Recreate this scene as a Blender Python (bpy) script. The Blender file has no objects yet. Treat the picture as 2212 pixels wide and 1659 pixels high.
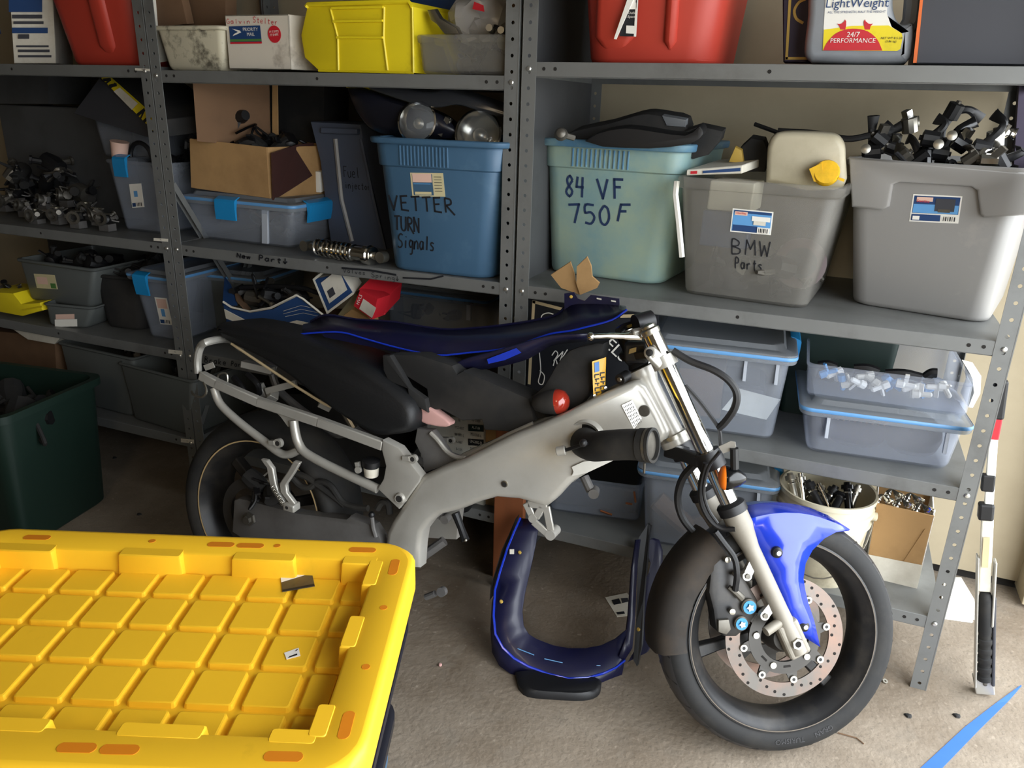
import bpy, math, random
from mathutils import Vector, Matrix
R = math.radians
random.seed(7)
# ---------------------------------------------------------------- camera
FPX, PITCH, ROLL, YAW, CAMZ = 1679.5, R(19.85), R(-1.684), R(21.97), 1.43
scene = bpy.context.scene
col = scene.collection
CAM = Vector((0, 0, CAMZ))
_f = Vector((-math.sin(YAW)*math.cos(PITCH), math.cos(YAW)*math.cos(PITCH), -math.sin(PITCH)))
_r = Vector((math.cos(YAW), math.sin(YAW), 0)); _d = _f.cross(_r)
CR = math.cos(ROLL)*_r + math.sin(ROLL)*_d
CD = math.cos(ROLL)*_d - math.sin(ROLL)*_r
cam = bpy.data.cameras.new('camera'); camo = bpy.data.objects.new('camera', cam); col.objects.link(camo)
cam.sensor_fit = 'HORIZONTAL'; cam.sensor_width = 36; cam.lens = FPX/2212*36; cam.clip_start = .02
M4 = Matrix((CR, -CD, -_f)).transposed().to_4x4(); M4.translation = CAM
camo.matrix_world = M4
scene.camera = camo
# ---------------------------------------------------------------- sky (overcast) and exposure
w = bpy.data.worlds.new('sky'); scene.world = w; w.use_nodes = True
bg = w.node_tree.nodes['Background']; bg.inputs[0].default_value = (.9, .95, 1, 1); bg.inputs[1].default_value = 6.4
vs = scene.view_settings
vs.view_transform = 'Standard'; vs.look = 'None'; vs.gamma = 1; vs.use_curve_mapping = False
vs.exposure = 0.36
# the open garage door: a sampling portal for the sky (it adds no light of its own)
pl = bpy.data.lights.new('door_portal', 'AREA'); pl.shape = 'RECTANGLE'; DY0 = -.9; pl.size = 2.15; pl.size_y = 2.5-DY0
pl.cycles.is_portal = True
plo = bpy.data.objects.new('door_portal', pl); col.objects.link(plo)
plo.location = (.92, (2.5+DY0)/2, 1.075); plo.rotation_euler = (0, R(90), 0)
# added warm fill light behind the camera, lifts the shelf fronts
bl = bpy.data.lights.new('front_fill', 'POINT'); bl.energy = 26; bl.color = (1, .8, .55); bl.shadow_soft_size = .25
blo = bpy.data.objects.new('front_fill', bl); col.objects.link(blo); blo.location = (-.1, -1.5, 2.3)

# ---------------------------------------------------------------- pixel rays (design-time measuring of the place)
def ray(px, py): return ((px-1106)*CR + (py-829.5)*CD)/FPX + _f
def AY(px, py, Y): d = ray(px, py); return CAM + d*(Y/d.y)
def AZ(px, py, Z): d = ray(px, py); return CAM + d*((Z-CAMZ)/d.z)
def AP(px, py, p, n): d = ray(px, py); return CAM + d*((p-CAM).dot(n)/d.dot(n))

# ---------------------------------------------------------------- materials
MATS = {}
def lin(c): return tuple(((x/12.92) if x <= .04045 else ((x+.055)/1.055)**2.4) for x in c)
def hx(s): s = s.lstrip('#'); return lin(tuple(int(s[i:i+2], 16)/255 for i in (0, 2, 4)))
def mat(name, c, rough=.5, metal=0., var=.15, scale=8., dirt=None, damt=.0, dscale=3., bump=0., bscale=60., spec=.5, coat=0., clear=0., alpha_c=None, transl=0., stretch=None, dlo=.45, dhi=.7, emit=0, speck=0):
    m = bpy.data.materials.new(name); m.use_nodes = True; MATS[name] = m
    nt = m.node_tree; N = nt.nodes; L = nt.links; b = N['Principled BSDF']; out = N['Material Output']
    c = hx(c) if isinstance(c, str) else c
    b.inputs['Roughness'].default_value = rough; b.inputs['Metallic'].default_value = metal
    b.inputs['Specular IOR Level'].default_value = spec; b.inputs['Coat Weight'].default_value = coat
    b.inputs['Coat Roughness'].default_value = .08
    tc = N.new('ShaderNodeTexCoord'); src = tc.outputs['Object']
    if stretch:
        mp = N.new('ShaderNodeMapping'); mp.inputs['Scale'].default_value = stretch; L.new(src, mp.inputs[0]); src = mp.outputs[0]
    nz = N.new('ShaderNodeTexNoise'); nz.inputs['Scale'].default_value = scale; nz.inputs['Detail'].default_value = 5; L.new(src, nz.inputs['Vector'])
    mx = N.new('ShaderNodeMix'); mx.data_type = 'RGBA'
    lo = tuple(max(0, x*(1-var)) for x in c); hi = tuple(min(1, x*(1+var)) for x in c)
    mx.inputs[6].default_value = (*lo, 1); mx.inputs[7].default_value = (*hi, 1); L.new(nz.outputs[0], mx.inputs[0])
    o = mx.outputs[2]
    if dirt and damt > 0:
        n2 = N.new('ShaderNodeTexNoise'); n2.inputs['Scale'].default_value = dscale; n2.inputs['Detail'].default_value = 8; n2.inputs['Roughness'].default_value = .65; L.new(src, n2.inputs['Vector'])
        rp = N.new('ShaderNodeValToRGB'); rp.color_ramp.elements[0].position = dlo; rp.color_ramp.elements[1].position = dhi
        rp.color_ramp.elements[1].color = (damt, damt, damt, 1); L.new(n2.outputs[0], rp.inputs[0])
        m2 = N.new('ShaderNodeMix'); m2.data_type = 'RGBA'; L.new(rp.outputs[0], m2.inputs[0]); L.new(o, m2.inputs[6])
        m2.inputs[7].default_value = (*(hx(dirt) if isinstance(dirt, str) else dirt), 1); o = m2.outputs[2]
    if speck:
        for sc, lo_, hi_, cc in ((speck, .60, .68, .5), (speck*.45, .64, .72, 1.18), (speck*.12, .55, .7, .72)):
            n4 = N.new('ShaderNodeTexNoise'); n4.inputs['Scale'].default_value = sc; n4.inputs['Detail'].default_value = 3; L.new(src, n4.inputs['Vector'])
            r4 = N.new('ShaderNodeValToRGB'); r4.color_ramp.elements[0].position = lo_; r4.color_ramp.elements[1].position = hi_; r4.color_ramp.elements[1].color = (.6, .6, .6, 1); L.new(n4.outputs[0], r4.inputs[0])
            m4 = N.new('ShaderNodeMix'); m4.data_type = 'RGBA'; L.new(r4.outputs[0], m4.inputs[0]); L.new(o, m4.inputs[6]); m4.inputs[7].default_value = (*(min(1, x*cc) for x in c), 1); o = m4.outputs[2]
    L.new(o, b.inputs['Base Color'])
    if emit: L.new(o, b.inputs['Emission Color']); b.inputs['Emission Strength'].default_value = emit
    if bump:
        n3 = N.new('ShaderNodeTexNoise'); n3.inputs['Scale'].default_value = bscale; n3.inputs['Detail'].default_value = 4; L.new(tc.outputs['Object'], n3.inputs['Vector'])
        bp = N.new('ShaderNodeBump'); bp.inputs['Strength'].default_value = bump; bp.inputs['Distance'].default_value = .004; L.new(n3.outputs[0], bp.inputs['Height']); L.new(bp.outputs[0], b.inputs['Normal'])
    sh = b.outputs[0]
    if transl:
        tl = N.new('ShaderNodeBsdfTranslucent'); L.new(o, tl.inputs[0]); mt = N.new('ShaderNodeMixShader'); mt.inputs[0].default_value = transl
        L.new(sh, mt.inputs[1]); L.new(tl.outputs[0], mt.inputs[2]); sh = mt.outputs[0]; L.new(sh, out.inputs[0])
    if clear:
        tr = N.new('ShaderNodeBsdfTransparent'); tr.inputs[0].default_value = (*(hx(alpha_c) if alpha_c else (.95, .97, 1)), 1)
        ms = N.new('ShaderNodeMixShader'); ms.inputs[0].default_value = clear
        L.new(sh, ms.inputs[1]); L.new(tr.outputs[0], ms.inputs[2]); L.new(ms.outputs[0], out.inputs[0])
    return m

mat('concrete', '#958979', .85, var=.14, scale=9, dirt='#503d25', damt=.85, dscale=1.4, bump=.6, bscale=70, dlo=.36, dhi=.68, speck=110)
mat('driveway', '#B9B4AA', .9, var=.1, scale=4)
mat('wall', '#A99C82', .8, var=.05, scale=3, dirt='#7d6f56', damt=.35, dscale=1.3, bump=.1, bscale=25)
mat('wall_far', '#6b6458', .9, var=.05)
mat('dark_gap', '#1d1a17', .95)
mat('steel', '#6F706E', .45, .15, var=.1, scale=14, dirt='#3c3833', damt=.55, dscale=5, dlo=.5, dhi=.75)
mat('steel_dark', '#4a4b4c', .5, .1, var=.12, scale=9, dirt='#2a2826', damt=.6, dscale=3)
mat('zinc', '#D9D9D4', .3, .9, var=.1)
mat('black', '#121214', .5, var=.3, scale=20)
mat('blackgloss', '#0c0c0e', .18, var=.2, scale=20)
mat('rubber', '#161616', .75, var=.25, scale=12, dirt='#4a453c', damt=.35, dscale=6)
mat('chrome', '#E6E4DE', .12, 1., var=.04)
mat('steelbright', '#A8A499', .34, .95, var=.12, scale=12)
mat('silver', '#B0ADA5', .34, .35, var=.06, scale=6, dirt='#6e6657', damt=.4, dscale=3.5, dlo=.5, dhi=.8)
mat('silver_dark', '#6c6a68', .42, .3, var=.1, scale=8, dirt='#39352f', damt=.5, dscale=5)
mat('greymetal', '#6c6860', .45, .7, var=.3, scale=25, dirt='#2c2822', damt=.6, dscale=12)
mat('ink', '#14161c', .6, var=.05)
mat('inkblue', '#1B2F52', .6, var=.1)
mat('white', '#E9E6DD', .6, var=.04)
mat('paper', '#D9D4C6', .75, var=.06, dirt='#8d7f64', damt=.4, dscale=6)
mat('cardboard', '#A88456', .85, var=.1, scale=14, dirt='#6b4d2c', damt=.45, dscale=5)
mat('cardboard_d', '#6c5139', .85, var=.12, scale=14, dirt='#4a3626', damt=.5, dscale=4)
mat('maroon', '#3b2522', .3, var=.2, scale=6)
mat('blue_tote', '#3d5d78', .45, var=.08, scale=5, dirt='#6D8ba0', damt=.3, dscale=9, dlo=.55, dhi=.8)
mat('teal_tote', '#7a9899', .5, var=.12, scale=3.5, dirt='#9aa88e', damt=.75, dscale=4.5, dlo=.38, dhi=.62)
mat('teal_rim', '#4E7896', .45, var=.12, scale=6, dirt='#93A992', damt=.6, dscale=7)
mat('grey_tote', '#8D8B88', .42, var=.06, scale=5, dirt='#B4ACA4', damt=.4, dscale=7, dlo=.6, dhi=.75)
mat('greyblue_tote', '#4d5566', .5, var=.1, scale=5)
mat('red_tote', '#B23A2B', .5, var=.07, scale=4)
mat('yellow', '#F2BE2A', .42, var=.05, scale=4, dirt='#7a5a18', damt=.5, dscale=5, dlo=.6, dhi=.85, spec=.4)
mat('yellow_bin', '#E4CE1E', .45, var=.05, scale=5, dirt='#8f7c12', damt=.4, dscale=9, dlo=.58, dhi=.78)
mat('blue_body', '#1c39bb', .2, var=.08, scale=5, dirt='#4a4c6a', damt=.3, dscale=7, coat=.5, dlo=.55, dhi=.8)
mat('blue_dark', '#121333', .36, var=.15, scale=6, dirt='#262431', damt=.6, dscale=5, coat=.12)
mat('navy_black', '#15161f', .35, var=.2, scale=6)
mat('clip_blue', '#1B84BE', .4, var=.05)
mat('trim_blue', '#5E93C4', .35, var=.05)
mat('tape_blue', '#2F66C6', .6, var=.08, scale=20)
mat('clear_bin', '#CDD2DA', .22, var=.06, scale=4, clear=.79, alpha_c='#f4f7fb', transl=.3)
mat('dusty', '#241f1a', .8, var=.3, scale=9, dirt='#46392b', damt=.6, dscale=7)
mat('milky_bin', '#E2E6EE', .22, var=.05, scale=4, clear=.8, alpha_c='#f7f9fd', transl=.45)
mat('smoke_dark', '#303236', .22, var=.2, scale=6, clear=.25)
mat('rim_worn', '#5d5347', .5, .2, var=.3, scale=30)
mat('slider', '#8f897d', .5, .15, var=.08, scale=6, dirt='#5f584c', damt=.4, dscale=5)
mat('tread', '#2b2b2e', .42, var=.15, scale=15, spec=.6)
mat('clear_lid', '#A4A8AC', .3, var=.06, scale=4, clear=.6, alpha_c='#e6ecf2')
mat('clear_edge', '#C3C8CF', .25, var=.05, clear=.35, alpha_c='#e6ecf4')
mat('smoke_bin', '#CFCBC4', .3, var=.12, scale=4, clear=.76, alpha_c='#ecece8', dirt='#6c665d', damt=.4, dscale=4, transl=.35)
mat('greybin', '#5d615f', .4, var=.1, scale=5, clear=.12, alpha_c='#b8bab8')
mat('bag', '#C9C4C0', .25, var=.1, clear=.45)
mat('jug', '#93979C', .4, var=.06, scale=6, dirt='#6b6a68', damt=.4, dscale=5)
mat('tank', '#B7AE96', .45, var=.1, scale=5, dirt='#8b8064', damt=.6, dscale=5)
mat('cap_yellow', '#E6B421', .4, var=.1, scale=14, dirt='#7c5f12', damt=.4, dscale=20)
mat('bucket', '#CFC6AC', .45, var=.08, scale=6, dirt='#6d6047', damt=.6, dscale=7, dlo=.5, dhi=.7)
mat('tub', '#BEB7A0', .55, var=.12, dirt='#2b251b', damt=.85, dscale=16, dlo=.5, dhi=.64)
mat('mailbox', '#D2CABB', .7, var=.05, dirt='#5c4a33', damt=.7, dscale=7, dlo=.56, dhi=.72)
mat('lblue', '#21406E', .5, var=.05); mat('lred', '#C3222E', .5, var=.05); mat('lgreen', '#4B7A3E', .5, var=.05)
mat('sky_blue', '#5E9AD0', .5, var=.1); mat('orange', '#D9682A', .5, var=.1); mat('amber', '#E8761C', .25, var=.1, emit=0)
mat('redlens', '#93291b', .15, var=.25, scale=30, coat=.6)
mat('seat', '#101113', .55, var=.15, scale=9, bump=.15, bscale=160)
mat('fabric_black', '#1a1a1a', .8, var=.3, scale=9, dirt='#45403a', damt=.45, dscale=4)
mat('pink', '#C79A93', .8, var=.06)
mat('wood_brown', '#7b4524', .6, var=.2, scale=5, stretch=(6, 6, 1))
mat('green_dark', '#10271f', .55, var=.15, scale=5)
mat('box_purple', '#2c2138', .6, var=.2, scale=9); mat('gold', '#C7A54B', .5, var=.15)
mat('box_dark', '#3a3b41', .6, var=.05)
mat('copper', '#B5734B', .4, .8, var=.15, scale=20)
mat('disc', '#6a6661', .4, .55, var=.1, scale=9, dirt='#a5745a', damt=.5, dscale=5)
mat('disc_carrier', '#4a4845', .45, .6, var=.2, scale=12)
mat('rim_black', '#232324', .4, .2, var=.25, scale=10, dirt='#565048', damt=.5, dscale=9)
mat('rim_line', '#C2A77A', .5, var=.2, scale=9)
mat('plate_yellow', '#D8A321', .4, var=.15, scale=20); mat('plate_blue', '#3a6fb0', .5)
mat('tan', '#C9B48D', .6)
mat('glass', '#d8dcdc', .05, var=.02, clear=.88, coat=1)
mat('labelpink', '#DDB9A8', .6, var=.05); mat('labeltan', '#C8BD94', .6, var=.1, scale=30)

# ---------------------------------------------------------------- mesh builder
def ident(x, y, z): return Vector((x, y, z))
class MB:
    def __init__(s, m='black'): s.v = []; s.f = []; s.mi = []; s.mats = []; s.use(m)
    def use(s, m):
        if m not in s.mats: s.mats.append(m)
        s.cur = s.mats.index(m); return s
    def add(s, vs, fs):
        b = len(s.v); s.v += [Vector(v) for v in vs]
        for f in fs: s.f.append([b+i for i in f]); s.mi.append(s.cur)
        return s
    def box(s, x0, x1, y0, y1, z0, z1, F=ident):
        P = [F(x, y, z) for z in (z0, z1) for y in (y0, y1) for x in (x0, x1)]
        return s.add(P, [(0, 2, 3, 1), (4, 5, 7, 6), (0, 1, 5, 4), (2, 6, 7, 3), (0, 4, 6, 2), (1, 3, 7, 5)])
    def bar(s, a, b, wd, ht, up=Vector((0, 0, 1))):      # box along a->b
        a = Vector(a); b = Vector(b); t = (b-a); L = t.length; t.normalize()
        sd = t.cross(up); sd.normalize(); u = sd.cross(t)
        return s.box(0, L, -wd/2, wd/2, -ht/2, ht/2, lambda x, y, z: a+t*x+sd*y+u*z)
    def loft(s, rings, cap0=True, cap1=True, close=False):
        n = len(rings[0]); b = len(s.v)
        for r in rings: s.v += [Vector(p) for p in r]
        m = len(rings)
        for i in range(m-1 + (1 if close else 0)):
            for j in range(n):
                s.f.append([b+i*n+j, b+i*n+(j+1) % n, b+((i+1) % m)*n+(j+1) % n, b+((i+1) % m)*n+j]); s.mi.append(s.cur)
        if not close:
            if cap0: s.f.append([b+j for j in range(n)][::-1]); s.mi.append(s.cur)
            if cap1: s.f.append([b+(m-1)*n+j for j in range(n)]); s.mi.append(s.cur)
        return s
    def tube(s, path, r, n=8, cap=True, closed=False):
        path = [Vector(p) for p in path]; rings = []; up = None; m = len(path)
        rr = r if isinstance(r, (list, tuple)) else [r]*m
        for i, p in enumerate(path):
            if closed: t = path[(i+1) % m]-path[i-1]
            else: t = path[min(i+1, m-1)]-path[max(i-1, 0)]
            t.normalize()
            if up is None: up = t.orthogonal().normalized()
            else:
                up = up - t*up.dot(t)
                up = up.normalized() if up.length > 1e-6 else t.orthogonal().normalized()
            sd = t.cross(up)
            rings.append([p+rr[i]*(math.cos(a)*up+math.sin(a)*sd) for a in [2*math.pi*k/n for k in range(n)]])
        return s.loft(rings, cap, cap, close=closed)
    def lathe(s, prof, o, ax, n=24, cap0=True, cap1=True, u=None, arc=None):   # prof: (radius, distance along axis)
        o = Vector(o); ax = Vector(ax).normalized(); u = Vector(u) if u else ax.orthogonal().normalized(); v = ax.cross(u)
        rings = [[o+ax*h+r*(math.cos(a)*u+math.sin(a)*v) for a in [2*math.pi*k/n for k in range(n)]] for r, h in prof]
        return s.loft(rings, cap0, cap1)
    def ext(s, pts, vec, ins=0, dep=0):       # extruded outline with optional softened front edge (front = first face)
        pts = [Vector(p) for p in pts]; vec = Vector(vec); rings = []
        if ins:
            c = inset(pts, ins, vec.normalized()); nv = vec.normalized()
            rings = [c, [p*.0+q+nv*dep*.25 for p, q in zip(pts, inset(pts, ins*.3, nv))], [p+nv*dep for p in pts]]
            rings.append([p+vec for p in pts])
        else: rings = [pts, [p+vec for p in pts]]
        return s.loft(rings)
    def ribbon(s, path, wd, nrm):             # flat stroke of width wd lying in the plane with normal nrm
        path = [Vector(p) for p in path]; Lr = []; nrm = Vector(nrm)
        m = len(path); T = [(path[i+1]-path[i]).normalized() for i in range(m-1)]
        for i in range(m-1):
            a, b = path[i], path[i+1]; sd = T[i].cross(nrm).normalized()*wd/2; sa = sb = sd
            if i > 0 and T[i].dot(T[i-1]) > .6: sa = (T[i]+T[i-1]).cross(nrm).normalized()*wd/2
            elif i > 0: a = a-T[i]*wd*.4
            if i < m-2 and T[i].dot(T[i+1]) > .6: sb = (T[i]+T[i+1]).cross(nrm).normalized()*wd/2
            elif i < m-2: b = b+T[i]*wd*.4
            s.add([a+sa, a-sa, b-sb, b+sb], [(0, 1, 2, 3)])
        return s
    def ball(s, c, r, n=8, sc=(1, 1, 1)):
        c = Vector(c); rings = []
        for i in range(1, n):
            a = math.pi*i/n
            rings.append([c+Vector((r*sc[0]*math.sin(a)*math.cos(b), r*sc[1]*math.sin(a)*math.sin(b), -r*sc[2]*math.cos(a))) for b in [2*math.pi*k/(n*2) for k in range(n*2)]])
        return s.loft(rings)
def inset(pts, d, nv):
    n = len(pts); out = []
    area = sum(((pts[i]).cross(pts[(i+1) % n])).dot(nv) for i in range(n))
    sg = 1 if area > 0 else -1
    for i in range(n):
        a = (pts[i]-pts[i-1]).normalized(); b = (pts[(i+1) % n]-pts[i]).normalized()
        na = nv.cross(a)*sg; nb = nv.cross(b)*sg
        k = na+nb
        k = k.normalized()/max(.45, k.normalized().dot(na)) if k.length > 1e-4 else na
        out.append(pts[i]+k*d)
    return out
def curve(pts, n=6):                              # Catmull-Rom through the points
    P = [Vector(p) for p in pts]; P = [P[0]*2-P[1]]+P+[P[-1]*2-P[-2]]; out = []
    for i in range(1, len(P)-2):
        for k in range(n):
            t = k/n; a, b, c, d = P[i-1:i+3]
            out.append(.5*((2*b)+(c-a)*t+(2*a-5*b+4*c-d)*t*t+(3*b-a-3*c+d)*t**3))
    return out+[P[-2]]
def curve2(pts, n=4):                             # the same for 2-D pixel outlines
    return [(p.x, p.y) for p in curve([Vector((a, b, 0)) for a, b in pts], n)]
def rring(x0, x1, y0, y1, r, z, F, n=4):
    r = max(.0005, min(r, (x1-x0)/2.01, (y1-y0)/2.01)); out = []
    for cx, cy, a0 in ((x1-r, y1-r, 0), (x0+r, y1-r, 90), (x0+r, y0+r, 180), (x1-r, y0+r, 270)):
        for k in range(n+1):
            a = R(a0+90*k/n); out.append(F(cx+r*math.cos(a), cy+r*math.sin(a), z))
    return out
def root_loc(p):
    while p.parent: p = p.parent
    return p.location
def build(mb, name, parent=None, base=None, smooth=35, bevel=0, seg=2, sub=0, weld=True):
    me = bpy.data.meshes.new(name)
    off = Vector(root_loc(parent)) if parent else (Vector(base) if base is not None else bcen(mb.v))
    me.from_pydata([v-off for v in mb.v], [], mb.f)
    for m in mb.mats: me.materials.append(MATS[m])
    me.polygons.foreach_set('material_index', mb.mi)
    me.validate(); 
    import bmesh
    bm = bmesh.new(); bm.from_mesh(me); bmesh.ops.remove_doubles(bm, verts=bm.verts, dist=2e-6) if weld else None; bmesh.ops.recalc_face_normals(bm, faces=bm.faces); bm.to_mesh(me); bm.free()
    if smooth:
        me.shade_smooth(); me.set_sharp_from_angle(angle=R(smooth))
    o = bpy.data.objects.new(name, me); col.objects.link(o)
    if parent: o.parent = parent
    else: o.location = off
    if bevel:
        b = o.modifiers.new('bevel', 'BEVEL'); b.width = bevel; b.segments = seg; b.limit_method = 'ANGLE'; b.angle_limit = R(40); b.harden_normals = False
    if sub:
        b = o.modifiers.new('sub', 'SUBSURF'); b.levels = sub; b.render_levels = sub
    return o
def bcen(vs):
    return Vector(((min(v.x for v in vs)+max(v.x for v in vs))/2, (min(v.y for v in vs)+max(v.y for v in vs))/2, min(v.z for v in vs)))
ORD = ['leftmost', 'second from the left', 'third from the left', 'fourth from the left', 'fifth from the left', 'sixth from the left', 'seventh from the left', 'eighth from the left', 'ninth from the left', 'tenth from the left', 'eleventh from the left', 'twelfth from the left', 'thirteenth from the left', 'fourteenth from the left', 'fifteenth from the left', 'sixteenth from the left']
def nth(label, i, n): return label+', '+('rightmost' if i == n-1 else ORD[i])
def tag(o, label, cat, group=None):
    o['label'] = label; o['category'] = cat
    if group: o['group'] = group
    return o
def thing(name, loc, label, cat, group=None):
    o = bpy.data.objects.new(name, None); col.objects.link(o); o.location = loc; o.empty_display_size = .05
    return tag(o, label, cat, group)
def struct(mb, name, parent=None, **k):
    o = build(mb, name, parent, **k)
    if not parent: o['kind'] = 'structure'
    return o
def one(mb, name, label, cat, group=None, **k): return tag(build(mb, name, **k), label, cat, group)
def text(parent, name, s, P, u, up, size, m, ax='CENTER', sx=1, thick=0):
    cu = bpy.data.curves.new(name, 'FONT'); cu.body = s; cu.size = size; cu.align_x = ax; cu.align_y = 'CENTER'; cu.resolution_u = 2
    t = bpy.data.objects.new(name, cu); col.objects.link(t)
    me = bpy.data.meshes.new_from_object(t); bpy.data.objects.remove(t)
    u = Vector(u).normalized(); up = Vector(up).normalized(); n = u.cross(up); P = Vector(P)
    off = root_loc(parent)
    me.transform(Matrix(((u.x*sx, up.x, n.x, P.x-off.x), (u.y*sx, up.y, n.y, P.y-off.y), (u.z*sx, up.z, n.z, P.z-off.z), (0, 0, 0, 1))))
    me.materials.clear(); me.materials.append(MATS[m])
    o = bpy.data.objects.new(name, me); col.objects.link(o); o.parent = parent
    return o
# handwriting strokes on a 1 x 1 cell (x right, y up)
G = {'V': [[(0, 1), (.45, 0), (.95, 1)]], 'E': [[(.85, 1), (.1, .95), (.1, .05), (.9, 0)], [(.1, .52), (.7, .55)]], 'T': [[(0, .95), (1, 1)], [(.5, .97), (.48, 0)]],
 'R': [[(.1, 0), (.1, .98)], [(.1, .98), (.7, .9), (.75, .6), (.15, .48)], [(.2, .48), (1.1, -.15)]], 'U': [[(.05, 1), (.1, .2), (.45, 0), (.85, .2), (.9, 1)]], 'N': [[(.05, 0), (.05, 1), (.85, 0), (.9, 1)]],
 'S': [[(.9, .9), (.5, 1), (.1, .8), (.2, .58), (.75, .42), (.85, .15), (.4, 0), (.0, .1)]], 'i': [[(.5, .55), (.5, 0)], [(.5, .78), (.52, .84)]], 'g': [[(.8, .5), (.4, .6), (.15, .35), (.4, .1), (.75, .2), (.8, .55), (.8, -.3), (.3, -.4)]],
 'n': [[(.1, .55), (.1, 0), (.15, .35), (.5, .58), (.8, .4), (.85, 0)]], 'a': [[(.8, .55), (.35, .58), (.12, .28), (.4, 0), (.75, .2), (.8, .55), (.85, 0)]], 'l': [[(.5, 1), (.5, 0)]], 's': [[(.8, .5), (.4, .58), (.2, .42), (.7, .22), (.6, .02), (.1, .03)]],
 '8': [[(.8, .8), (.5, 1), (.2, .82), (.35, .55), (.8, .25), (.5, 0), (.12, .22), (.4, .5), (.8, .8)]], '4': [[(.2, 1), (.1, .5), (.9, .5)], [(.75, 1), (.72, 0)]], 'F': [[(.1, 0), (.15, 1), (.95, 1)], [(.15, .6), (.7, .6)]], '7': [[(.0, .95), (.9, 1), (.45, 0)]],
 '5': [[(.9, 1), (.2, 1), (.15, .58), (.6, .62), (.9, .35), (.6, .02), (.1, .06)]], '0': [[(.5, 1), (.12, .6), (.2, .12), (.55, 0), (.88, .35), (.8, .85), (.5, 1)]], 'B': [[(.1, 0), (.1, 1), (.7, .85), (.6, .58), (.15, .52), (.8, .35), (.7, .05), (.1, 0)]],
 'M': [[(.05, 0), (.15, 1), (.5, .4), (.85, 1), (.95, 0)]], 'W': [[(.05, 1), (.25, 0), (.5, .7), (.75, 0), (1, 1)]], 'P': [[(.15, 0), (.15, 1), (.75, .9), (.7, .55), (.15, .5)]], 'r': [[(.2, .55), (.2, 0)], [(.2, .35), (.5, .55), (.8, .5)]], 't': [[(.5, .9), (.5, .05), (.75, .05)], [(.2, .6), (.85, .62)]],
 'u': [[(.1, .55), (.15, .08), (.5, 0), (.8, .2), (.82, .55), (.85, 0)]], 'e': [[(.15, .3), (.8, .35), (.6, .58), (.25, .5), (.15, .15), (.5, 0), (.85, .1)]], 'j': [[(.5, .55), (.5, -.3), (.2, -.35)], [(.5, .78), (.52, .84)]], 'c': [[(.8, .5), (.4, .58), (.15, .3), (.4, 0), (.8, .08)]], 'o': [[(.5, .58), (.15, .3), (.5, 0), (.85, .3), (.5, .58)]],
 'w': [[(.05, .55), (.25, 0), (.5, .4), (.75, 0), (.95, .55)]], 'p': [[(.15, .55), (.15, -.4)], [(.15, .5), (.7, .55), (.8, .25), (.5, 0), (.15, .1)]], 'v': [[(.1, .55), (.45, 0), (.85, .55)]], '>': [[(.5, 1), (.5, 0)], [(.1, .4), (.5, 0), (.95, .45)]], 'k': [[(.15, 1), (.15, 0)], [(.75, .55), (.15, .25), (.8, 0)]],
 'I': [[(.5, 1), (.5, 0)]], 'K': [[(.1, 1), (.1, 0)], [(.85, 1), (.1, .5), (.9, 0)]], 'L': [[(.1, 1), (.1, 0), (.8, 0)]], 'A': [[(0, 0), (.5, 1), (.95, 0)], [(.2, .4), (.75, .4)]], 'C': [[(.9, .85), (.5, 1), (.12, .6), (.2, .15), (.55, 0), (.9, .12)]], 'G': [[(.9, .85), (.5, 1), (.12, .6), (.2, .15), (.55, 0), (.9, .12), (.9, .45), (.6, .45)]]}
def scrawl(parent, s, quad, p, nv, wd, m='ink', name='handwriting', gap=.25):
    # write s into the pixel quad (top-left, top-right, bottom-left) projected onto the plane (p, nv)
    mb = MB(m); (ax, ay), (bx, by), (cx, cy) = quad; n = len(s); cw = 1/(n+(n-1)*gap)
    wd *= 1.25; nv = Vector(nv).normalized(); lift = nv*(.0012 if nv.dot(CAM-p) > 0 else -.0012)
    for i, ch in enumerate(s):
        x0 = i*(1+gap)*cw
        for st in G.get(ch, []):
            st2 = curve2(st, 3) if ch in 'SgnalsB850rueajcopPRtUGC' and len(st) > 2 else st
            pts = []
            for x, y in st2:
                fx = x0+x*cw; fy = 1-y
                px = ax+(bx-ax)*fx+(cx-ax)*fy; py = ay+(by-ay)*fx+(cy-ay)*fy
                pts.append(AP(px, py, p, nv)+lift)
            mb.ribbon(pts, wd, nv)
    return build(mb, name, parent, smooth=0)

# ================================================================ the room
Y0 = 1.965; YB = 2.555; YW = 2.60
m = MB('concrete'); m.box(-5.5, .98, -3, YW+.1, -.08, 0); struct(m, 'floor', base=(0, 0, 0), smooth=0)
m = MB('driveway'); m.box(.98, 14, -9, 9, -.1, -.02); struct(m, 'ground', base=(6, 0, 0), smooth=0)
m = MB('wall'); m.box(-5.5, .72, YW, YW+.1, .035, 2.6); struct(m, 'wall_back', base=(0, YW, 0), smooth=0)
m = MB('dark_gap'); m.box(-5.5, .72, YW+.02, YW+.1, 0, .04); struct(m, 'gap_strip_back', base=(0, YW, 0), smooth=0)  # near-black strip painting the shade of the gap under the wall
m = MB('wall'); m.box(.715, .98, 2.50, YW+.1, .012, 2.6); struct(m, 'trim_1', base=(.8, 2.5, 0), smooth=0, bevel=.004)
m = MB('wall_far'); m.box(.92, 1.0, DY0, 2.5, 2.15, 2.6); m.box(.92, 1.0, -3, DY0, 0, 2.6); struct(m, 'wall_right', base=(.95, 0, 0), smooth=0)
m = MB('wall_far'); m.box(-5.6, -5.5, -3, YW+.1, 0, 2.6); struct(m, 'wall_left', base=(-5.5, 0, 0), smooth=0)
m = MB('wall_far'); m.box(-5.6, 1, -3.1, -3, 0, 2.6); struct(m, 'wall_front', base=(-2, -3, 0), smooth=0)
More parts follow.
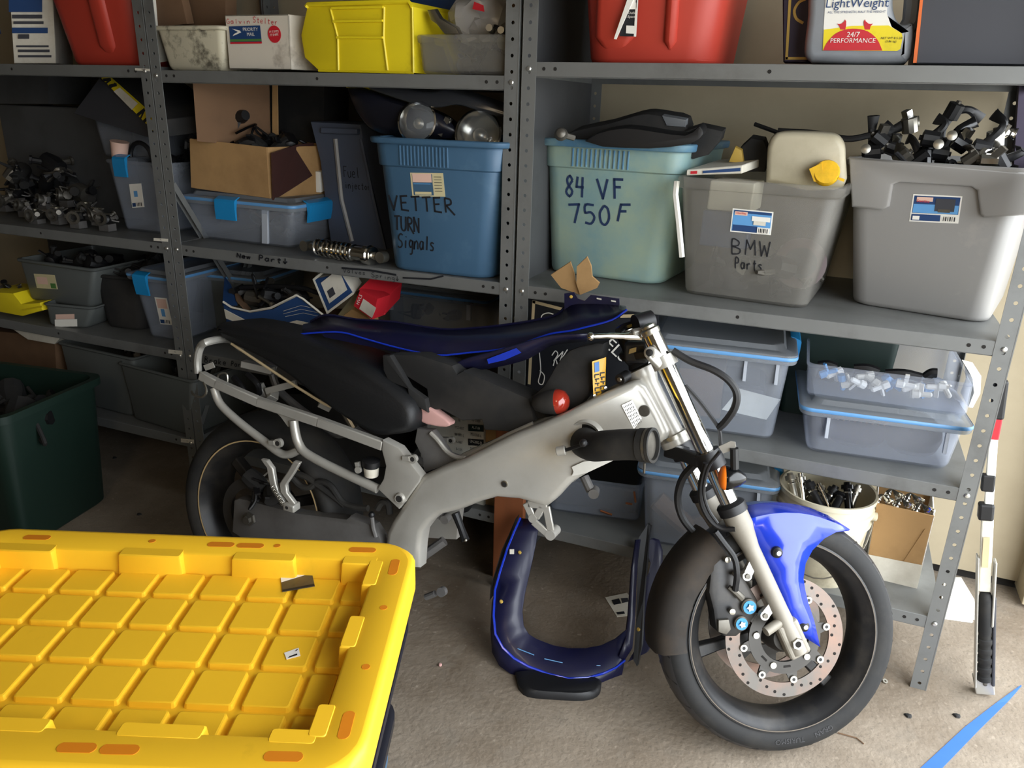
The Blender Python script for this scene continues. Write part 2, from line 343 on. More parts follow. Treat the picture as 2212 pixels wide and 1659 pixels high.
m = MB('wall_far'); m.box(-5.6, 1, -3.1, YW+.1, 2.6, 2.7); struct(m, 'ceiling', base=(-2, 0, 2.6), smooth=0)

# ================================================================ steel shelving
PITCHH = .0381; PH = 1.96; FW = .038
def holed(mb, F, n=51, wd=FW, t=.002, r=.0048, x_at=.5):
    # strip of width wd and n pitches high, one round hole per pitch; F(a, b, c): a across, b depth, c up
    k = 8; cx = wd*x_at
    for i in range(n):
        z0 = i*PITCHH; z1 = z0+PITCHH; zc = (z0+z1)/2
        sq = [(wd, zc), (wd, z1), (cx, z1), (0, z1), (0, zc), (0, z0), (cx, z0), (wd, z0)]
        ho = [(cx+r*math.cos(R(45*q)), zc+r*math.sin(R(45*q))) for q in range(k)]
        V = [F(a, b, c) for b in (0, t) for a, c in sq+ho]
        fs = []
        for q in range(k):
            p = (q+1) % k
            fs += [(q, p, 8+p, 8+q), (16+q, 24+q, 24+p, 16+p), (8+q, 8+p, 24+p, 24+q)]
        mb.add(V, fs)
    mb.box(-.0005, .0, 0, t, 0, n*PITCHH, F); mb.box(wd, wd+.0005, 0, t, 0, n*PITCHH, F)
def post_mesh(sx, sy, nm):
    mb = MB('steel')
    holed(mb, lambda a, b, c: Vector((sx*a, sy*b, c)))
    holed(mb, lambda a, b, c: Vector((sx*b, sy*a, c)))
    me = build(mb, 'post', base=(0, 0, 0), smooth=0); d = me.data; bpy.data.objects.remove(me); return d
PM = {(sx, sy): post_mesh(sx, sy, 'p') for sx in (1, -1) for sy in (1, -1)}
def unit(label, x0, x1, levels, sides, tags=()):
    u = thing('shelving_unit', ((x0+x1)/2, Y0, 0), label, 'shelving unit', 'grey steel shelving units along the wall')
    L = Vector(u.location)
    for x, sx in ((x0, 1), (x1, -1)):
        for y, sy in ((Y0, 1), (YB, -1)):
            o = bpy.data.objects.new('post', PM[sx, sy]); col.objects.link(o); o.parent = u; o.location = Vector((x, y, 0))-L
    for z in levels:
        mb = MB('steel'); a, b = x0+.004, x1-.004
        mb.box(a, b, Y0+.003, YB-.003, z-.002, z); mb.box(a+.034, b-.034, Y0+.001, Y0+.003, z-.034, z); mb.box(a, a+.034, Y0+.0025, Y0+.004, z-.034, z); mb.box(b-.034, b, Y0+.0025, Y0+.004, z-.034, z)
        mb.box(a, b, YB-.006, YB-.004, z-.034, z-.002); mb.box(a, a+.002, Y0+.004, YB-.006, z-.034, z-.002); mb.box(b-.002, b, Y0+.004, YB-.006, z-.034, z-.002)
        mb.box(a, b, Y0+.003, Y0+.018, z-.036, z-.034)
        sh = build(mb, 'shelf', u, smooth=0, bevel=.001, seg=1)
        mb = MB('dark_gap')
        for fx in (a+.055, a+.085, (a+b)/2, b-.085, b-.055): mb.lathe([(.0045, 0), (.0045, .0008)], (fx, Y0+.0002, z-.016), (0, 1, 0), 8)
        build(mb, 'slot_holes', sh, smooth=0)['kind'] = 'stuff'
        for fx in (x0+.019, x1-.019):
            mb = MB('zinc'); mb.lathe([(.0, -.004), (.004, -.0035), (.0065, -.001), (.0065, .001)], (fx, Y0-.0005, z-.016), (0, 1, 0), 12)
            build(mb, 'bolt', u)
    for kind, x in sides:
        if kind == 'panel':
            mb = MB('steel_dark'); mb.box(x-.0008, x+.0008, Y0+.004, YB-.004, .0, PH-.02); build(mb, 'side_panel', u, smooth=0)
        else:
            for a, b in ((.3, 1.15), (1.15, .3), (1.93, 1.15)):
                mb = MB('steel'); mb.bar((x, Y0+.03, a), (x, YB-.03, b), .0016, .02, up=Vector((1, 0, 0)).cross(Vector((0, 1, 0)))); build(mb, 'side_brace', u, smooth=0)
    return u
UA = unit('left steel shelving unit in the dark, holding carburettors and dim grey bins', -3.262, -2.033, (.245, .58, .957, 1.508, 1.925), [('brace', -2.04)])
UB = unit('middle steel shelving unit holding the blue tote and the yellow tub on its side', -2.027, -.8, (.228, .585, .958, 1.496, 1.925), [('brace', -2.02)])
UC = unit('right steel shelving unit holding the teal tote and the big grey tote', -.791, .412, (.222, .59, .958, 1.529, 1.925), [('panel', -.786)])
for zz, nm in ((.96, 0), (1.35, 1)):
    mb = MB('steel'); mb.bar((-1.95, YB-.01, 1.55), (-.9, YB-.01, 1.9), .002, .022, up=Vector((0, 1, 0))) if nm else None
    if nm: build(mb, 'rear_brace', UB, smooth=0)
# writing and stickers on the shelf lips
PF = Vector((0, Y0, 0)); NF = Vector((0, -1, 0)); PL = Vector((0, Y0-.0006, 0))
scrawl(UB, 'New', ((513, 547), (542, 550), (512, 556)), PL, NF, .0035, name='lip_writing')
scrawl(UB, 'Part>', ((560, 551), (622, 559), (559, 562)), PL, NF, .0035, name='lip_writing')
mb = MB('ink'); mb.ribbon([AY(738, 579, Y0-.001), AY(800, 584, Y0-.001), AY(856, 594, Y0-.001)], .006, NF); mb.ribbon([AY(870, 600, Y0-.001), AY(930, 603, Y0-.001), AY(958, 596, Y0-.001)], .005, NF)
build(mb, 'lip_marker_line', UB, smooth=0)
scrawl(UB, 'Valves', ((742, 579), (790, 585), (742, 588)), PL, NF, .0012, name='lip_writing')
scrawl(UB, 'Spring>', ((803, 588), (862, 597), (803, 598)), PL, NF, .0012, name='lip_writing')
scrawl(UB, 'Brake', ((443, 770), (490, 777), (442, 782)), PL, NF, .0025, name='lip_writing')
scrawl(UB, 'Part', ((500, 780), (528, 784), (499, 790)), PL, NF, .0025, name='lip_writing')
for a, b, c, d in ((292, 147, 324, 154), (332, 514, 363, 522), (364, 755, 394, 766), (391, 947, 419, 958)):
    mb = MB('paper'); q = [AY(a, b, Y0-.0002), AY(c, b+(d-b)*.25, Y0-.0002), AY(c, d, Y0-.0002), AY(a, d-(d-b)*.25, Y0-.0002)]
    mb.ext(q, (0, -.0006, 0)); st = build(mb, 'lip_sticker', UA, smooth=0)
    mid = sum(q, Vector())/4; text(st, 'sticker_print', 'P5', mid+Vector((0, -.0012, 0)), (1, 0, 0), (0, 0, 1), .006, 'ink')

# ================================================================ containers
class T: pass
def frame(P0, P1, z):
    P0 = Vector((P0.x, P0.y, z)); P1 = Vector((P1.x, P1.y, z)); u = P1-P0; wd = u.length; u.normalize(); v = Vector((-u.y, u.x, 0))
    return P0, u, v, wd
def tote(name, label, cat, bl, br, tl, tr, z, depth, m, rim=(.016, .01), rad=.03, Y=None, h=None, flare=None, band=0, band_out=.007, rim_m=None, thick=.003, group=None, fl_y=None, lidded=False, bcap=True):
    """open container: base front corners and rim front corners are pixels measured in the photograph"""
    t = T(); f = (lambda p: AY(p[0], p[1], Y)) if Y else (lambda p: AZ(p[0], p[1], z))
    O, u, v, wd = frame(f(bl), f(br), z)
    fy = fl_y if fl_y is not None else (flare if flare is not None else .02)
    if h is None:
        for _ in range(3):
            a = AP(tl[0], tl[1], O-v*fy, v); b = AP(tr[0], tr[1], O-v*fy, v)
            h = ((a.z+b.z)/2)-z; wt = (b-a).dot(u); fl = max(.002, (wt-wd)/2-rim[1]); xo = ((a-O).dot(u)+(b-O).dot(u))/2-wd/2
            if fl_y is None: fy = min(fl, .05)
        t.xo = xo
    else: fl = flare; t.xo = 0
    t.O, t.u, t.v, t.w, t.h, t.fl, t.fy, t.z, t.depth = O, u, v, wd, h, fl, fy, z, depth
    F = lambda x, y, zz: O+u*(x+t.xo*min(1, zz/h))+v*y+Vector((0, 0, zz))
    t.F = F; t.rad = rad
    nv = (u.cross(Vector((0, 0, 1))*h-v*fy)).normalized(); t.p, t.nv = O, nv     # front face plane
    e = thing(name, F(wd/2, depth/2, 0), label, cat, group); t.e = e
    def ring(out, zz, rr=rad):
        k = zz/h; return rring(-fl*k-out, wd+fl*k+out, -fy*k-out, depth+fy*k+out, rr, zz, F)
    rh, ro = rim; rg = [ring(-.012, 0), ring(-.003, .004), ring(0, .014)]
    if band: rg += [ring(0, h-band-.004), ring(band_out, h-band), ring(band_out, h-rh-.001)]
    else: rg += [ring(0, h-rh-.001)]
    mb = MB(m)
    inner = [ring(-thick, h, rad*.9), ring(-thick, .01, rad*.9)]
    mb.loft(rg+[ring(-thick*.2 + (band_out if band else 0), h-rh)]+[ring(-thick, h-rh)]+inner[1:], True, bcap)
    t.body = build(mb, 'body', e, smooth=50)
    b = band_out if band else 0
    mb = MB(rim_m or m); mb.loft([ring(b-thick, h-rh), ring(b+ro, h-rh), ring(b+ro+.001, h-rh*.5), ring(b+ro-.002, h), ring(-thick, h), ring(-thick, h-rh)], close=True) if False else mb.loft([ring(-thick, h-rh), ring(b+ro-.002, h-rh), ring(b+ro, h-rh+.003), ring(b+ro, h-.003), ring(b+ro-.003, h), ring(-thick, h)], False, False, close=True)
    t.rim = build(mb, 'rim', e, smooth=50)
    t.ring = ring; t.b = b
    return t
def facept(t, px, py, lift=.001): return AP(px, py, t.p, t.nv)+t.nv*(lift if t.nv.dot(CAM-t.p) > 0 else -lift)
def lid(t, m='clear_lid', hh=.018, out=.012, trim='trim_blue', raised=.01, name='lid'):
    r = t.ring; h = t.h; mb = MB(m)
    rr = lambda o, zz, rad=t.rad: rring(-t.fl-o, t.w+t.fl+o, -t.fy-o, t.depth+t.fy+o, rad, zz, lambda x, y, z: t.F(x, y, z))
    mb.loft([rr(out, h-.012), rr(out+.002, h-.008), rr(out+.002, h+hh-.006), rr(out-.004, h+hh-.002), rr(-.012, h+hh-.002), rr(-.02, h+hh+raised), rr(-.03, h+hh+raised)], True, True)
    L = build(mb, name, t.e, smooth=50)
    if trim:
        mb = MB(trim); mb.loft([rr(out+.0025, h-.001), rr(out+.004, h+.001), rr(out+.004, h+.0065), rr(out+.0025, h+.009)], False, False); build(mb, 'gasket', L, smooth=50)
    t.top = t.z+h+hh+raised
    return L
def latch(t, x, side='front', wd=.07, hh=.05, m='clip_blue', out=.02, y=None):
    F = t.F; h = t.h; mb = MB(m); f = t.fy+out
    if side == 'front':
        prof = [(-f-.006, h+.012), (-f-.010, h+.006), (-f-.009, h-.02), (-f-.004, h-hh), (-f+.002, h-hh), (-f, h-.02), (-f+.004, h+.012), (-f+.02, h+.02), (-f+.012, h+.02)]
        mb.loft([[F(xx, a, b) for a, b in prof] for xx in (x-wd/2, x-wd/2+.003, x+wd/2-.003, x+wd/2)])
    else:
        s = 1 if side == 'right' else -1; f = t.fl+out; y0 = (t.depth/2 if y is None else y)
        prof = [(f+.006, h+.012), (f+.010, h+.006), (f+.009, h-.02), (f+.004, h-hh), (f-.002, h-hh), (f, h-.02), (f-.004, h+.012), (f-.02, h+.02), (f-.012, h+.02)]
        mb.loft([[F((t.w+a) if s > 0 else -a, yy, b) for a, b in prof] for yy in (y0-wd/2, y0-wd/2+.003, y0+wd/2-.003, y0+wd/2)])
    return build(mb, 'latch', t.e, smooth=30)
def decal(t, quad, layers, name='label'):
    """printed label on the front face: quad = 3 pixels (tl, tr, bl); layers = (mat, x0, y0, x1, y1) in label fractions"""
    (ax, ay), (bx, by), (cx, cy) = quad; mb = MB(layers[0][0]); s = 1 if t.nv.dot(CAM-t.p) > 0 else -1
    def P(x, y, l): return AP(ax+(bx-ax)*x+(cx-ax)*y, ay+(by-ay)*x+(cy-ay)*y, t.p, t.nv)+t.nv*s*l
    for i, (m, x0, y0, x1, y1) in enumerate(layers):
        mb.use(m); l = .0006+.0004*i
        if i == 0: mb.loft([[P(x0, y0, 0), P(x1, y0, 0), P(x1, y1, 0), P(x0, y1, 0)], [P(x0, y0, l), P(x1, y0, l), P(x1, y1, l), P(x0, y1, l)]])
        else: mb.add([P(x0, y0, l), P(x1, y0, l), P(x1, y1, l), P(x0, y1, l)], [(0, 1, 2, 3)])
    return build(mb, name, t.e, smooth=0)
def barcode(x0, x1, y0, y1, n=6): return [('ink', x0+(x1-x0)*i/n, y0, x0+(x1-x0)*(i+.3+.25*(i % 2))/n, y1) for i in range(n)]
def ribs(t, x0, x1, n, z0, z1, out, m):
    for i in range(n):
        x = x0+(x1-x0)*i/(n-1); mb = MB(m); k0 = z0/t.h; k1 = z1/t.h
        mb.loft([[t.F(x-.003, -t.fy*k-out+.001, zz), t.F(x-.0015, -t.fy*k-out-.003, zz), t.F(x+.0015, -t.fy*k-out-.003, zz), t.F(x+.003, -t.fy*k-out+.001, zz)] for k, zz in ((k0, z0), (k1, z1))])
        build(mb, 'grip_rib', t.e)
def gadget(seed, c, s, mats, F=ident, n=5):
    """an odd mechanical part: a casting with bosses, a flange and a curled hose"""
    rn = random.Random(seed); mb = MB(rn.choice(mats)); c = Vector(c)
    def rv(k=1): return Vector((rn.uniform(-k, k), rn.uniform(-k, k), rn.uniform(-k*.6, k*.6)))
    a = rv().normalized(); mb.lathe([(s*.1, -s*.3), (s*.22, -s*.28), (s*.25, 0), (s*.2, s*.25), (s*.12, s*.3)], c, a, 10)
    for i in range(n):
        mb.use(rn.choice(mats)); d = rv().normalized(); k = rn.random()
        p = c+d*s*.2
        if k < .4: mb.lathe([(s*.08, 0), (s*.08, s*.25), (s*.12, s*.26), (s*.12, s*.32)], p, d, 8)
        elif k < .7: mb.bar(p, p+d*s*.35, s*.14, s*.05)
        else: mb.tube(curve([p, p+d*s*.3, p+d*s*.45+rv(s*.15), p+rv(s*.4)], 4), s*.035, 6)
    return mb
def heap(n, seed, region, s, mats, name, label, cat, group=None, stuff=False):
    """pieces piled inside region(x, y in 0..1) -> point"""
    rn = random.Random(seed)
    if stuff:
        mb = MB(mats[0])
        for i in range(n):
            g = gadget(seed*100+i, region(rn.random(), rn.random())+Vector((0, 0, rn.uniform(0, s*.25))), s*rn.uniform(.7, 1.2), mats)
            b = len(mb.v); mb.v += g.v
            ids = [mb.mats.index(q) if q in mb.mats else (mb.mats.append(q) or len(mb.mats)-1) for q in g.mats]
            for f, k in zip(g.f, g.mi): mb.f.append([b+j for j in f]); mb.mi.append(ids[k])
        o = one(mb, name, label, cat); o['kind'] = 'stuff'; return o
    for i in range(n):
        g = gadget(seed*100+i, region((i+.5+rn.uniform(-.3, .3))/n, rn.random())+Vector((0, 0, rn.uniform(0, s*.2))), s*rn.uniform(.8, 1.2), mats)
        one(g, name, nth(label, i, n), cat, group)
def fillin(t, zz, m): # a level inside an open container
    return lambda a, b: t.F(.02+(t.w-.04)*a, .03+(t.depth-.06)*b, zz)
def carton(name, label, cat, P, depth_v, mats='cardboard', open_top=False, group=None, thick=.004, bevel=.0015, flaps=()):
    """box from its front face corners P = [bl, br, tr, tl] (3-D) and the vector to the back face"""
    P = [Vector(p) for p in P]; dv = Vector(depth_v); e = thing(name, (P[0]+P[1]+dv)/2, label, cat, group)
    B = [p+dv for p in P]; up = (P[3]-P[0])
    def wall(nm, q, n, m):
        mb = MB(m); mb.ext(q, n.normalized()*thick); return build(mb, nm, e, smooth=0, bevel=bevel if bevel < thick/2 else thick/2.2, seg=1)
    uu = P[1]-P[0]; ms = mats if isinstance(mats, (list, tuple)) else [mats]*6
    fr = wall('front_panel', P, dv, ms[0]); wall('back_panel', B, -dv, ms[0]); wall('side_panel', [P[1], B[1], B[2], P[2]], -uu, ms[1]); wall('side_panel', [P[0], B[0], B[3], P[3]], uu, ms[1]); wall('bottom_panel', [P[0], P[1], B[1], B[0]], up, ms[2])
    if not open_top: wall('top_panel', [P[3], P[2], B[2], B[3]], -up, ms[3])
    return e, fr
def quadp(parent, name, pts, m, lift, th=.0008):
    mb = MB(m); pts = [Vector(p)+Vector(lift) for p in pts]; n = (pts[1]-pts[0]).cross(pts[3]-pts[0]).normalized()
    if n.dot(Vector(lift)) < 0: n = -n
    mb.ext(pts, n*th); return build(mb, name, parent, smooth=0)

# ---------------------------------------------------------------- right unit, second shelf
Z2 = .958
t = tote('storage_tote', 'faded teal tote hand-lettered 84 VF 750F', 'tote', (1180, 586), (1424, 619), (1163, 292), (1490, 318), Z2, .37, 'teal_tote', rim=(.02, .012), rad=.05, band=.075, band_out=.006, rim_m='teal_rim')
teal = t
ribs(t, t.w*.2, t.w*.66, 13, t.h-.072, t.h-.024, .006, 'teal_rim')
scrawl(t.e, '84', ((1222, 379), (1264, 383), (1221, 423)), t.p, t.nv, .0055, 'inkblue', gap=.15)
scrawl(t.e, 'VF', ((1290, 386), (1348, 388), (1292, 428)), t.p, t.nv, .0055, 'inkblue', gap=.4)
scrawl(t.e, '750', ((1228, 440), (1318, 445), (1230, 481)), t.p, t.nv, .0055, 'inkblue', gap=.25)
scrawl(t.e, 'F', ((1338, 442), (1364, 442), (1332, 478)), t.p, t.nv, .0055, 'inkblue')
# black bags and covers bulging out of the teal tote
def slab(name, label, cat, px, Y, th, m, group=None, ins=.006, tilt=0):
    pts = [AY(a, b, Y+tilt*i) for i, (a, b) in enumerate(px)]
    mb = MB(m); mb.ext(pts, (0, th, th*.15), ins, ins); return one(mb, name, label, cat, group, smooth=40)
slab('plastic_cover', 'black plastic cover humped over the back of the teal tote', 'cover', curve2([(1215, 305), (1235, 284), (1310, 268), (1370, 250), (1400, 246), (1440, 252), (1478, 262), (1480, 300), (1440, 318), (1300, 318)], 2), 2.17, .09, 'fabric_black')
slab('fender_liner', 'black plastic panel lying across the front of the teal tote', 'panel', curve2([(1262, 306), (1290, 288), (1350, 276), (1420, 285), (1480, 292), (1505, 276), (1512, 272), (1520, 290), (1490, 312), (1400, 322), (1300, 318)], 2), 2.06, .05, 'black')
slab('fender_liner', 'black corner panel sticking out over the right end of the teal tote', 'panel', [(1480, 282), (1512, 272), (1562, 283), (1556, 305), (1530, 335), (1495, 345), (1485, 318)], 2.16, .05, 'fabric_black')
slab('plastic_sleeve', 'clear grey plastic sleeve on top of the black cover in the teal tote', 'sleeve', [(1430, 250), (1482, 259), (1480, 275), (1440, 272)], 2.165, .03, 'clear_lid', ins=.002)
mb = MB('greymetal'); mb.lathe([(.002, -.02), (.014, -.015), (.018, 0), (.012, .012), (.004, .016)], AY(1212, 290, 2.03), (.3, -1, .3), 12); mb.tube([AY(1212, 290, 2.03), AY(1240, 298, 2.06)], .008); one(mb, 'wheel_fitting', 'small dull metal fitting poking out at the left corner of the teal tote', 'fitting')
# torn cardboard scrap
mb = MB('cardboard'); q = [(1190, 594), (1232, 566), (1240, 590), (1243, 608), (1253, 637), (1212, 622)]
mb.ext([AY(a, b, 1.985-.0012*(b-594)*.6) for a, b in q], (0, .004, .002)); q = [(1246, 576), (1268, 555), (1277, 575), (1279, 598), (1295, 612), (1290, 622), (1253, 637), (1245, 612)]
mb.ext([AY(a, b, 1.975-.0006*(b-594)) for a, b in q], (0, .004, .002)); one(mb, 'cardboard_scrap', 'folded scrap of brown cardboard standing before the teal tote', 'cardboard', smooth=0)

t = tote('storage_bin', 'dirty clear bin hand-lettered BMW Parts with a white latch hanging at its left', 'bin', (1474, 634), (1740, 670), (1459, 386), (1829, 400), Z2, .36, 'smoke_bin', rim=(.028, .008), rad=.035, rim_m='smoke_bin')
bmw = t
decal(t, ((1583, 450), (1671, 458), (1577, 500)), [('white', 0, 0, 1, 1), ('sky_blue', .03, .05, .97, .95), ('lblue', .05, .68, .65, .95), ('lblue', .05, .05, .97, .16), ('labelpink', .07, .1, .38, .26), ('white', .5, .25, .95, .45), ('paper', .55, .45, .85, .62), ('white', .66, .7, .97, .95)]+barcode(.69, .94, .74, .92))
text(t.e, 'label_print', 'Sterilite', facept(t, 1602, 460, .0035), t.u, (0, 0, 1), .008, 'lred')
scrawl(t.e, 'BMW', ((1580, 516), (1664, 522), (1579, 548)), t.p, t.nv, .0028)
scrawl(t.e, 'Parts', ((1588, 556), (1648, 562), (1587, 579)), t.p, t.nv, .0028)
mb = MB('white'); mb.tube([AY(1462, 392, t.O.y-.01), AY(1459, 420, t.O.y-.02), AY(1466, 480, t.O.y-.02), AY(1473, 555, t.O.y-.015)], .008, 6); build(mb, 'hanging_latch', t.e)
# inside and on top of it
def inner(t, nm, label, cat, x0, x1, y0, y1, z0, z1, m, group=None, bevel=.004):
    mb = MB(m); mb.box(x0, x1, y0, y1, z0, z1, t.F); return one(mb, nm, label, cat, group, smooth=0, bevel=bevel)
inner(t, 'parts_box', 'blue and cream parts box standing inside the BMW Parts bin', 'box', .02, t.w*.45, .03, .16, t.h*.42, t.h*.72, 'lblue')
inner(t, 'parts_carton', 'cream carton above the blue box inside the BMW Parts bin', 'carton', .03, t.w*.45, .025, .15, t.h*.73, t.h*.97, 'paper')
mb = MB('black'); mb.lathe([(.05, 0), (.055, .02), (.055, .16), (.04, .17)], t.F(.1, .1, .015), (0, 0, 1), 20); one(mb, 'oil_filter', 'dark can standing at the bottom left inside the BMW Parts bin', 'can')
mb = MB('maroon'); mb.lathe([(.02, -.02), (.065, -.02), (.065, .02), (.02, .02)], t.F(t.w*.86, .08, .1), (.2, -1, .3), 24); mb.use('black'); mb.lathe([(.04, -.024), (.04, .024)], t.F(t.w*.86, .08, .1), (.2, -1, .3), 20); one(mb, 'round_gasket', 'dull red round part leaning inside the right of the BMW Parts bin', 'gasket')
heap(5, 31, lambda a, b: t.F(t.w*(.35+.5*a), .06+.2*b, .06), .14, ['black', 'greymetal', 'fabric_black'], 'spare_part', 'dark machine part lying at the bottom of the BMW Parts bin', 'part', 'dark parts at the bottom of the BMW Parts bin')
Yb = t.O.y+.06
e = thing('flat_carton', AY(1550, 375, Yb), 'thin white carton with a blue stripe lying on the BMW Parts bin', 'carton')
q = [AY(1482, 379, Yb-.04), AY(1603, 375, Yb-.04), AY(1604, 357, Yb-.04), AY(1483, 367, Yb-.04)]
mb = MB('paper'); mb.loft([q, [p+Vector((.05, .2, .018)) for p in q]]); build(mb, 'box', e, smooth=0, bevel=.002, seg=1)
quadp(e, 'stripe', [q[0]+(q[1]-q[0])*.3+(q[3]-q[0])*.3, q[0]+(q[1]-q[0])*.97+(q[2]-q[1])*.3, q[0]+(q[1]-q[0])*.97+(q[2]-q[1])*.72, q[0]+(q[1]-q[0])*.3+(q[3]-q[0])*.72], 'lblue', (0, -.0008, 0))
quadp(e, 'logo', [q[0]+(q[1]-q[0])*.08+(q[3]-q[0])*.25, q[0]+(q[1]-q[0])*.2+(q[3]-q[0])*.25, q[0]+(q[1]-q[0])*.2+(q[3]-q[0])*.75, q[0]+(q[1]-q[0])*.08+(q[3]-q[0])*.75], 'lred', (0, -.0008, 0))
slab('black_cloth', 'crumpled black bag behind the thin white carton', 'bag', [(1590, 345), (1600, 318), (1622, 298), (1650, 303), (1660, 330), (1652, 372), (1610, 372)], 2.22, .05, 'fabric_black')
slab('brown_tag', 'small mustard paper corner showing behind the thin white carton', 'paper', [(1574, 350), (1588, 318), (1602, 325), (1606, 352)], 2.2, .02, 'gold', ins=.002)
mb = MB('black'); mb.tube([AY(1630, 268, 2.3), AY(1690, 290, 2.28)], .0055, 8); one(mb, 'black_rod', 'thin black rod pointing up left behind the cream plastic tank', 'rod')
mb = MB('black'); mb.tube(curve([AY(1680, 283, 2.3), AY(1760, 288, 2.3), AY(1830, 300, 2.28), AY(1880, 292, 2.28)], 5), .008, 8); one(mb, 'black_hose', 'black hose running behind the tank into the grey tote', 'hose')
# cream tank with yellow cap
Yt = t.O.y+.05; e = thing('coolant_tank', AY(1738, 390, Yt+.06), 'cream plastic tank with a yellow cap sitting in the BMW Parts bin', 'tank')
q = curve2([(1654, 395), (1656, 340), (1659, 312), (1672, 290), (1700, 284), (1775, 286), (1806, 292), (1822, 310), (1826, 340), (1822, 405), (1740, 412)], 3)
mb = MB('tank'); mb.ext([AY(a, b, Yt) for a, b in q], (0, .14, .0), .014, .014); build(mb, 'tank_body', e, smooth=60)
cp = AY(1785, 374, Yt-.02); d = Vector((.05, -1, .35)).normalized()
mb = MB('tank'); mb.lathe([(.02, .03), (.02, -.0)], cp, d*-1, 16); build(mb, 'filler_neck', e)
mb = MB('cap_yellow'); mb.lathe([(.0, .014), (.028, .013), (.031, .008), (.031, -.006), (.02, -.007)], cp, d, 18); mb.ext([AY(1748, 365, Yt-.035), AY(1775, 352, Yt-.035), AY(1780, 395, Yt-.035), AY(1758, 392, Yt-.035)], (0, .008, 0)); mb.bar(AY(1810, 385, Yt-.03), AY(1824, 390, Yt-.03), .006, .006); build(mb, 'cap', e)

t = tote('storage_tote', 'large scuffed grey tote full of black brake levers', 'tote', (1834, 655), (2133, 702), (1824, 335), (2252, 372), Z2, .37, 'grey_tote', rim=(.018, .012), rad=.045)
grey = t
# raised shoulder moulding around the recessed label field
q = [(1836, 338), (2240, 372), (2234, 462), (2128, 469), (2118, 462), (2112, 410), (2100, 402), (1945, 392), (1930, 398), (1922, 445), (1908, 452), (1842, 446)]
mb = MB('grey_tote'); mb.ext([facept(t, a, b, .013) for a, b in q], -t.nv*.013 if t.nv.dot(CAM-t.p) > 0 else t.nv*.013, .006, .006); build(mb, 'shoulder', t.e, smooth=50)
decal(t, ((1973, 419), (2079, 424), (1964, 478)), [('white', 0, 0, 1, 1), ('lblue', .03, .05, .97, .68), ('sky_blue', .04, .35, .96, .67), ('lblue', .03, .72, .62, .95), ('box_dark', .48, .12, .88, .58), ('greymetal', .55, .5, .8, .62), ('labelpink', .09, .09, .42, .24), ('white', .06, .78, .2, .92)]+barcode(.68, .95, .76, .92))
text(t.e, 'label_print', 'Sterilite', facept(t, 1995, 434, .004), t.u, (0, 0, 1), .009, 'lred')
# levers and perches heaped in the grey tote
def lever(seed, a, b, mt, kind, idx):
    rn = random.Random(seed); mb = MB(mt); a = Vector(a); b = Vector(b); mid = (a+b)/2+Vector((rn.uniform(-.03, .03), rn.uniform(-.02, .02), rn.uniform(.0, .02)))
    cv = curve([a, mid, b], 5); sv = Vector((rn.uniform(-.4, .4), 1, rn.uniform(-.3, .3))).normalized(); rg = []
    for k, p in enumerate(cv):
        tt = (cv[min(k+1, len(cv)-1)]-cv[max(k-1, 0)]).normalized(); s1 = tt.cross(sv).normalized(); wd = .013-.004*math.sin(k*.35); th = .006
        rg.append([p+s1*wd*q1+sv*th*q2 for q1, q2 in ((1, .4), (.5, 1), (-.5, 1), (-1, .4), (-1, -.4), (-.5, -1), (.5, -1), (1, -.4))])
    mb.loft(rg)
    d = (b-a).normalized(); mb.lathe([(.014, -.02), (.02, -.018), (.02, .018), (.014, .02)], a, d.cross(Vector((0, 1, .2))), 10)
    mb.use(rn.choice(['chrome', 'black', 'greymetal', 'black'])); mb.lathe([(.006, -.026), (.006, .026)], a, d.cross(Vector((0, 1, .2))), 8)
    if kind: mb.bar(a, a+Vector((rn.uniform(-.02, .03), -.01, .035)), .022, .016)
    return one(mb, 'brake_lever', nth('hand lever sticking out of the grey tote', idx, 15), 'lever', 'levers heaped in the grey tote')
Yg = t.O.y+.05
for i, (a, b, c, d, dy, mt) in enumerate(sorted([(1885, 330, 1887, 250, .05, 'black'), (1900, 300, 1926, 268, .06, 'black'), (1930, 320, 1955, 268, .1, 'black'), (1965, 270, 1985, 262, .12, 'steelbright'), (2010, 300, 2022, 256, .02, 'black'), (2030, 330, 2055, 245, .08, 'black'), (2075, 310, 2110, 262, .04, 'blackgloss'), (2060, 240, 2120, 258, .1, 'black'), (2120, 320, 2146, 246, .02, 'black'), (2150, 300, 2195, 290, .03, 'chrome'), (2160, 350, 2195, 325, .0, 'black'), (2135, 350, 2139, 318, -.01, 'chrome'), (1950, 340, 1935, 318, .03, 'greymetal'), (1990, 340, 1960, 300, .06, 'black'), (2100, 345, 2085, 322, .01, 'greymetal')], key=lambda q: q[2])):
    lever(i+40, AY(a, b, Yg+dy), AY(c, d, Yg+dy+.02), mt, i % 2, i)
heap(5, 12, lambda a, b: t.F(.06+(t.w-.08)*a, .04+.2*b, t.h-.05), .13, ['black', 'blackgloss', 'fabric_black'], 'lever_perch', 'black lever perch bedded low among the levers in the grey tote', 'perch', 'lever perches in the grey tote')
for i, (a, b, dy) in enumerate([(1870, 322, .0), (2027, 312, -.02), (2056, 293, -.0)]):
    mb = MB('steelbright'); mb.lathe([(.003, -.004), (.011, -.003), (.012, .004), (.004, .006)], AY(a, b, Yg+dy), (0, -1, .2), 14); one(mb, 'cap_nut', nth('small bright nut lying on the levers in the grey tote', i, 3), 'nut', 'nuts on the levers')

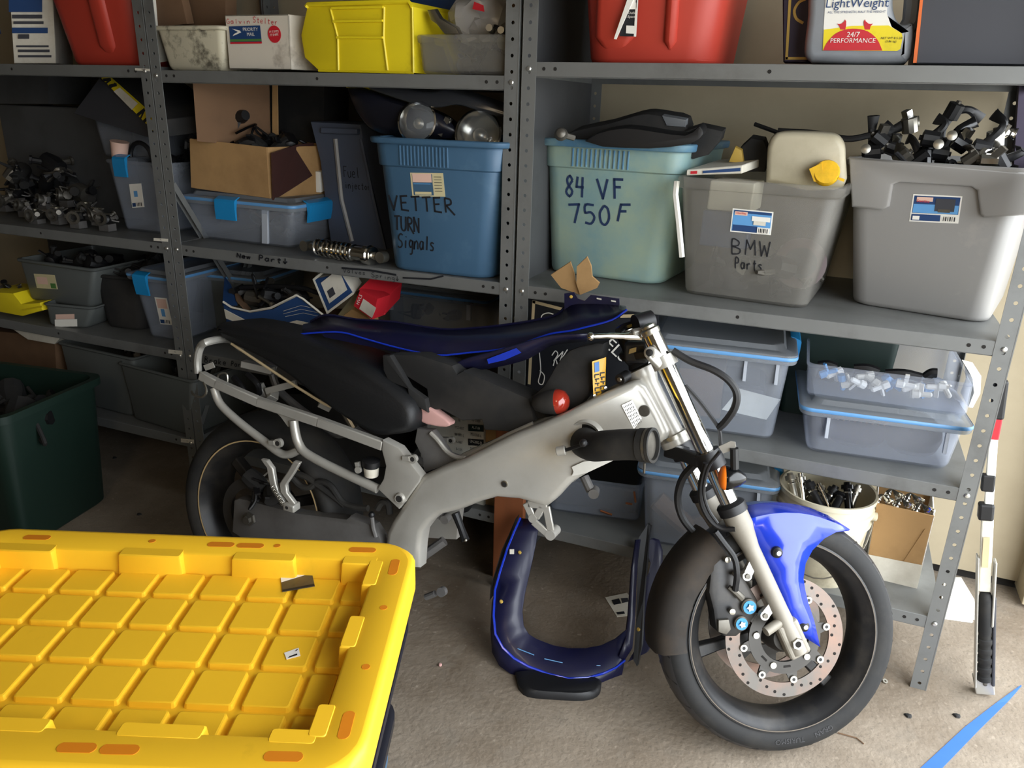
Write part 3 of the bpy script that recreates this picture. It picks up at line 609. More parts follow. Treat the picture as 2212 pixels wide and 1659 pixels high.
# ---------------------------------------------------------------- right unit, top shelf
ZC1 = 1.529
t = tote('storage_tote', 'big red tote with rounded corners and a white hanging tag on the right unit', 'tote', (1262, 131), (1540, 137), None, None, ZC1, .4, 'red_tote', Y=2.02, h=.36, flare=.035, rad=.07, rim=(.02, .012))
e = t.e
mb = MB('red_tote'); mb.loft([rring(t.w*.62+a, t.w*.72-a, -.002-.035*zz/.36-o, .03, .02, zz, t.F, 3) for zz, a, o in ((.02, .02, -.01), (.05, 0, .012), (.3, 0, .012))]); build(mb, 'corner_rib', e)
mb = MB('red_tote'); mb.loft([rring(t.w*.08+a, t.w*.4-a, -.002-.035*zz/.36-o, .03, .02, zz, t.F, 3) for zz, a, o in ((.02, .03, -.01), (.06, 0, .01), (.3, 0, .01))]); build(mb, 'corner_rib', e)
tg = thing('paper_tag', AY(1360, 60, 1.99), 'white and black printed tag hanging on the front of the big red tote', 'tag')
mb = MB('ink'); mb.ext([AY(1338, 78, 1.985), AY(1371, 79, 1.985), AY(1378, -10, 1.985), AY(1355, -10, 1.985)], (0, .001, 0)); c = build(mb, 'card', tg, smooth=0)
mb = MB('white'); mb.ext([AY(1326, 84, 1.98), AY(1331, 85, 1.98), AY(1370, -5, 1.98), AY(1358, -10, 1.98)], (0, .003, 0)); build(mb, 'folded_edge', tg, smooth=0)
mb = MB('white'); mb.ext([AY(1369, 79, 1.983), AY(1374, 79, 1.983), AY(1379, -10, 1.983), AY(1374, -10, 1.983)], (0, .001, 0)); mb.ext([AY(1358, 20, 1.983), AY(1375, 20, 1.983), AY(1377, -10, 1.983), AY(1364, -10, 1.983)], (0, .001, 0)); mb.ext([AY(1352, 72, 1.983), AY(1370, 73, 1.983), AY(1371, 56, 1.983), AY(1353, 55, 1.983)], (0, .001, 0)); build(mb, 'print_field', tg, smooth=0)
text(tg, 'tag_print', '4-Outlet\n3-Spaces', AY(1363, 32, 1.982), (1, 0, 0), (0, 0, 1), .008, 'white')
# litter jug
Yj = 2.03; e = thing('litter_jug', AY(1850, 137, Yj+.07), 'grey plastic jug with a white, yellow and red cat litter label', 'jug')
out = curve2([(1752, 134), (1738, 120), (1738, 90), (1745, 30), (1748, -60), (1770, -90), (1920, -90), (1975, -60), (1980, 0), (1978, 60), (1972, 110), (1962, 130), (1945, 136), (1850, 137)], 3)
hole = curve2([(1934, -40), (1955, -44), (1962, -20), (1958, 20), (1950, 46), (1939, 40), (1934, 0), (1934, -40)], 2)[:-1]
mb = MB('jug'); a0 = [AY(a, b, Yj) for a, b in out]; a1 = [p+Vector((0, .14, 0)) for p in a0]
# body left of the handle, then the handle loop on the right
body = curve2([(1752, 134), (1738, 120), (1738, 90), (1745, 30), (1748, -60), (1770, -90), (1925, -90), (1930, -40), (1929, 10), (1936, 40), (1950, 52), (1975, 50), (1972, 110), (1962, 130), (1945, 136), (1850, 137)], 3)
mb.ext([AY(a, b, Yj) for a, b in body], (0, .14, 0), .018, .018); bd = build(mb, 'jug_body', e, smooth=60)
mb = MB('jug'); mb.tube([AY(1956, 66, Yj+.06), AY(1968, 45, Yj+.06), AY(1971, 20, Yj+.06), AY(1974, -20, Yj+.06), AY(1965, -60, Yj+.06), AY(1935, -70, Yj+.06)], .019, 10); build(mb, 'handle', e)
lb = [(1777, 109), (1779, 60), (1783, 0), (1786, -40), (1918, -40), (1917, 0), (1916, 30), (1926, 58), (1948, 72), (1950, 80), (1945, 106), (1938, 110)]
mb = MB('white'); mb.ext([AY(a, b, Yj-.001) for a, b in lb], (0, .002, 0)); lbl = build(mb, 'label', e, smooth=0)
mb = MB('yellow_bin'); mb.ext([AY(a, b, Yj-.0018) for a, b in [(1777, 109), (1780, 64), (1840, 56), (1920, 55), (1948, 72), (1950, 80), (1945, 106), (1938, 110)]], (0, .001, 0)); build(mb, 'label_field', lbl, smooth=0)
mb = MB('lred'); mb.ext([AY(a, b, Yj-.0026) for a, b in curve2([(1778, 109), (1786, 93), (1803, 74), (1825, 64), (1850, 62), (1875, 68), (1895, 85), (1906, 109)], 3)], (0, .001, 0)); build(mb, 'label_dome', lbl, smooth=0)
for cx, sg in ((1822, 1), (1872, -1)):
    q = [(0, 12), (-7, 12), (-9, 4), (-14, -1), (-9, 0), (-4, -1), (2, -6), (3, -10), (6, -6), (6, 2), (4, 12)]
    mb = MB('lred'); mb.ext([AY(cx+sg*a, 52+b, Yj-.0022) for a, b in q], (0, .0008, 0)); build(mb, 'label_cat', lbl, smooth=0)
text(lbl, 'label_print', 'LightWeight', AY(1851, 7, Yj-.003), (1, 0, .0), (0, 0, 1), .026, 'lblue')
text(lbl, 'label_print', '24/7', AY(1843, 75, Yj-.004), (1, 0, .0), (0, 0, 1), .015, 'white')
text(lbl, 'label_print', 'PERFORMANCE', AY(1842, 88, Yj-.004), (1, 0, .0), (0, 0, 1), .0135, 'white')
text(lbl, 'label_print', 'NET WT 8.5 LB\n(3.86 kg)', AY(1925, 86, Yj-.003), (1, 0, .0), (0, 0, 1), .0065, 'ink')
text(lbl, 'label_print', 'ALL THE STRENGTH, HALF THE WEIGHT', AY(1850, 26, Yj-.003), (1, 0, .0), (0, 0, 1), .0065, 'lblue')
# purple and gold box, dark box with orange edge
e, fr = carton('game_box', 'purple box with gold frame and moon standing behind the litter jug', 'box', [AY(1692, 135, 2.1), AY(1760, 136, 2.1), AY(1772, -60, 2.1), AY(1690, -60, 2.1)], (.0, .05, 0), 'box_purple')
mb = MB('gold'); mb.ribbon([AY(1750, 126, 2.098), AY(1699, 126, 2.098), AY(1710, -60, 2.098)], .006, NF); mb.ribbon([AY(a, b, 2.098) for a, b in curve2([(1740, -2), (1726, 5), (1716, 22), (1720, 40), (1735, 50)], 3)], .006, NF); build(mb, 'gold_frame', fr, smooth=0)
e, fr = carton('flat_box', 'large dark box with an orange edge at the right end of the top shelf', 'box', [AY(1978, 138, 2.02), AY(2260, 142, 2.02), AY(2270, -80, 2.02), AY(1998, -80, 2.02)], (0, .3, 0), 'box_dark')
quadp(e, 'orange_edge', [AY(1972, 136, 2.018), AY(1980, 136, 2.018), AY(2002, -80, 2.018), AY(1996, -80, 2.018)], 'orange', (0, -.001, 0), .002)
# ---------------------------------------------------------------- middle unit, second shelf
t = tote('storage_tote', 'blue tote hand-lettered VETTER TURN Signals holding chrome headlamps', 'tote', (841, 581), (1060, 606), (795, 297), (1094, 305), Z2, .40, 'blue_tote', rim=(.016, .012), rad=.05, band=.075, band_out=.006)
blue = t
ribs(t, t.w*.18, t.w*.62, 14, t.h-.072, t.h-.02, .006, 'blue_tote')
scrawl(t.e, 'VETTER', ((840, 421), (978, 428), (843, 453)), t.p, t.nv, .0042)
scrawl(t.e, 'TURN', ((852, 465), (906, 471), (853, 496)), t.p, t.nv, .0042, gap=.15)
scrawl(t.e, 'Signals', ((861, 504), (940, 512), (860, 534)), t.p, t.nv, .0035, gap=.1)
decal(t, ((886, 373), (957, 374), (891, 424)), [('labeltan', 0, 0, 1, 1), ('blue_tote', .05, .05, .66, .95), ('labelpink', .06, .03, .64, .4), ('sky_blue', .08, .45, .6, .48), ('labeltan', .1, .8, .6, .92)]+[('box_dark', .72, .15+.12*i, .95, .17+.12*i) for i in range(6)])
# fairing shell, screen and lamps on the blue tote
Yf = t.O.y+.10
e = thing('fairing_shell', AY(900, 290, Yf+.05), 'dark navy fairing nose resting in the blue tote behind the headlamps', 'fairing')
q = curve2([(748, 187), (790, 192), (860, 214), (930, 236), (975, 262), (985, 300), (880, 300), (810, 285), (775, 250), (757, 215)], 3)
mb = MB('navy_black'); mb.loft([[AY(a, b, Yf+.02) for a, b in q], [AY(866+(a-866)*.96, 245+(b-245)*.94, Yf-.02) for a, b in q], [AY(866+(a-866)*.7, 245+(b-245)*.6, Yf-.04) for a, b in q]], False, True); mb.ext([AY(a, b, Yf+.02) for a, b in q], (0, .03, 0)); build(mb, 'shell', e, smooth=60)
mb = MB('yellow_bin'); mb.tube([AY(748, 187, Yf+.0), AY(776, 184, Yf+.02), AY(860, 212, Yf+.0), AY(925, 233, Yf)], .003, 6); build(mb, 'edge_trim', e)
mb = MB('glass'); q = curve2([(780, 176), (830, 186), (900, 198), (930, 200), (960, 194), (1000, 205), (1060, 225), (1090, 238), (1085, 254), (1030, 240), (985, 228), (940, 234), (880, 222), (800, 196)], 3)
mb = MB('smoke_dark'); mb.ext([AY(a, b, Yf-.05) for a, b in q], (0, .05, .01), .004, .01); one(mb, 'wind_screen', 'warped smoky plastic screen lying over the fairing in the blue tote', 'screen', smooth=50)
for i, (cx, cy, r, dy, lbl) in enumerate(((902, 264, .056, -.05, 'round chrome headlamp with clear lens at the left of the blue tote'), (1034, 290, .066, -.02, 'round chrome headlamp lying lower at the right of the blue tote'))):
    e = thing('headlamp', AY(cx, cy, Yf+dy), lbl, 'headlamp'); c = AY(cx, cy, Yf+dy); ax = Vector((.12, -1, .25))
    mb = MB('chrome'); mb.lathe([(r*.3, -.05), (r*.8, -.03), (r, -.004), (r*1.03, .0), (r*1.03, .006), (r*.95, .008)], c, ax, 28, cap1=False); mb.lathe([(r*.93, .006), (r*.7, -.018), (r*.3, -.034), (r*.1, -.036)], c, ax, 28, cap0=False); build(mb, 'reflector', e, smooth=60)
    mb = MB('steelbright'); mb.lathe([(r*.28, -.034), (r*.3, -.01), (r*.16, 0), (.002, .002)], c, ax, 16); build(mb, 'bulb_shield', e)
    mb = MB('glass'); mb.lathe([(r*.95, .007), (r*.8, .016), (r*.4, .024), (.002, .026)], c, ax, 28, cap0=False); build(mb, 'lens', e, smooth=70)
mb = MB('steelbright'); mb.bar(AY(952, 292, Yf-.02), AY(970, 255, Yf-.02), .02, .015); mb.tube([AY(945, 262, Yf-.02), AY(972, 258, Yf-.02), AY(965, 292, Yf-.02)], .005); one(mb, 'lamp_bracket', 'bright metal bracket between the two headlamps in the blue tote', 'bracket')
# dark upright tote marked Fuel injector
e = thing('storage_tote', AZ(770, 530, Z2)+Vector((0, .1, 0)), 'dark slate tote standing on end, hand-lettered Fuel injector', 'tote')
Yi = AZ(770, 532, Z2).y
q = [(713, 521), (833, 541), (806, 430), (779, 268), (669, 262), (690, 346)]
PQ = [AY(a, b, Yi) for a, b in q]; mb = MB('greyblue_tote'); mb.ext(PQ, (0, .26, 0), .008, .008); bd = build(mb, 'body', e, smooth=40)
for ln, wd in ([(725, 300), (738, 430), (761, 521)], .016), ([(779, 300), (806, 430), (832, 540)], .012):
    mb = MB('grey_tote' if wd > .015 else 'greyblue_tote'); mb.tube([AY(a, b, Yi-.002) for a, b in ln], wd/2, 6); build(mb, 'rib', e)
mb = MB('greyblue_tote'); mb.box(0, 1, 0, 1, 0, 1, lambda x, y, z: AY(700+78*x, 287-12*z+3*x, Yi)+Vector((0, -.02+.04*y, 0))); build(mb, 'handle_ledge', e, smooth=0, bevel=.003)
scrawl(e, 'Fuel', ((741, 359), (776, 362), (743, 382)), Vector((0, Yi, 0)), NF, .002, gap=.1)
scrawl(e, 'injector', ((744, 391), (800, 396), (745, 406)), Vector((0, Yi, 0)), NF, .002, gap=.1)
# clear bin with blue latches, open carton on it
t = tote('latch_bin', 'clear bin with bright blue latches under the open cardboard box', 'bin', (418, 513), (627, 538), (396, 430), (634, 448), Z2, .36, 'clear_bin', rim=(.01, .004), rad=.025, fl_y=.015)
lid(t, hh=.016); latch(t, t.w*.44, wd=.085, hh=.055); latch(t, 0, 'right', .13, .05, y=.1)
mb = MB('clear_edge'); mb.box(t.w*.74, t.w*.8, -.012, -.002, .01, t.h-.01, t.F); build(mb, 'rib', t.e, smooth=0, bevel=.002)
heap(4, 21, lambda a, b: t.F(t.w*(.2+.7*a), .08+.2*b, .05), .12, ['black', 'greymetal', 'cardboard_d'], 'spare_part', 'dim spare part inside the clear blue-latched bin', 'part', 'parts in the clear blue-latched bin')
zt = t.top; Yc = t.O.y+.0
e, fr = carton('open_carton', 'open brown cardboard box of black parts on the clear blue-latched bin', 'carton', [AY(412, 406, Yc+.0), AY(583, 429, Yc-.01), AY(576, 318, Yc-.01), AY(409, 299, Yc)], (.09, .26, 0), 'cardboard', True); opc = e
mb = MB('maroon'); q = [AY(585, 330, Yc-.012), AY(640, 312, Yc+.1), AY(674, 308, Yc+.17), AY(673, 378, Yc+.15), AY(640, 400, Yc+.1), AY(588, 432, Yc-.01)]; mb.ext(q, (.006, .002, 0)); build(mb, 'plastic_flap', e, smooth=0)
heap(9, 22, lambda a, b: AY(425+215*a, 300+12*a-b*8, Yc+.05+.12*b)+Vector((0, 0, -.03)), .11, ['black', 'blackgloss', 'fabric_black'], 'rubber_part', 'black rubber part piled in the open brown carton', 'part', 'black parts in the open brown carton')
mb = MB('black'); mb.bar(AY(497, 290, Yc+.06), AY(518, 250, Yc+.08), .03, .03); mb.lathe([(.02, -.02), (.024, 0), (.016, .03)], AY(520, 252, Yc+.08), (1, -.3, .2), 12); one(mb, 'black_connector', 'tall black fitting rising above the open brown carton', 'fitting')
mb = MB('cardboard_d'); mb.ext([AY(426, 305, 2.04), AY(583, 320, 2.26), AY(580, 172, 2.26), AY(416, 172, 2.04)], (.0, .005, 0)); build(mb, 'raised_flap', opc, smooth=0)
mb = MB('cardboard'); mb.ext([AY(588, 320, 2.26), AY(600, 322, 2.26), AY(598, 178, 2.26), AY(588, 178, 2.26)], (0, .006, 0)); build(mb, 'flap_edge', opc, smooth=0)
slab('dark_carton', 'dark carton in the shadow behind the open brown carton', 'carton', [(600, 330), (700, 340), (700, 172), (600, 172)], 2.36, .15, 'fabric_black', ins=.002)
slab('white_box', 'narrow white box wedged beside the open brown carton', 'box', [(674, 415), (692, 416), (691, 372), (680, 370)], Yc+.16, .08, 'white', ins=.002)
# shock absorber lying at the shelf front
a = AZ(662, 536, Z2+.022); b = AZ(826, 561, Z2+.022); d = (b-a); L = d.length; d.normalize(); e = thing('shock_absorber', (a+b)/2, 'chrome shock absorber with coil spring lying on the shelf edge', 'shock absorber')
sd = Vector((-d.y, d.x, 0)); up = Vector((0, 0, 1)); a = a+up*.008; b = b+up*.008
mb = MB('steelbright'); mb.tube([a+d*.02, b-d*.02], .012, 12); build(mb, 'shaft', e)
mb = MB('chrome'); n = 100; mb.tube([a+d*(.045+(L*.62-.045)*i/n)+(.024*math.cos(i*8*2*math.pi/n))*sd+(.024*math.sin(i*8*2*math.pi/n))*up for i in range(n+1)], .0045, 6); build(mb, 'coil_spring', e)
mb = MB('chrome'); mb.lathe([(.012, .0), (.026, .002), (.026, .008), (.022, .01), (.022, .05), (.03, .054), (.03, .07), (.026, .074), (.026, .082), (.012, .086)], a+d*L*.62, d, 24); build(mb, 'spring_collar', e)
for p in (a, b):
    mb = MB('steelbright'); mb.lathe([(.009, -.013), (.017, -.013), (.017, .013), (.009, .013)], p, sd, 16); build(mb, 'mounting_eye', e)

# ---------------------------------------------------------------- middle unit, top shelf
ZB1 = 1.496
t = tote('plastic_tub', 'grimy white plastic tub holding brown cardboard', 'tub', (363, 147), (484, 149), None, None, ZB1, .3, 'tub', Y=2.0, h=.125, flare=.018, rad=.02, rim=(.012, .01))
t.xo = -.018
slab('cardboard_piece', 'folded brown cardboard standing in the grimy white tub', 'cardboard', [(395, 60), (488, 60), (486, -40), (400, -40), (392, 10)], 2.1, .05, 'cardboard_d', ins=.003)
slab('cardboard_piece', 'dark torn cardboard leaning at the left of the grimy white tub', 'cardboard', [(335, 60), (404, 52), (396, 15), (385, -30), (330, -30)], 2.05, .03, 'cardboard_d', ins=.003)
Ym = 2.0
e, fr = carton('mailing_box', 'stained white mailing box with a blue postal label and a red round sticker', 'box', [AY(495, 149, Ym), AY(628, 150, Ym), AY(623, 31, Ym), AY(485, 33, Ym)], (.09, .2, 0), 'mailbox')
def lab(quad, m, l=.001): return quadp(fr, 'printed_patch', [AY(a, b, Ym-l) for a, b in quad], m, (0, -.0004, 0), .0004)
lab([(498, 94), (566, 93), (562, 55), (495, 57)], 'lblue'); lab([(498, 90), (565, 89), (565, 84), (497, 85)], 'lgreen', .0016); lab([(498, 95), (566, 94), (566, 90), (498, 91)], 'lred', .0018)
mb = MB('white'); mb.ext([AY(a, b, Ym-.002) for a, b in [(501, 62), (518, 66), (521, 70), (503, 78), (505, 74), (514, 69)]], (0, -.0004, 0)); build(mb, 'postal_emblem', fr, smooth=0)
text(fr, 'postal_print', 'PRIORITY\nMAIL', AY(541, 69, Ym-.0025), (1, 0, 0), (0, 0, 1), .013, 'white')
mb = MB('lred'); c = AY(593, 74, Ym-.0012); mb.lathe([(.023, 0), (.023, .0006)], c, (0, -1, 0), 28); st = build(mb, 'round_sticker', fr, smooth=0); st.scale = (1, 1, 1)
text(st, 'sticker_print', 'IF IT FITS\nIT SHIPS', AY(592, 72, Ym-.0025), (1, 0, .05), (0, 0, 1), .0085, 'white')
scrawl(fr, 'Galvin', ((489, 41), (540, 41), (490, 51)), Vector((0, Ym, 0)), NF, .0012, 'lred'); scrawl(fr, 'Stelter', ((547, 36), (600, 42), (547, 48)), Vector((0, Ym, 0)), NF, .0012, 'lred')
quadp(e, 'printed_patch', [AY(632, 92, Ym+.02)+Vector((.0, 0, 0)), AY(655, 94, Ym+.13), AY(654, 56, Ym+.13), AY(632, 55, Ym+.02)], 'lblue', (.004, -.003, 0), .0005)
# yellow stacking bin lying on its side
Yy = 1.99; k = .25316
oq = [(95, 38), (955, 12), (990, 58), (1000, 622), (190, 604), (70, 492), (38, 300)]
P = [AY(640+a*k, b*k, Yy) for a, b in oq]; e = thing('stacking_bin', bcen(P), 'bright yellow stacking bin turned on its side on the top shelf', 'bin')
mb = MB('yellow_bin'); mb.ext(P, (.03, .26, .0), .004, .004); build(mb, 'shell', e, smooth=30)
rim = [AY(640+a*k, b*k, Yy-.004) for a, b in [(85, 60), (100, 36), (955, 10), (990, 56)]]
mb = MB('yellow_bin'); mb.tube(rim, .006, 6); build(mb, 'rim', e)
for ln in ([(290, 70), (355, 320), (360, 600)], [(750, 60), (745, 330), (780, 600)], [(190, 603), (1000, 622)], [(990, 60), (1000, 622)]):
    mb = MB('yellow_bin'); mb.tube([AY(640+a*k, b*k, Yy-.001) for a, b in ln], .0035, 6); build(mb, 'side_rib', e)
for ln in ([(320, 185), (745, 178)], [(350, 320), (745, 322)], [(310, 72), (750, 62)]):
    mb = MB('yellow_bin'); mb.bar(AY(640+ln[0][0]*k, ln[0][1]*k, Yy-.001), AY(640+ln[1][0]*k, ln[1][1]*k, Yy-.001), .016, .006, up=Vector((0, 0, 1))); build(mb, 'finger_ledge', e, smooth=0, bevel=.001)
t = tote('tray_bin', 'low smoky plastic bin of hoses and bagged parts beside the post', 'bin', (909, 157), (1112, 160), None, None, ZB1, .3, 'smoke_bin', Y=1.99, h=.098, flare=.008, rad=.02, rim=(.02, .004))
tr = t
heap(8, 24, lambda a, b: t.F(.03+(t.w-.05)*a, .05+.18*b, .03+.05*(a > .1)), .09, ['greymetal', 'steelbright', 'black'], 'metal_fitting', 'small metal fitting jumbled in the low smoky bin', 'fitting', 'fittings in the low smoky bin')
mb = MB('bag'); mb.ball(AY(1035, 40, 2.12), .07, 12, (1.2, .8, 1)); rb = random.Random(2)
for v in mb.v: v += Vector((rb.uniform(-1, 1), rb.uniform(-1, 1), rb.uniform(-1, 1)))*.011
b_ = one(mb, 'plastic_bag', 'clear plastic bag with a red and blue print above the low smoky bin', 'bag')
quadp(b_, 'print', [AY(1022, 20, 2.04)-Vector(b_.location)*0, AY(1048, 26, 2.04), AY(1046, 12, 2.04), AY(1026, 4, 2.04)], 'lred', (0, -.004, 0))
slab('grey_lever', 'grey metal lever arm leaning out of the low smoky bin', 'lever', [(922, 22), (938, 20), (950, 40), (985, 60), (992, 74), (960, 74), (942, 52), (930, 44)], 2.02, .02, 'steelbright', ins=.003)
for i, (a, b) in enumerate(((1060, 63), (1085, 68))):
    mb = MB('steelbright'); mb.lathe([(.006, -.02), (.009, -.02), (.009, .02), (.006, .02)], AY(a, b, 2.02), (.2, -1, .1), 14); one(mb, 'bushing', nth('short open metal tube end at the right of the low smoky bin', i, 2), 'tube', 'tube ends in the low smoky bin')
slab('flat_carton', 'brown carton corner behind the bag on the top shelf', 'carton', [(1062, 60), (1112, 60), (1112, -30), (1070, -30)], 2.3, .1, 'cardboard_d', ins=.002)
slab('navy_tub', 'dark navy tub edge showing behind the yellow bin', 'tub', [(850, 60), (985, 60), (990, -40), (850, -40)], 2.3, .1, 'lblue', ins=.004)

# ---------------------------------------------------------------- right unit, third shelf
Z3 = .59
t = tote('latch_bin', 'large clear lidded bin with a blue gasket behind the front forks', 'bin', (1412, 917), (1668, 953), (1402, 742), (1712, 781), Z3, .36, 'clear_bin', rim=(.01, .004), rad=.03, fl_y=.02)
lid(t, hh=.02, out=.014); latch(t, 0, 'right', .12, .05, y=.2)
for fx in (.72, .97):
    mb = MB('clear_edge'); mb.box(t.w*fx-.004, t.w*fx+.004, -.024, -.012, t.h-.07, t.h-.014, t.F); build(mb, 'latch_post', t.e, smooth=0)
inner(t, 'packed_carton', 'dark carton packed inside the large clear bin behind the forks', 'carton', .05, t.w*.55, .08, .28, .012, .15, 'cardboard_d')
inner(t, 'packed_bag', 'grey padded bag inside the large clear bin behind the forks', 'bag', t.w*.5, t.w*.92, .1, .3, .012, .11, 'box_dark', bevel=.02)
mb = MB('paper'); mb.ext([t.F(.18, .03, .06), t.F(.3, .05, .04), t.F(.33, .06, .1), t.F(.22, .05, .12)], (0, .002, 0)); one(mb, 'paper_slip', 'pale paper slip inside the large clear bin behind the forks', 'paper')
mb = MB('green_dark'); mb.loft([rring(a, b, 2.3, 2.5, .02, z, ident) for a, b, z in ((-.07, .2, Z3), (-.09, .22, Z3+.3))]); one(mb, 'green_tub', 'dark green tub at the back of the third shelf between clear bins', 'tub', smooth=50)
t = tote('latch_bin', 'clear bin of black discs with a blue gasket, under the open clear bin', 'bin', (1742, 975), (2050, 1018), (1738, 880), (2092, 930), Z3, .34, 'milky_bin', rim=(.01, .004), rad=.03, fl_y=.016)
lid(t, hh=.014, out=.013); latch(t, 0, 'right', .1, .04, 'clear_edge', y=.2)
for fx in (.12, .93):
    mb = MB('clear_edge'); mb.box(t.w*fx-.004, t.w*fx+.004, -.024, -.012, t.h-.07, t.h-.014, t.F); build(mb, 'latch_post', t.e, smooth=0)
low = t
for i, (fx, fyy, zz, r, nm, lb) in enumerate(((.38, .15, .05, .085, 'cover_disc', 'wide black dished disc lying left in the lower clear bin'), (.8, .13, .045, .07, 'cover_disc', 'glossy black cup at the right in the lower clear bin'), (.62, .24, .07, .055, 'cover_disc', 'smaller black ring between the two large discs in the lower clear bin'))):
    mb = MB('blackgloss'); mb.lathe([(r*.7, -.03), (r, -.025), (r*1.02, 0), (r*.95, .015), (r*.4, .02), (r*.1, .018)], t.F(t.w*fx, fyy, zz), (.1, -.45, 1), 28); one(mb, nm, lb, 'disc')
mb = MB('copper'); p = [t.F(.05+.14*i/60, .05+.012*math.sin(i*1.05), t.h-.03+.012*math.cos(i*1.05)) for i in range(61)]; mb.tube(p, .0015, 5); one(mb, 'copper_coil', 'thin copper coil near the top left of the lower clear bin', 'coil')
zt = low.top
Yu = low.O.y-.0
t = tote('open_bin', 'open clear bin of small white parts stacked on the blue-gasket bin', 'bin', (1742, 856), (2090, 904), (1746, 786), (2106, 829), zt-.008, .34, 'milky_bin', rim=(.008, .004), rad=.018, fl_y=.012)
upb = t
mb = MB('white'); mb.loft([[t.F(t.w+t.fl+a, y, z) for a, z in ((.004, t.h-.0), (.03, t.h-.004), (.034, t.h-.05), (.022, t.h-.09), (.012, t.h-.09), (.02, t.h-.05), (.012, t.h-.014))] for y in (.08, .2)]); build(mb, 'latch_handle', t.e)
rn = random.Random(5)
for i in range(16):
    mb = MB(rn.choice(['white', 'paper', 'sky_blue', 'white'])); c = t.F(.04+(t.w-.08)*(i+.5)/16, .025+.06*rn.random(), .03+.025*rn.random()); a = Vector((rn.uniform(-1, 1), rn.uniform(-.4, .4), rn.uniform(-.4, .5))).normalized()
    mb.lathe([(.004, -.022), (.011, -.02), (.011, -.004), (.007, 0), (.007, .022), (.003, .026)], c, a, 8); mb.bar(c, c+a.cross(Vector((0, 1, .3)))*.03, .01, .005)
    one(mb, 'plastic_fitting', nth('small pale plastic fitting in the open clear bin', i, 16), 'fitting', 'pale fittings in the open clear bin')
for i, (a, b, c, d, lb) in enumerate(((1768, 786, 1806, 790, 'long flat black cover'), (1845, 792, 1898, 800, 'ribbed black clamp'), (1912, 803, 1990, 812, 'flat black bar'), (1998, 812, 2024, 802, 'short black handle tilted up'))):
    Yq = t.O.y+.14; mb = MB('black'); p = AY(a, b+4, Yq); q = AY(c, d+4, Yq); mb.tube(curve([p, (p+q)/2+Vector((0, 0, .006)), q], 3), .013, 8); mb.bar(p-Vector((0, 0, .02)), q-Vector((0, 0, .03)), .03, .02)
    one(mb, 'black_part', lb+' showing above the rim of the open clear bin', 'part')
mb = MB('trim_blue'); mb.loft([rring(1, 2, 0, 1, .02, z, lambda x, y, zz: AY(1757+340*(x-1), 716+(x-1)*42-zz, t.O.y+.42)+Vector((0, .03*y, 0))) for z in (0, 14)]); one(mb, 'bin_lid', 'blue-edged clear lid standing behind the open clear bin', 'lid')
# black printed board
e = thing('printed_board', AY(1260, 850, 2.03), 'black board with white border lines and lettering behind the blue tail fairing', 'sign')
q = [AY(1136, 870, 2.03), AY(1420, 890, 2.03), AY(1420, 672, 2.03), AY(1147, 646, 2.03)]; mb = MB('ink'); mb.ext(q, (0, .02, 0)); bd = build(mb, 'board', e, smooth=0)
mb = MB('tan'); mb.ribbon([AY(1143, 830, 2.028), AY(1153, 652, 2.028), AY(1230, 672, 2.028)], .009, NF); mb.ribbon([AY(1340, 683, 2.028), AY(1392, 682, 2.028)], .009, NF); build(mb, 'border', bd, smooth=0)
mb = MB('white')
for q in ([(1168, 690), (1172, 680), (1185, 676), (1198, 680)], [(1165, 760), (1168, 800), (1163, 825), (1172, 830), (1176, 812), (1166, 800)], [(1192, 768), (1200, 758), (1205, 766), (1196, 780), (1210, 766), (1216, 760), (1212, 775), (1226, 755)], [(1195, 790), (1200, 776), (1206, 790), (1212, 772)]): mb.ribbon([AY(a, b, 2.028) for a, b in curve2(q, 4)], .003, NF)
build(mb, 'script_lettering', bd, smooth=0)
text(bd, 'lettering', 'ELS', AY(1331, 757, 2.026), (.8, 0, -.6), (.6, 0, .8), .05, 'white')
# ---------------------------------------------------------------- right unit, bottom shelf
Z4 = .222
t = tote('latch_bin', 'clear lidded bin on the bottom shelf behind the front wheel', 'bin', (1392, 1172), (1655, 1214), (1386, 1012), (1676, 1062), Z4, .34, 'clear_bin', rim=(.01, .004), rad=.03, fl_y=.016)
lid(t, hh=.018, out=.014); latch(t, 0, 'right', .09, .045, y=.12)
mb = MB('clear_edge'); mb.box(t.w*.9-.004, t.w*.9+.004, -.026, -.014, t.h-.08, t.h-.014, t.F); build(mb, 'latch_post', t.e, smooth=0)
mb = MB('cardboard_d'); mb.tube(curve([t.F(.03, .05, .12), t.F(.1, .04, .07), t.F(.14, .05, .05), t.F(.22, .05, .1)], 4), .03, 8); one(mb, 'rolled_hose', 'dull tan curved part inside the lidded bottom-shelf bin', 'part')
inner(t, 'packed_box', 'dark box inside the lidded bottom-shelf bin', 'box', t.w*.5, t.w*.95, .05, .25, .012, .15, 'box_dark')
t = tote('shoe_bin', 'shallow clear bin of copper bits on the bottom shelf beside the wooden board', 'bin', (1186, 1104), (1379, 1131), (1186, 1022), (1391, 1055), Z4, .28, 'clear_bin', rim=(.008, .004), rad=.025, fl_y=.01)
mb = MB('black'); mb.box(.01, t.w-.01, .03, t.depth-.02, .012, t.h*.75, t.F); one(mb, 'black_parts_tray', 'black tray of parts filling the shallow clear bin', 'tray', smooth=0, bevel=.01)
for i, (a, b, c, d) in enumerate(((1297, 1103, 1322, 1112), (1352, 1087, 1366, 1089), (1370, 1062, 1373, 1085))):
    mb = MB('copper'); mb.tube([AY(a, b, t.O.y+.02), AY(c, d, t.O.y+.02)], .0035, 6); one(mb, 'copper_pin', ['long copper pin low in the shallow clear bin', 'short copper pin at the right of the shallow clear bin', 'upright thin pin at the right wall of the shallow clear bin'][i], 'pin')
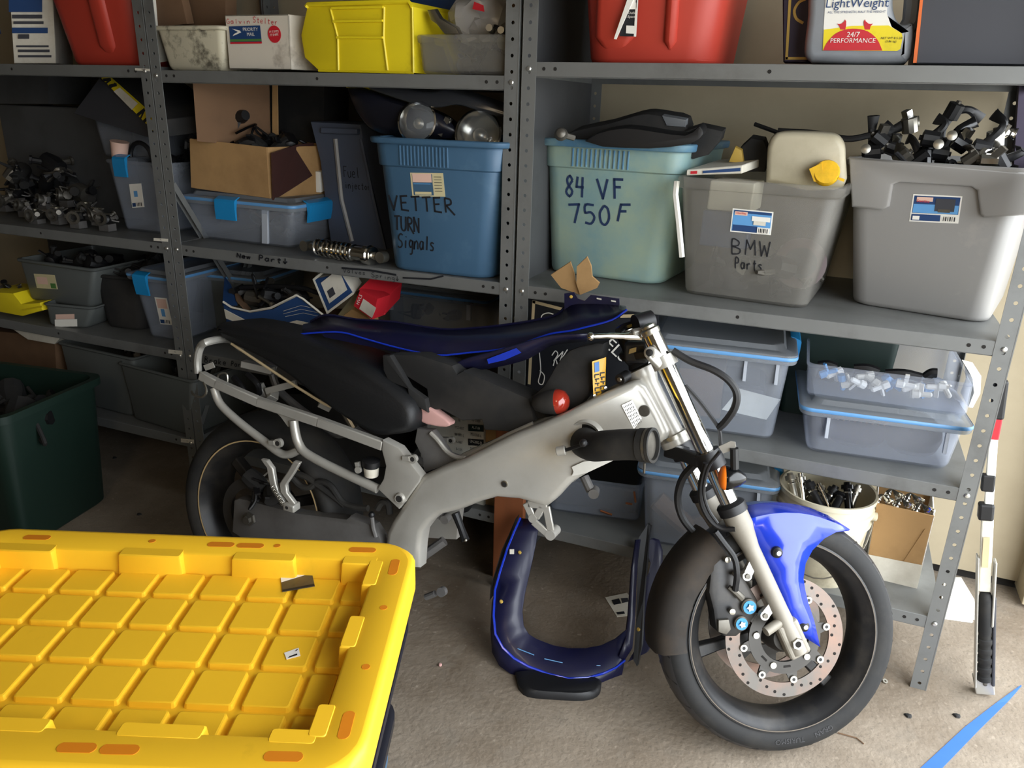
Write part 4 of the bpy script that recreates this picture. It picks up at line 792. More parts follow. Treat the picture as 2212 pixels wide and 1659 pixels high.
# bucket of shafts
zt_ = .475; cb = AZ(1789, 1052, zt_); e = thing('paint_bucket', (cb.x, cb.y, Z4), 'dirty cream plastic bucket full of chrome fork parts', 'bucket')
rt = (AZ(1886, 1052, zt_)-AZ(1693, 1052, zt_)).length/2; hb = zt_-Z4; B0 = Vector((cb.x, cb.y, Z4))
mb = MB('bucket'); mb.lathe([(rt*.82, 0), (rt*.84, .005), (rt*.94, hb*.68), (rt*.985, hb*.68), (rt*.985, hb*.71), (rt*.95, hb*.72), (rt*.955, hb*.8), (rt*1.0, hb*.8), (rt*1.0, hb*.84), (rt*.965, hb*.85), (rt*.97, hb*.94), (rt*1.01, hb*.95), (rt*1.01, hb), (rt*.96, hb), (rt*.8, .01)], B0, (0, 0, 1), 40); build(mb, 'body', e, smooth=45)
mb = MB('steelbright'); mb.tube([B0+Vector((rt*1.0*math.cos(a), -abs(rt*1.0*math.sin(a)) if 1 else 0, hb*.78-hb*.62*math.sin(a))) for a in [math.pi*i/16 for i in range(17)]], .002, 6); build(mb, 'bail', e)
mb = MB('bucket'); mb.lathe([(.012, -.01), (.012, .006), (.006, .008)], B0+Vector((rt*1.0, -.01, hb*.78)), (1, 0, 0), 12); build(mb, 'bail_boss', e)
for i, (a, b, c, d, r, mt) in enumerate(sorted(((1712, 1052, 1706, 1022, .012, 'steelbright'), (1733, 1062, 1729, 1022, .011, 'chrome'), (1760, 1068, 1744, 1038, .012, 'black'), (1783, 1078, 1768, 1044, .01, 'chrome'), (1790, 1078, 1806, 1050, .013, 'black'), (1812, 1080, 1818, 1068, .013, 'black'), (1832, 1072, 1830, 1042, .013, 'blackgloss'), (1845, 1076, 1854, 1048, .01, 'steelbright'), (1752, 1078, 1742, 1062, .011, 'greymetal')), key=lambda q: q[2])):
    p = AY(a, b, cb.y-.02+.01*(i % 3)); q = AY(c, d, cb.y+.0+.01*(i % 3)); dd = (q-p); LL = dd.length; dd.normalize(); mb = MB(mt)
    mb.lathe([(r*.8, -.06), (r*.8, LL*.5), (r*1.25, LL*.5), (r*1.25, LL*.8), (r*.7, LL*.82), (r*.7, LL)], p, dd, 14); mb.use('chrome'); mb.lathe([(r*1.0, LL*.2), (r*1.0, LL*.3)], p, dd, 14)
    one(mb, 'metal_shaft', nth('metal shaft standing in the cream bucket', i, 9), 'shaft', 'shafts in the cream bucket')
# carton of chrome parts
A_ = AZ(1867, 1243, Z4); B_ = AZ(1981, 1271, Z4); nrm = Vector(((B_-A_).y, -(B_-A_).x, 0)).normalized()
TR = AP(2019, 1115, B_+nrm*-.0, nrm); TL = AP(1893, 1086, A_, nrm)
e, fr = carton('parts_carton', 'brown and white carton of chrome rocker parts at the end of the bottom shelf', 'carton', [A_, B_, TR, TL], -nrm*.15+Vector((0, 0, .005)), ['cardboard', 'white', 'paper', 'paper'], True)
quadp(e, 'white_strip', [A_, B_, B_+(TR-B_)*.33, A_+(TL-A_)*.30], 'paper', nrm*.001, .001)
mb = MB('cardboard'); mb.bar(A_+(TL-A_)*.32+(B_-A_)*.68+nrm*.001, A_+(TL-A_)*.8+(B_-A_)*.95+nrm*.001, .003, .001, up=nrm); build(mb, 'crease', fr, smooth=0)
rn = random.Random(9)
for i in range(5):
    c = TL+(TR-TL)*(.16+.17*i)-nrm*(.03+.05*(i % 2))+Vector((0, 0, -.004)); mb = MB('chrome'); mb.tube(curve([c+Vector((-.022, 0, -.012)), c+Vector((-.01, .01, .012)), c+Vector((.006, 0, .004)), c+Vector((.022, -.01, .008))], 4), [.006+.003*math.sin(k) for k in range(13)], 8); mb.lathe([(.005, -.012), (.01, -.01), (.01, .01), (.005, .012)], c+Vector((.012, 0, 0)), (.3, .2, 1), 10); mb.ball(c+Vector((-.02, 0, -.008)), .009, 6)
    one(mb, 'rocker_arm', nth('chrome rocker arm lying in the brown and white carton', i, 5), 'rocker arm', 'rocker arms in the carton')

# ---------------------------------------------------------------- middle unit, third shelf
Z3B = .585
t = tote('latch_bin', 'clear bin with blue gasket under the VETTER tote, copper fittings inside', 'bin', (838, 722), (1046, 752), (826, 622), (1052, 660), Z3B, .33, 'clear_bin', rim=(.01, .004), rad=.03, fl_y=.012)
lid(t, hh=.018, out=.012); latch(t, 0, 'right', .1, .05, y=.12)
for fx in (.06, .86):
    mb = MB('clear_edge'); mb.box(t.w*fx-.008, t.w*fx+.008, -.02, -.01, t.h-.07, t.h-.012, t.F); build(mb, 'latch_post', t.e, smooth=0)
heap(6, 51, lambda a, b: t.F(.04+(t.w-.08)*a, .05+.15*b, .05+.03*b), .09, ['copper', 'greymetal', 'black'], 'copper_fitting', 'copper fitting inside the clear bin under the VETTER tote', 'fitting', 'fittings in the clear bin under the VETTER tote')
# torn blue carton of parts
Yk = 1.99; e = thing('torn_carton', AY(590, 695, Yk+.1), 'torn blue and white carton of greasy parts on the third shelf', 'carton'); torn = e
q = [(482, 655), (500, 668), (540, 676), (590, 668), (640, 640), (652, 648), (700, 688), (690, 715), (560, 715), (490, 700)]
mb = MB('lblue'); mb.ext([AY(a, b, Yk) for a, b in q], (0, .004, 0)); f_ = build(mb, 'front_panel', e, smooth=0)
mb = MB('paper'); mb.tube([AY(a, b, Yk-.001) for a, b in [(482, 652), (500, 664), (540, 673), (585, 665), (641, 638), (655, 646), (702, 684)]], .004, 5); build(mb, 'torn_edge', f_)
mb = MB('paper'); mb.ribbon([AY(a, b, Yk-.001) for a, b in [(612, 672), (650, 660), (688, 668)]], .001, NF); mb.ribbon([AY(a, b, Yk-.001) for a, b in [(612, 678), (650, 668), (690, 676)]], .001, NF); mb.ribbon([AY(a, b, Yk-.001) for a, b in [(616, 684), (655, 676), (692, 684)]], .001, NF); build(mb, 'printed_lines', f_, smooth=0)
mb = MB('lblue'); mb.ext([AY(480, 660, Yk+.0), AY(485, 598, Yk+.16), AY(498, 615, Yk+.14), AY(512, 660, Yk+.02)], (.003, 0, 0)); build(mb, 'side_panel', e, smooth=0)
mb = MB('cardboard_d'); mb.ext([AY(510, 650, Yk+.04), AY(505, 625, Yk+.12), AY(540, 668, Yk+.06), AY(530, 672, Yk+.01)], (.002, .004, 0)); build(mb, 'inner_flap', e, smooth=0)
mb = MB('cardboard_d'); mb.box(0, 1, 0, 1, 0, 1, lambda x, y, z: AY(486+214*x, 700+10*x, Yk+.005)+Vector((0, .26*y, .004*z))); build(mb, 'bottom_panel', e, smooth=0)
mb = MB('paper'); mb.ext([AY(484, 668, Yk-.003), AY(534, 694, Yk-.006), AY(520, 700, Yk-.006), AY(488, 688, Yk-.003)], (0, .003, 0)); build(mb, 'torn_flap', e, smooth=0)
heap(9, 61, lambda a, b: AY(510+150*a, 650-10*b, Yk+.06+.12*b), .11, ['black', 'fabric_black', 'greymetal', 'black'], 'greasy_part', 'greasy black part piled in the torn blue carton', 'part', 'greasy parts in the torn blue carton')
mb = MB('black'); mb.tube(curve([AY(520, 622, Yk+.1), AY(580, 618, Yk+.08), AY(650, 622, Yk+.06), AY(690, 634, Yk+.05)], 5), .008, 8); one(mb, 'black_cable', 'thick black cable lying over the torn blue carton', 'cable')
mb = MB('steelbright'); mb.tube([AY(560, 640, Yk+.05), AY(588, 658, Yk+.03)], .006, 8); mb.lathe([(.006, -.006), (.01, -.005), (.01, .005), (.006, .006)], AY(588, 658, Yk+.03), (1, 0, -.5), 10); one(mb, 'steel_bolt', 'bright bolt lying on the greasy parts in the torn blue carton', 'bolt')
# blue and white box tilted, red box
def tilted(name, label, px, Yf, dv, mats):
    P = [AY(a, b, Yf+dy) for a, b, dy in px]; return carton(name, label, 'box', P, dv, mats)
e, fr = tilted('parts_box', 'blue box with a white label tilted against the torn carton', [(707, 679, 0), (764, 636, 0), (736, 591, .02), (676, 603, .02)], 2.0, (-.02, .08, .02), ['lblue', 'paper', 'paper', 'paper'])
def sub4(P, x0, y0, x1, y1): f = lambda x, y: P[0]+(P[1]-P[0])*x+(P[3]-P[0])*y; return [f(x0, y0), f(x1, y0), f(x1, y1), f(x0, y1)]
Pq = [AY(707, 679, 2.0), AY(764, 636, 2.0), AY(736, 591, 2.02), AY(676, 603, 2.02)]
quadp(fr, 'white_label', sub4(Pq, .2, .2, .88, .78), 'paper', (0, -.0012, 0)); quadp(fr, 'barcode', sub4(Pq, .28, .3, .5, .5), 'box_dark', (0, -.0022, 0), .0003)
for a in (0, 1): quadp(fr, 'edge_wear', sub4(Pq, 0, .94*a, 1, .94*a+.06), 'paper', (0, -.0012, 0))
quadp(fr, 'edge_wear', sub4(Pq, 0, 0, .06, 1), 'paper', (0, -.0013, 0))
e, fr = tilted('parts_box', 'bright red parts box with a white label beside the clear bin', [(800, 691, 0), (833, 678, .05), (838, 640, .05), (775, 625, 0)], 2.0, (-.0, .09, .03), 'lred')
Pq = [AY(764, 661, 1.995), AY(804, 690, 1.985), AY(815, 646, 1.985), AY(778, 626, 1.995)]
mb = MB('lred'); mb.ext(Pq, (.005, .07, .0)); build(mb, 'end_face', e, smooth=0); quadp(e, 'white_label', sub4(Pq, .3, .08, .98, .7), 'paper', (-.0004, -.0012, 0)); 
text(e, 'box_print', 'HVLS', sum(sub4(Pq, .05, .1, .25, .95), Vector())/4+Vector((-.0006, -.002, 0)), Pq[3]-Pq[0], Pq[0]-Pq[1], .016, 'white')
slab('cream_carton', 'cream carton lying between the blue box and the red box', 'carton', [(722, 690), (785, 700), (775, 640), (768, 632), (745, 660)], 2.08, .08, 'labeltan', ins=.002)
slab('tan_carton', 'flat tan carton low between the blue box and the red box', 'carton', [(730, 690), (800, 708), (798, 690), (760, 668)], 2.02, .05, 'cardboard', ins=.002)
t = tote('latch_bin', 'dim clear bin with a blue lid edge at the left end of the third shelf', 'bin', (432, 706), (560, 722), (428, 596), (566, 606), Z3B, .3, 'greybin', rim=(.01, .004), rad=.03, fl_y=.012)
lid(t, hh=.016)
# flap with scrawled letters under the torn carton
mb = MB('paper'); q = [AY(612, 700, 1.985), AY(640, 692, 1.985), AY(676, 700, 1.985), AY(650, 722, 1.983), AY(620, 716, 1.983)]; mb.ext(q, (0, .003, 0)); fl = build(mb, 'lettered_flap', torn, smooth=0)
scrawl(fl, 'TNIK', ((626, 706), (664, 703), (630, 718)), Vector((0, 1.9815, 0)), NF, .002)
# ---------------------------------------------------------------- middle unit, bottom shelf and floor before it
Z4B = .228
e, fr = carton('battery_carton', 'white carton printed with rows of part numbers on the bottom shelf', 'carton', [AY(905, 1110, 2.0), AY(1046, 1110, 2.0), AY(1046, 900, 2.0), AY(905, 900, 2.0)], (0, .2, 0), 'paper')
rows = ['NF-0489', 'AL-F-04', 'MS-0368-6', 'UN-2002-D', 'NC-35-200']
for i, s in enumerate(rows):
    y = 908+i*15.5; dk = i in (1, 3); mm = 'green_dark' if i == 1 else ('ink' if i == 3 else None)
    if mm: quadp(fr, 'number_field', [AY(1012, y+7+ (0), 1.999), AY(1045, y+9, 1.999), AY(1045, y-5, 1.999), AY(1012, y-7, 1.999)], mm, (0, -.001, 0), .0004)
    text(fr, 'part_number', s, AY(1028, y+1, 1.9965), (1, 0, 0), (0, 0, 1), .0135, 'white' if mm else 'ink', sx=.62)
    text(fr, 'part_number', ['98', 'YTZ-4007', '08-1801-S', 'A-0887', 'B-1105'][i], AY(992, y+1, 1.9965), (1, 0, 0), (0, 0, 1), .0125, 'ink', sx=.62)
e, fr = carton('brown_carton', 'brown carton beside the white part-number carton on the bottom shelf', 'carton', [AY(1048, 1110, 2.01), AY(1100, 1110, 2.01), AY(1100, 900, 2.01), AY(1048, 900, 2.01)], (0, .2, 0), 'cardboard')
mb = MB('wood_brown'); a = AY(1069, 1240, 1.93); b = AY(1131, 1240, 1.93); mb.box(a.x, b.x, 1.91, 1.93, 0, .57); one(mb, 'wooden_board', 'reddish brown wooden board standing before the middle posts', 'board', smooth=0, bevel=.003)
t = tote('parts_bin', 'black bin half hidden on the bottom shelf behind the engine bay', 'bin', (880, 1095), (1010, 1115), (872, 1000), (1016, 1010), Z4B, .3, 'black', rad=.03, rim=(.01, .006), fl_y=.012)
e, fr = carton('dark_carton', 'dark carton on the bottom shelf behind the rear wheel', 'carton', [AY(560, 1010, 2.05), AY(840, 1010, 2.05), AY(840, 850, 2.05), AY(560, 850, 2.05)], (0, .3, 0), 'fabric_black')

# ================================================================ left unit
ZA = (.245, .58, .957, 1.508)
e, fr = carton('printed_carton', 'white printed carton at the left end of the top shelf', 'carton', [AY(30, 137, 2.0), AY(121, 137, 2.06), AY(112, -50, 2.06), AY(18, -50, 2.0)], (-.16, .2, 0), 'paper')
for a, b, c, d, mm in ((20, 26, 92, -10, 'lblue'), (27, 40, 92, 32, 'box_dark'), (30, 52, 95, 46, 'box_dark'), (27, 72, 104, 60, 'lblue'), (40, 84, 64, 74, 'box_dark'), (36, 102, 106, 98, 'box_dark'), (40, 113, 108, 107, 'box_dark'), (40, 124, 112, 119, 'box_dark')):
    f = lambda x: 2.0+.06*(x-30)/91
    quadp(fr, 'printed_line', [AY(a, b, f(a)), AY(c, b, f(c)), AY(c, d, f(c)), AY(a, d, f(a))], mm, (0, -.0015, 0), .0004)
quadp(e, 'end_print', [AY(0, 75, 2.03), AY(10, 74, 2.02), AY(6, 58, 2.02), AY(0, 58, 2.03)], 'lblue', (0, -.012, 0))
t = tote('storage_tote', 'dim red tote at the right end of the left top shelf', 'tote', (148, 137), (300, 139), None, None, ZA[3], .4, 'red_tote', Y=2.02, h=.34, flare=.05, rad=.06, rim=(.02, .012))
mb = MB('red_tote'); mb.loft([rring(t.w*.52+a, t.w*.75-a, -.05*zz/.34-o, .03, .02, zz, t.F, 3) for zz, a, o in ((.02, .02, -.01), (.06, 0, .012), (.3, 0, .014))]); build(mb, 'corner_rib', t.e)
slab('carton_edge', 'thin white carton upright between the red tote and the post', 'carton', [(313, 138), (322, 138), (306, -40), (290, -40)], 2.0, .2, 'paper', ins=.001)
# second level
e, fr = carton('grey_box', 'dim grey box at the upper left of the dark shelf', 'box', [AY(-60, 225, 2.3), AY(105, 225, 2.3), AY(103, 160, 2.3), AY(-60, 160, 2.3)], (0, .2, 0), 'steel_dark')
mb = MB('steel_dark'); mb.box(-3.22, -2.5, 2.3, 2.5, ZA[2]+.0, AY(50, 226, 2.3).z-.003); one(mb, 'dark_filler', 'dark crate under the dim grey box darkening the back of the left unit', 'filler', smooth=0, bevel=.005)  # unseen dark mass, widened to blacken the wall behind this shelf
e, fr = carton('striped_carton', 'black and yellow striped carton lying tilted under the top shelf', 'carton', [AY(158, 245, 2.12), AY(330, 300, 2.02), AY(330, 262, 2.02), AY(215, 168, 2.12)], (.12, .2, .03), ['box_dark', 'fabric_black', 'fabric_black', 'fabric_black'])
ed = [AY(218, 168, 2.1), AY(232, 164, 2.1), AY(342, 262, 2.0), AY(330, 282, 2.0)]
mb = MB('yellow_bin'); mb.ext(ed, (0, .01, 0)); sp = build(mb, 'yellow_edge', e, smooth=0)
for i in range(8):
    k0 = (.05, .11, .17, .2, .72, .78, .84, .9)[i]; A0 = ed[0]+(ed[3]-ed[0])*k0; B0_ = ed[1]+(ed[2]-ed[1])*k0
    mb = MB('ink'); mb.ribbon([A0+Vector((0, -.0015, 0)), B0_+Vector((0, -.0015, 0))+(ed[2]-ed[1])*.03*(-1)**i], .006 if i % 2 else .01, NF); build(mb, 'stripe', sp, smooth=0)
quadp(sp, 'white_label', [ed[0]+(ed[3]-ed[0])*.27, ed[0]+(ed[3]-ed[0])*.62, ed[1]+(ed[2]-ed[1])*.62, ed[1]+(ed[2]-ed[1])*.27], 'paper', (0, -.002, 0))
# clear bins with blue latches
t = tote('latch_bin', 'clear blue-latched bin with a paper label below the tilted clear bin', 'bin', (268, 497), (350, 507), (224, 345), (355, 352), ZA[2], .3, 'clear_bin', rim=(.012, .005), rad=.025, fl_y=.02)
decal(t, ((279, 398), (305, 396), (286, 449)), [('white', 0, 0, 1, 1), ('sky_blue', .3, .3, .6, .55), ('lblue', .06, .8, .35, .96)]+barcode(.45, .92, .8, .95, 4))
latch(t, t.w*.22, wd=.06, hh=.055, out=.008)
heap(4, 71, lambda a, b: t.F(.02+(t.w-.04)*a, .1+.1*b, t.h-.02), .11, ['black', 'fabric_black'], 'black_hose_part', 'black rubber part above the left blue-latched bin', 'part', 'black rubber parts above the left clear bin')
mb = MB('black'); c = AY(305, 340, t.O.y+.06); mb.tube([c+Vector((.05*math.cos(a), 0, .05*math.sin(a))) for a in [math.pi*i/12 for i in range(13)]], .008, 8); one(mb, 'hose_loop', 'arched black hose above the clear blue-latched bin', 'hose')
t2 = tote('latch_bin', 'small clear bin with a blue lid tipped above the lower clear bin', 'bin', (222, 335), (328, 332), (196, 262), (320, 235), AY(230, 338, 2.2).z, .2, 'clear_bin', rim=(.01, .005), rad=.02, Y=2.2, fl_y=.01)
mb = MB('clip_blue'); mb.ext([AY(196, 256, 2.18), AY(222, 262, 2.17), AY(280, 245, 2.17), AY(264, 222, 2.18), AY(200, 245, 2.18)], (0, .05, .01)); build(mb, 'latch', t2.e, smooth=0)
mb = MB('labelpink'); mb.lathe([(.025, 0), (.03, .05), (.032, .055)], AY(258, 340, 2.1), (.2, 0, 1), 16); one(mb, 'paper_cup', 'small pale cup between the two clear bins in the left unit', 'cup')
# carburettors
rn = random.Random(3)
for i in range(11):
    px = 12+22*i+rn.uniform(-4, 4); py = (440, 425, 452, 470, 440, 466, 430, 474, 455, 468, 480)[i]; dy = (.15, .2, .12, .05, .15, .05, .2, .04, .12, .06, .05)[i]
    c = AY(px, py-6, 2.0+dy); s = .05; mb = gadget(900+i, c, .075, ['greymetal', 'greymetal', 'silver_dark', 'black'], n=6)
    ax = Vector((rn.uniform(-.5, .5), -1, rn.uniform(-.2, .3))); mb.use('greymetal'); mb.lathe([(s*.3, s*.1), (s*.34, s*.2), (s*.34, s*.5), (s*.48, s*.52), (s*.48, s*.62), (s*.3, s*.62), (s*.28, s*.3)], c, ax, 14)
    mb.use(rn.choice(['steelbright', 'greymetal'])); mb.box(-s*.5, s*.5, -s*.1, s*.1, s*.35, s*.45, lambda x, y, z: c+Vector((x, y, z))); mb.bar(c+Vector((0, -.005, s*.4)), c+Vector((s*.1, -.005, -s*.6)), .008, .008); mb.use('silver_dark'); mb.box(-s*.45, s*.45, -s*.35, s*.35, -s*.8, -s*.3, lambda x, y, z: c+Vector((x, y, z)))
    one(mb, 'carburettor', nth('dull metal carburettor heaped on the left shelf', i, 11), 'carburettor', 'carburettors on the left shelf')
heap(14, 81, lambda a, b: AY(-30+260*a, 440-90*(1-abs(a-.4))*b, 2.3-.1*b), .13, ['black', 'greymetal', 'fabric_black', 'black'], 'engine_scrap', 'dark jumble of engine castings and hoses behind the carburettors', 'parts', stuff=True)
# third level
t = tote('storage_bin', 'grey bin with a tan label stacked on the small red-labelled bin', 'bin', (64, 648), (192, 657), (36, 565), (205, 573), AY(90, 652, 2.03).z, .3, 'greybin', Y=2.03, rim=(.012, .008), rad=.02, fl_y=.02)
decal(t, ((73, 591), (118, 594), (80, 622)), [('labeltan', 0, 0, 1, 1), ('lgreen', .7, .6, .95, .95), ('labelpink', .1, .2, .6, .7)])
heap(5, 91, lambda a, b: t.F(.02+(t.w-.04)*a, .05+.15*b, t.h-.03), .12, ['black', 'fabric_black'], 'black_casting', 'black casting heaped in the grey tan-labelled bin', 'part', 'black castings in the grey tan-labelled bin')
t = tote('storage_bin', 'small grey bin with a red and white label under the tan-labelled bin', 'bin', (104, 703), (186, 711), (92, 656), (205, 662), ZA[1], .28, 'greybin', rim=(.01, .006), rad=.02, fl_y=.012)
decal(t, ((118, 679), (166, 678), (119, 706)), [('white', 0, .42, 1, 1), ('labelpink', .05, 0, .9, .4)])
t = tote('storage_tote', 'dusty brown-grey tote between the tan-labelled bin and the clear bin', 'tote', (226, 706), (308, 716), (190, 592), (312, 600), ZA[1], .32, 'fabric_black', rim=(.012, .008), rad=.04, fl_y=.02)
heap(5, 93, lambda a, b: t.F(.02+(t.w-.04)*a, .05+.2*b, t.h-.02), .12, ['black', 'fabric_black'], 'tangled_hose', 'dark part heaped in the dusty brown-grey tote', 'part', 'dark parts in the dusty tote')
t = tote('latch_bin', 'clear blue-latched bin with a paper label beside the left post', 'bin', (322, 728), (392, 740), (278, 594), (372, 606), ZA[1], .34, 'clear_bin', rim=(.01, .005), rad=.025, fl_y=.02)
lid(t, hh=.014); latch(t, t.w*.35, wd=.06, hh=.06); decal(t, ((334, 642), (360, 644), (347, 700)), [('white', 0, 0, 1, 1), ('labelpink', .1, .05, .9, .4), ('sky_blue', .3, .42, .6, .7), ('lblue', .06, .82, .4, .96)]+barcode(.45, .92, .82, .95, 4))
P = [(0, 632), (28, 634), (46, 657), (86, 654), (92, 671), (48, 683), (0, 674), (-30, 668), (-30, 630)]
e = thing('stacking_bin', AY(30, 680, 1.98), 'small dim yellow stacking bin at the left edge of the photo', 'bin'); mb = MB('yellow_bin'); mb.ext([AY(a, b, 1.975) for a, b in P], (-.02, .16, 0), .003, .003); build(mb, 'shell', e, smooth=30)
mb = MB('yellow_bin'); mb.tube([AY(48, 670, 1.973), AY(92, 662, 1.973)], .003, 6); build(mb, 'front_lip', e)
heap(3, 95, lambda a, b: AY(10+40*a, 640, 2.06), .1, ['black', 'greymetal'], 'small_casting', 'dark part lying in the small dim yellow bin', 'part', 'parts in the dim yellow bin')
mb = MB('black'); mb.loft([rring(-3.22, -2.3, 2.4, 2.53, .03, z, ident) for z in (ZA[1], ZA[1]+.33)]); one(mb, 'black_filler', 'long black filler darkening the back of the left third shelf', 'tub', smooth=50)  # added black mass that stands in for the dark behind the bins
# bottom level
e, fr = carton('brown_carton', 'dim brown carton on the left bottom shelf with grey paper on top', 'carton', [AY(-40, 850, 2.05), AY(126, 866, 2.02), AY(118, 728, 2.02), AY(-40, 712, 2.05)], (0, .3, 0), 'cardboard_d')
slab('crumpled_paper', 'crumpled grey paper on the dim brown carton', 'paper', [(28, 712), (80, 716), (130, 730), (118, 744), (60, 734)], 2.0, .06, 'paper', ins=.003)
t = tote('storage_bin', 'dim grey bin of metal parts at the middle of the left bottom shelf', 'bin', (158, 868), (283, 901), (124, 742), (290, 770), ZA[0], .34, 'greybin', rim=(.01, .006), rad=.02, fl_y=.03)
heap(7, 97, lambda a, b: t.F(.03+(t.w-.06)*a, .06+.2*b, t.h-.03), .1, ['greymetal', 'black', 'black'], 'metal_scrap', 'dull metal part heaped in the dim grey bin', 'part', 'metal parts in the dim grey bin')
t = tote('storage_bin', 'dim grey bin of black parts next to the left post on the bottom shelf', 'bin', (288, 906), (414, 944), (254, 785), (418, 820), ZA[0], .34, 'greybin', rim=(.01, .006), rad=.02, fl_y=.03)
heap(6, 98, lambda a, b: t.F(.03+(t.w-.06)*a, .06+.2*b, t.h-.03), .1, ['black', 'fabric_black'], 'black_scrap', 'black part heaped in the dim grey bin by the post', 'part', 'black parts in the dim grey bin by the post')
# dark green tote on the floor
O_ = AZ(62, 1140, 0); 
def gF(x, y, z): return Vector((-2.27, 1.44, 0))+Vector((math.cos(R(8)), math.sin(R(8)), 0))*x+Vector((-math.sin(R(8)), math.cos(R(8)), 0))*y+Vector((0, 0, z))
e = thing('floor_tote', gF(-.32, .2, 0), 'large dark green tote on the floor at the left edge of the photo', 'tote')
mb = MB('green_dark'); mb.loft([rring(-.6+a, 0-a, 0+a, .42-a, .05, z, gF) for a, z in ((.03, 0), (.02, .01), (0, .45), (-.015, .455), (-.015, .48), (.006, .48), (.03, .02))]); build(mb, 'body', e, smooth=50)
heap(6, 99, lambda a, b: gF(-.5+.42*a, .06+.3*b, .37), .2, ['black', 'fabric_black', 'fabric_black'], 'wheel_part', 'dark bulky part in the large green floor tote', 'part', 'parts in the green floor tote')
mb = MB('steelbright'); mb.lathe([(.02, -.03), (.03, -.028), (.03, .03), (.02, .03)], gF(-.3, .1, .44), (1, .3, .4), 14); one(mb, 'metal_collar', 'pale metal ring in the large green floor tote', 'ring')

# ================================================================ the motorcycle (leaning slightly towards the shelves, front wheel turned away)
LAM = R(8.5); BN = Vector((0, math.cos(LAM), -math.sin(LAM))); BO = Vector((0, 1.605, 0))
def BP(px, py, s): return AP(px, py, BO+BN*s, BN)
def mir(p): return p-2*((p-BO).dot(BN))*BN
bike = thing('motorcycle', (-.68, 1.62, 0), 'stripped silver-framed sport motorcycle without engine, blue front fender, leaning by the shelves', 'motorcycle')
def part(mb, name, parent=None, **k): return build(mb, name, parent or bike, **k)
# ---- front wheel
TH, LE = R(-28), R(18)
FN = Vector((-math.sin(TH)*math.cos(LE), -math.cos(TH)*math.cos(LE), math.sin(LE)))   # towards the camera side
WU = FN.cross(Vector((0, 0, 1))).normalized(); WV = WU.cross(FN)
if WV.z < 0: WV = -WV
if WU.x < 0: WU = -WU
DISC = AP(1694, 1375, Vector((.041, 1.63, .29)), Vector((0, 1, 0)))
W = DISC-FN*.055; RT = .286
def wh(a, r, d=0): return W+r*(math.cos(a)*WU+math.sin(a)*WV)+FN*d
def lathe_w(mb, prof, n=64, **k): return mb.lathe(prof, W, FN, n, u=WU, **k)
mb = MB('rubber'); pf = [(.224, .05), (.24, .056), (.257, .056), (.27, .048), (.280, .032), (.2835, .012), (.284, 0), (.2835, -.012), (.280, -.032), (.27, -.048), (.257, -.056), (.24, -.056), (.224, -.05), (.216, -.04), (.216, .04)]
rgs = [[wh(2*math.pi*k/72, r, d) for k in range(72)] for r, d in pf]
for k in range(len(pf)):
    mb.use('tread' if pf[k][0] > .262 and pf[(k+1) % len(pf)][0] > .262 else 'rubber'); mb.loft([rgs[k], rgs[(k+1) % len(pf)]], False, False)
ft = part(mb, 'front_tire', smooth=40)
for i in range(26):
    for s in (1, -1):
        a = 2*math.pi*i/26+(.06 if s > 0 else 0); mb = MB('black')
        mb.ribbon([wh(a+.05*t*s*.0+.10*t, .2852-.0135*t*t*1.0, s*(.006+.040*t)) for t in (0, .33, .66, 1)], .0035, (wh(a+.05, .29, s*.03)-W).normalized()); part(mb, 'tread_groove', ft, smooth=0)
def tl_(s_, px, py, size):
    P = AP(px, py, W+FN*.057, FN); rd = (P-W); rd = (rd-FN*rd.dot(FN)).normalized(); tg = FN.cross(rd)
    tg = tg if tg.dot(CR) < 0 else -tg
    text(ft, 'tire_lettering', s_, W+rd*.245+FN*.0575, tg, rd, size, 'tread')
tl_('TURISMO', 1706, 1591, .017); tl_('GRAN', 1775, 1568, .017)
mb = MB('rim_black'); pf = [(.224, .049), (.227, .055), (.221, .056), (.215, .048), (.203, .04), (.192, .02), (.19, 0), (.192, -.02), (.203, -.04), (.215, -.048), (.221, -.056), (.227, -.055), (.224, -.049), (.21, -.02), (.21, .02)]
mb.loft([[wh(2*math.pi*k/72, r, d) for k in range(72)] for r, d in pf], close=True); fr_ = part(mb, 'front_rim', smooth=50)
mb = MB('rim_worn'); mb.loft([[wh(2*math.pi*k/72, r, d) for k in range(72)] for r, d in ((.2215, .0563), (.2235, .0565), (.2235, .0557), (.2215, .0557))], close=True); part(mb, 'rim_edge', fr_)
for i in range(3):
    a = R(75+120*i); mb = MB('rim_black')
    mb.loft([[wh(a-w, r, -d-.012), wh(a+w, r, -d-.012), wh(a+w, r, d-.012), wh(a-w, r, d-.012)] for r, w, d in ((.035, .5, .018), (.08, .17, .016), (.14, .09, .013), (.197, .085, .014))]); part(mb, 'wheel_spoke', fr_, bevel=.004)
mb = MB('disc_carrier'); lathe_w(mb, [(.012, -.07), (.03, -.068), (.038, -.05), (.042, -.02), (.042, .02), (.038, .05), (.03, .066), (.012, .068)], 32); part(mb, 'wheel_hub', fr_)
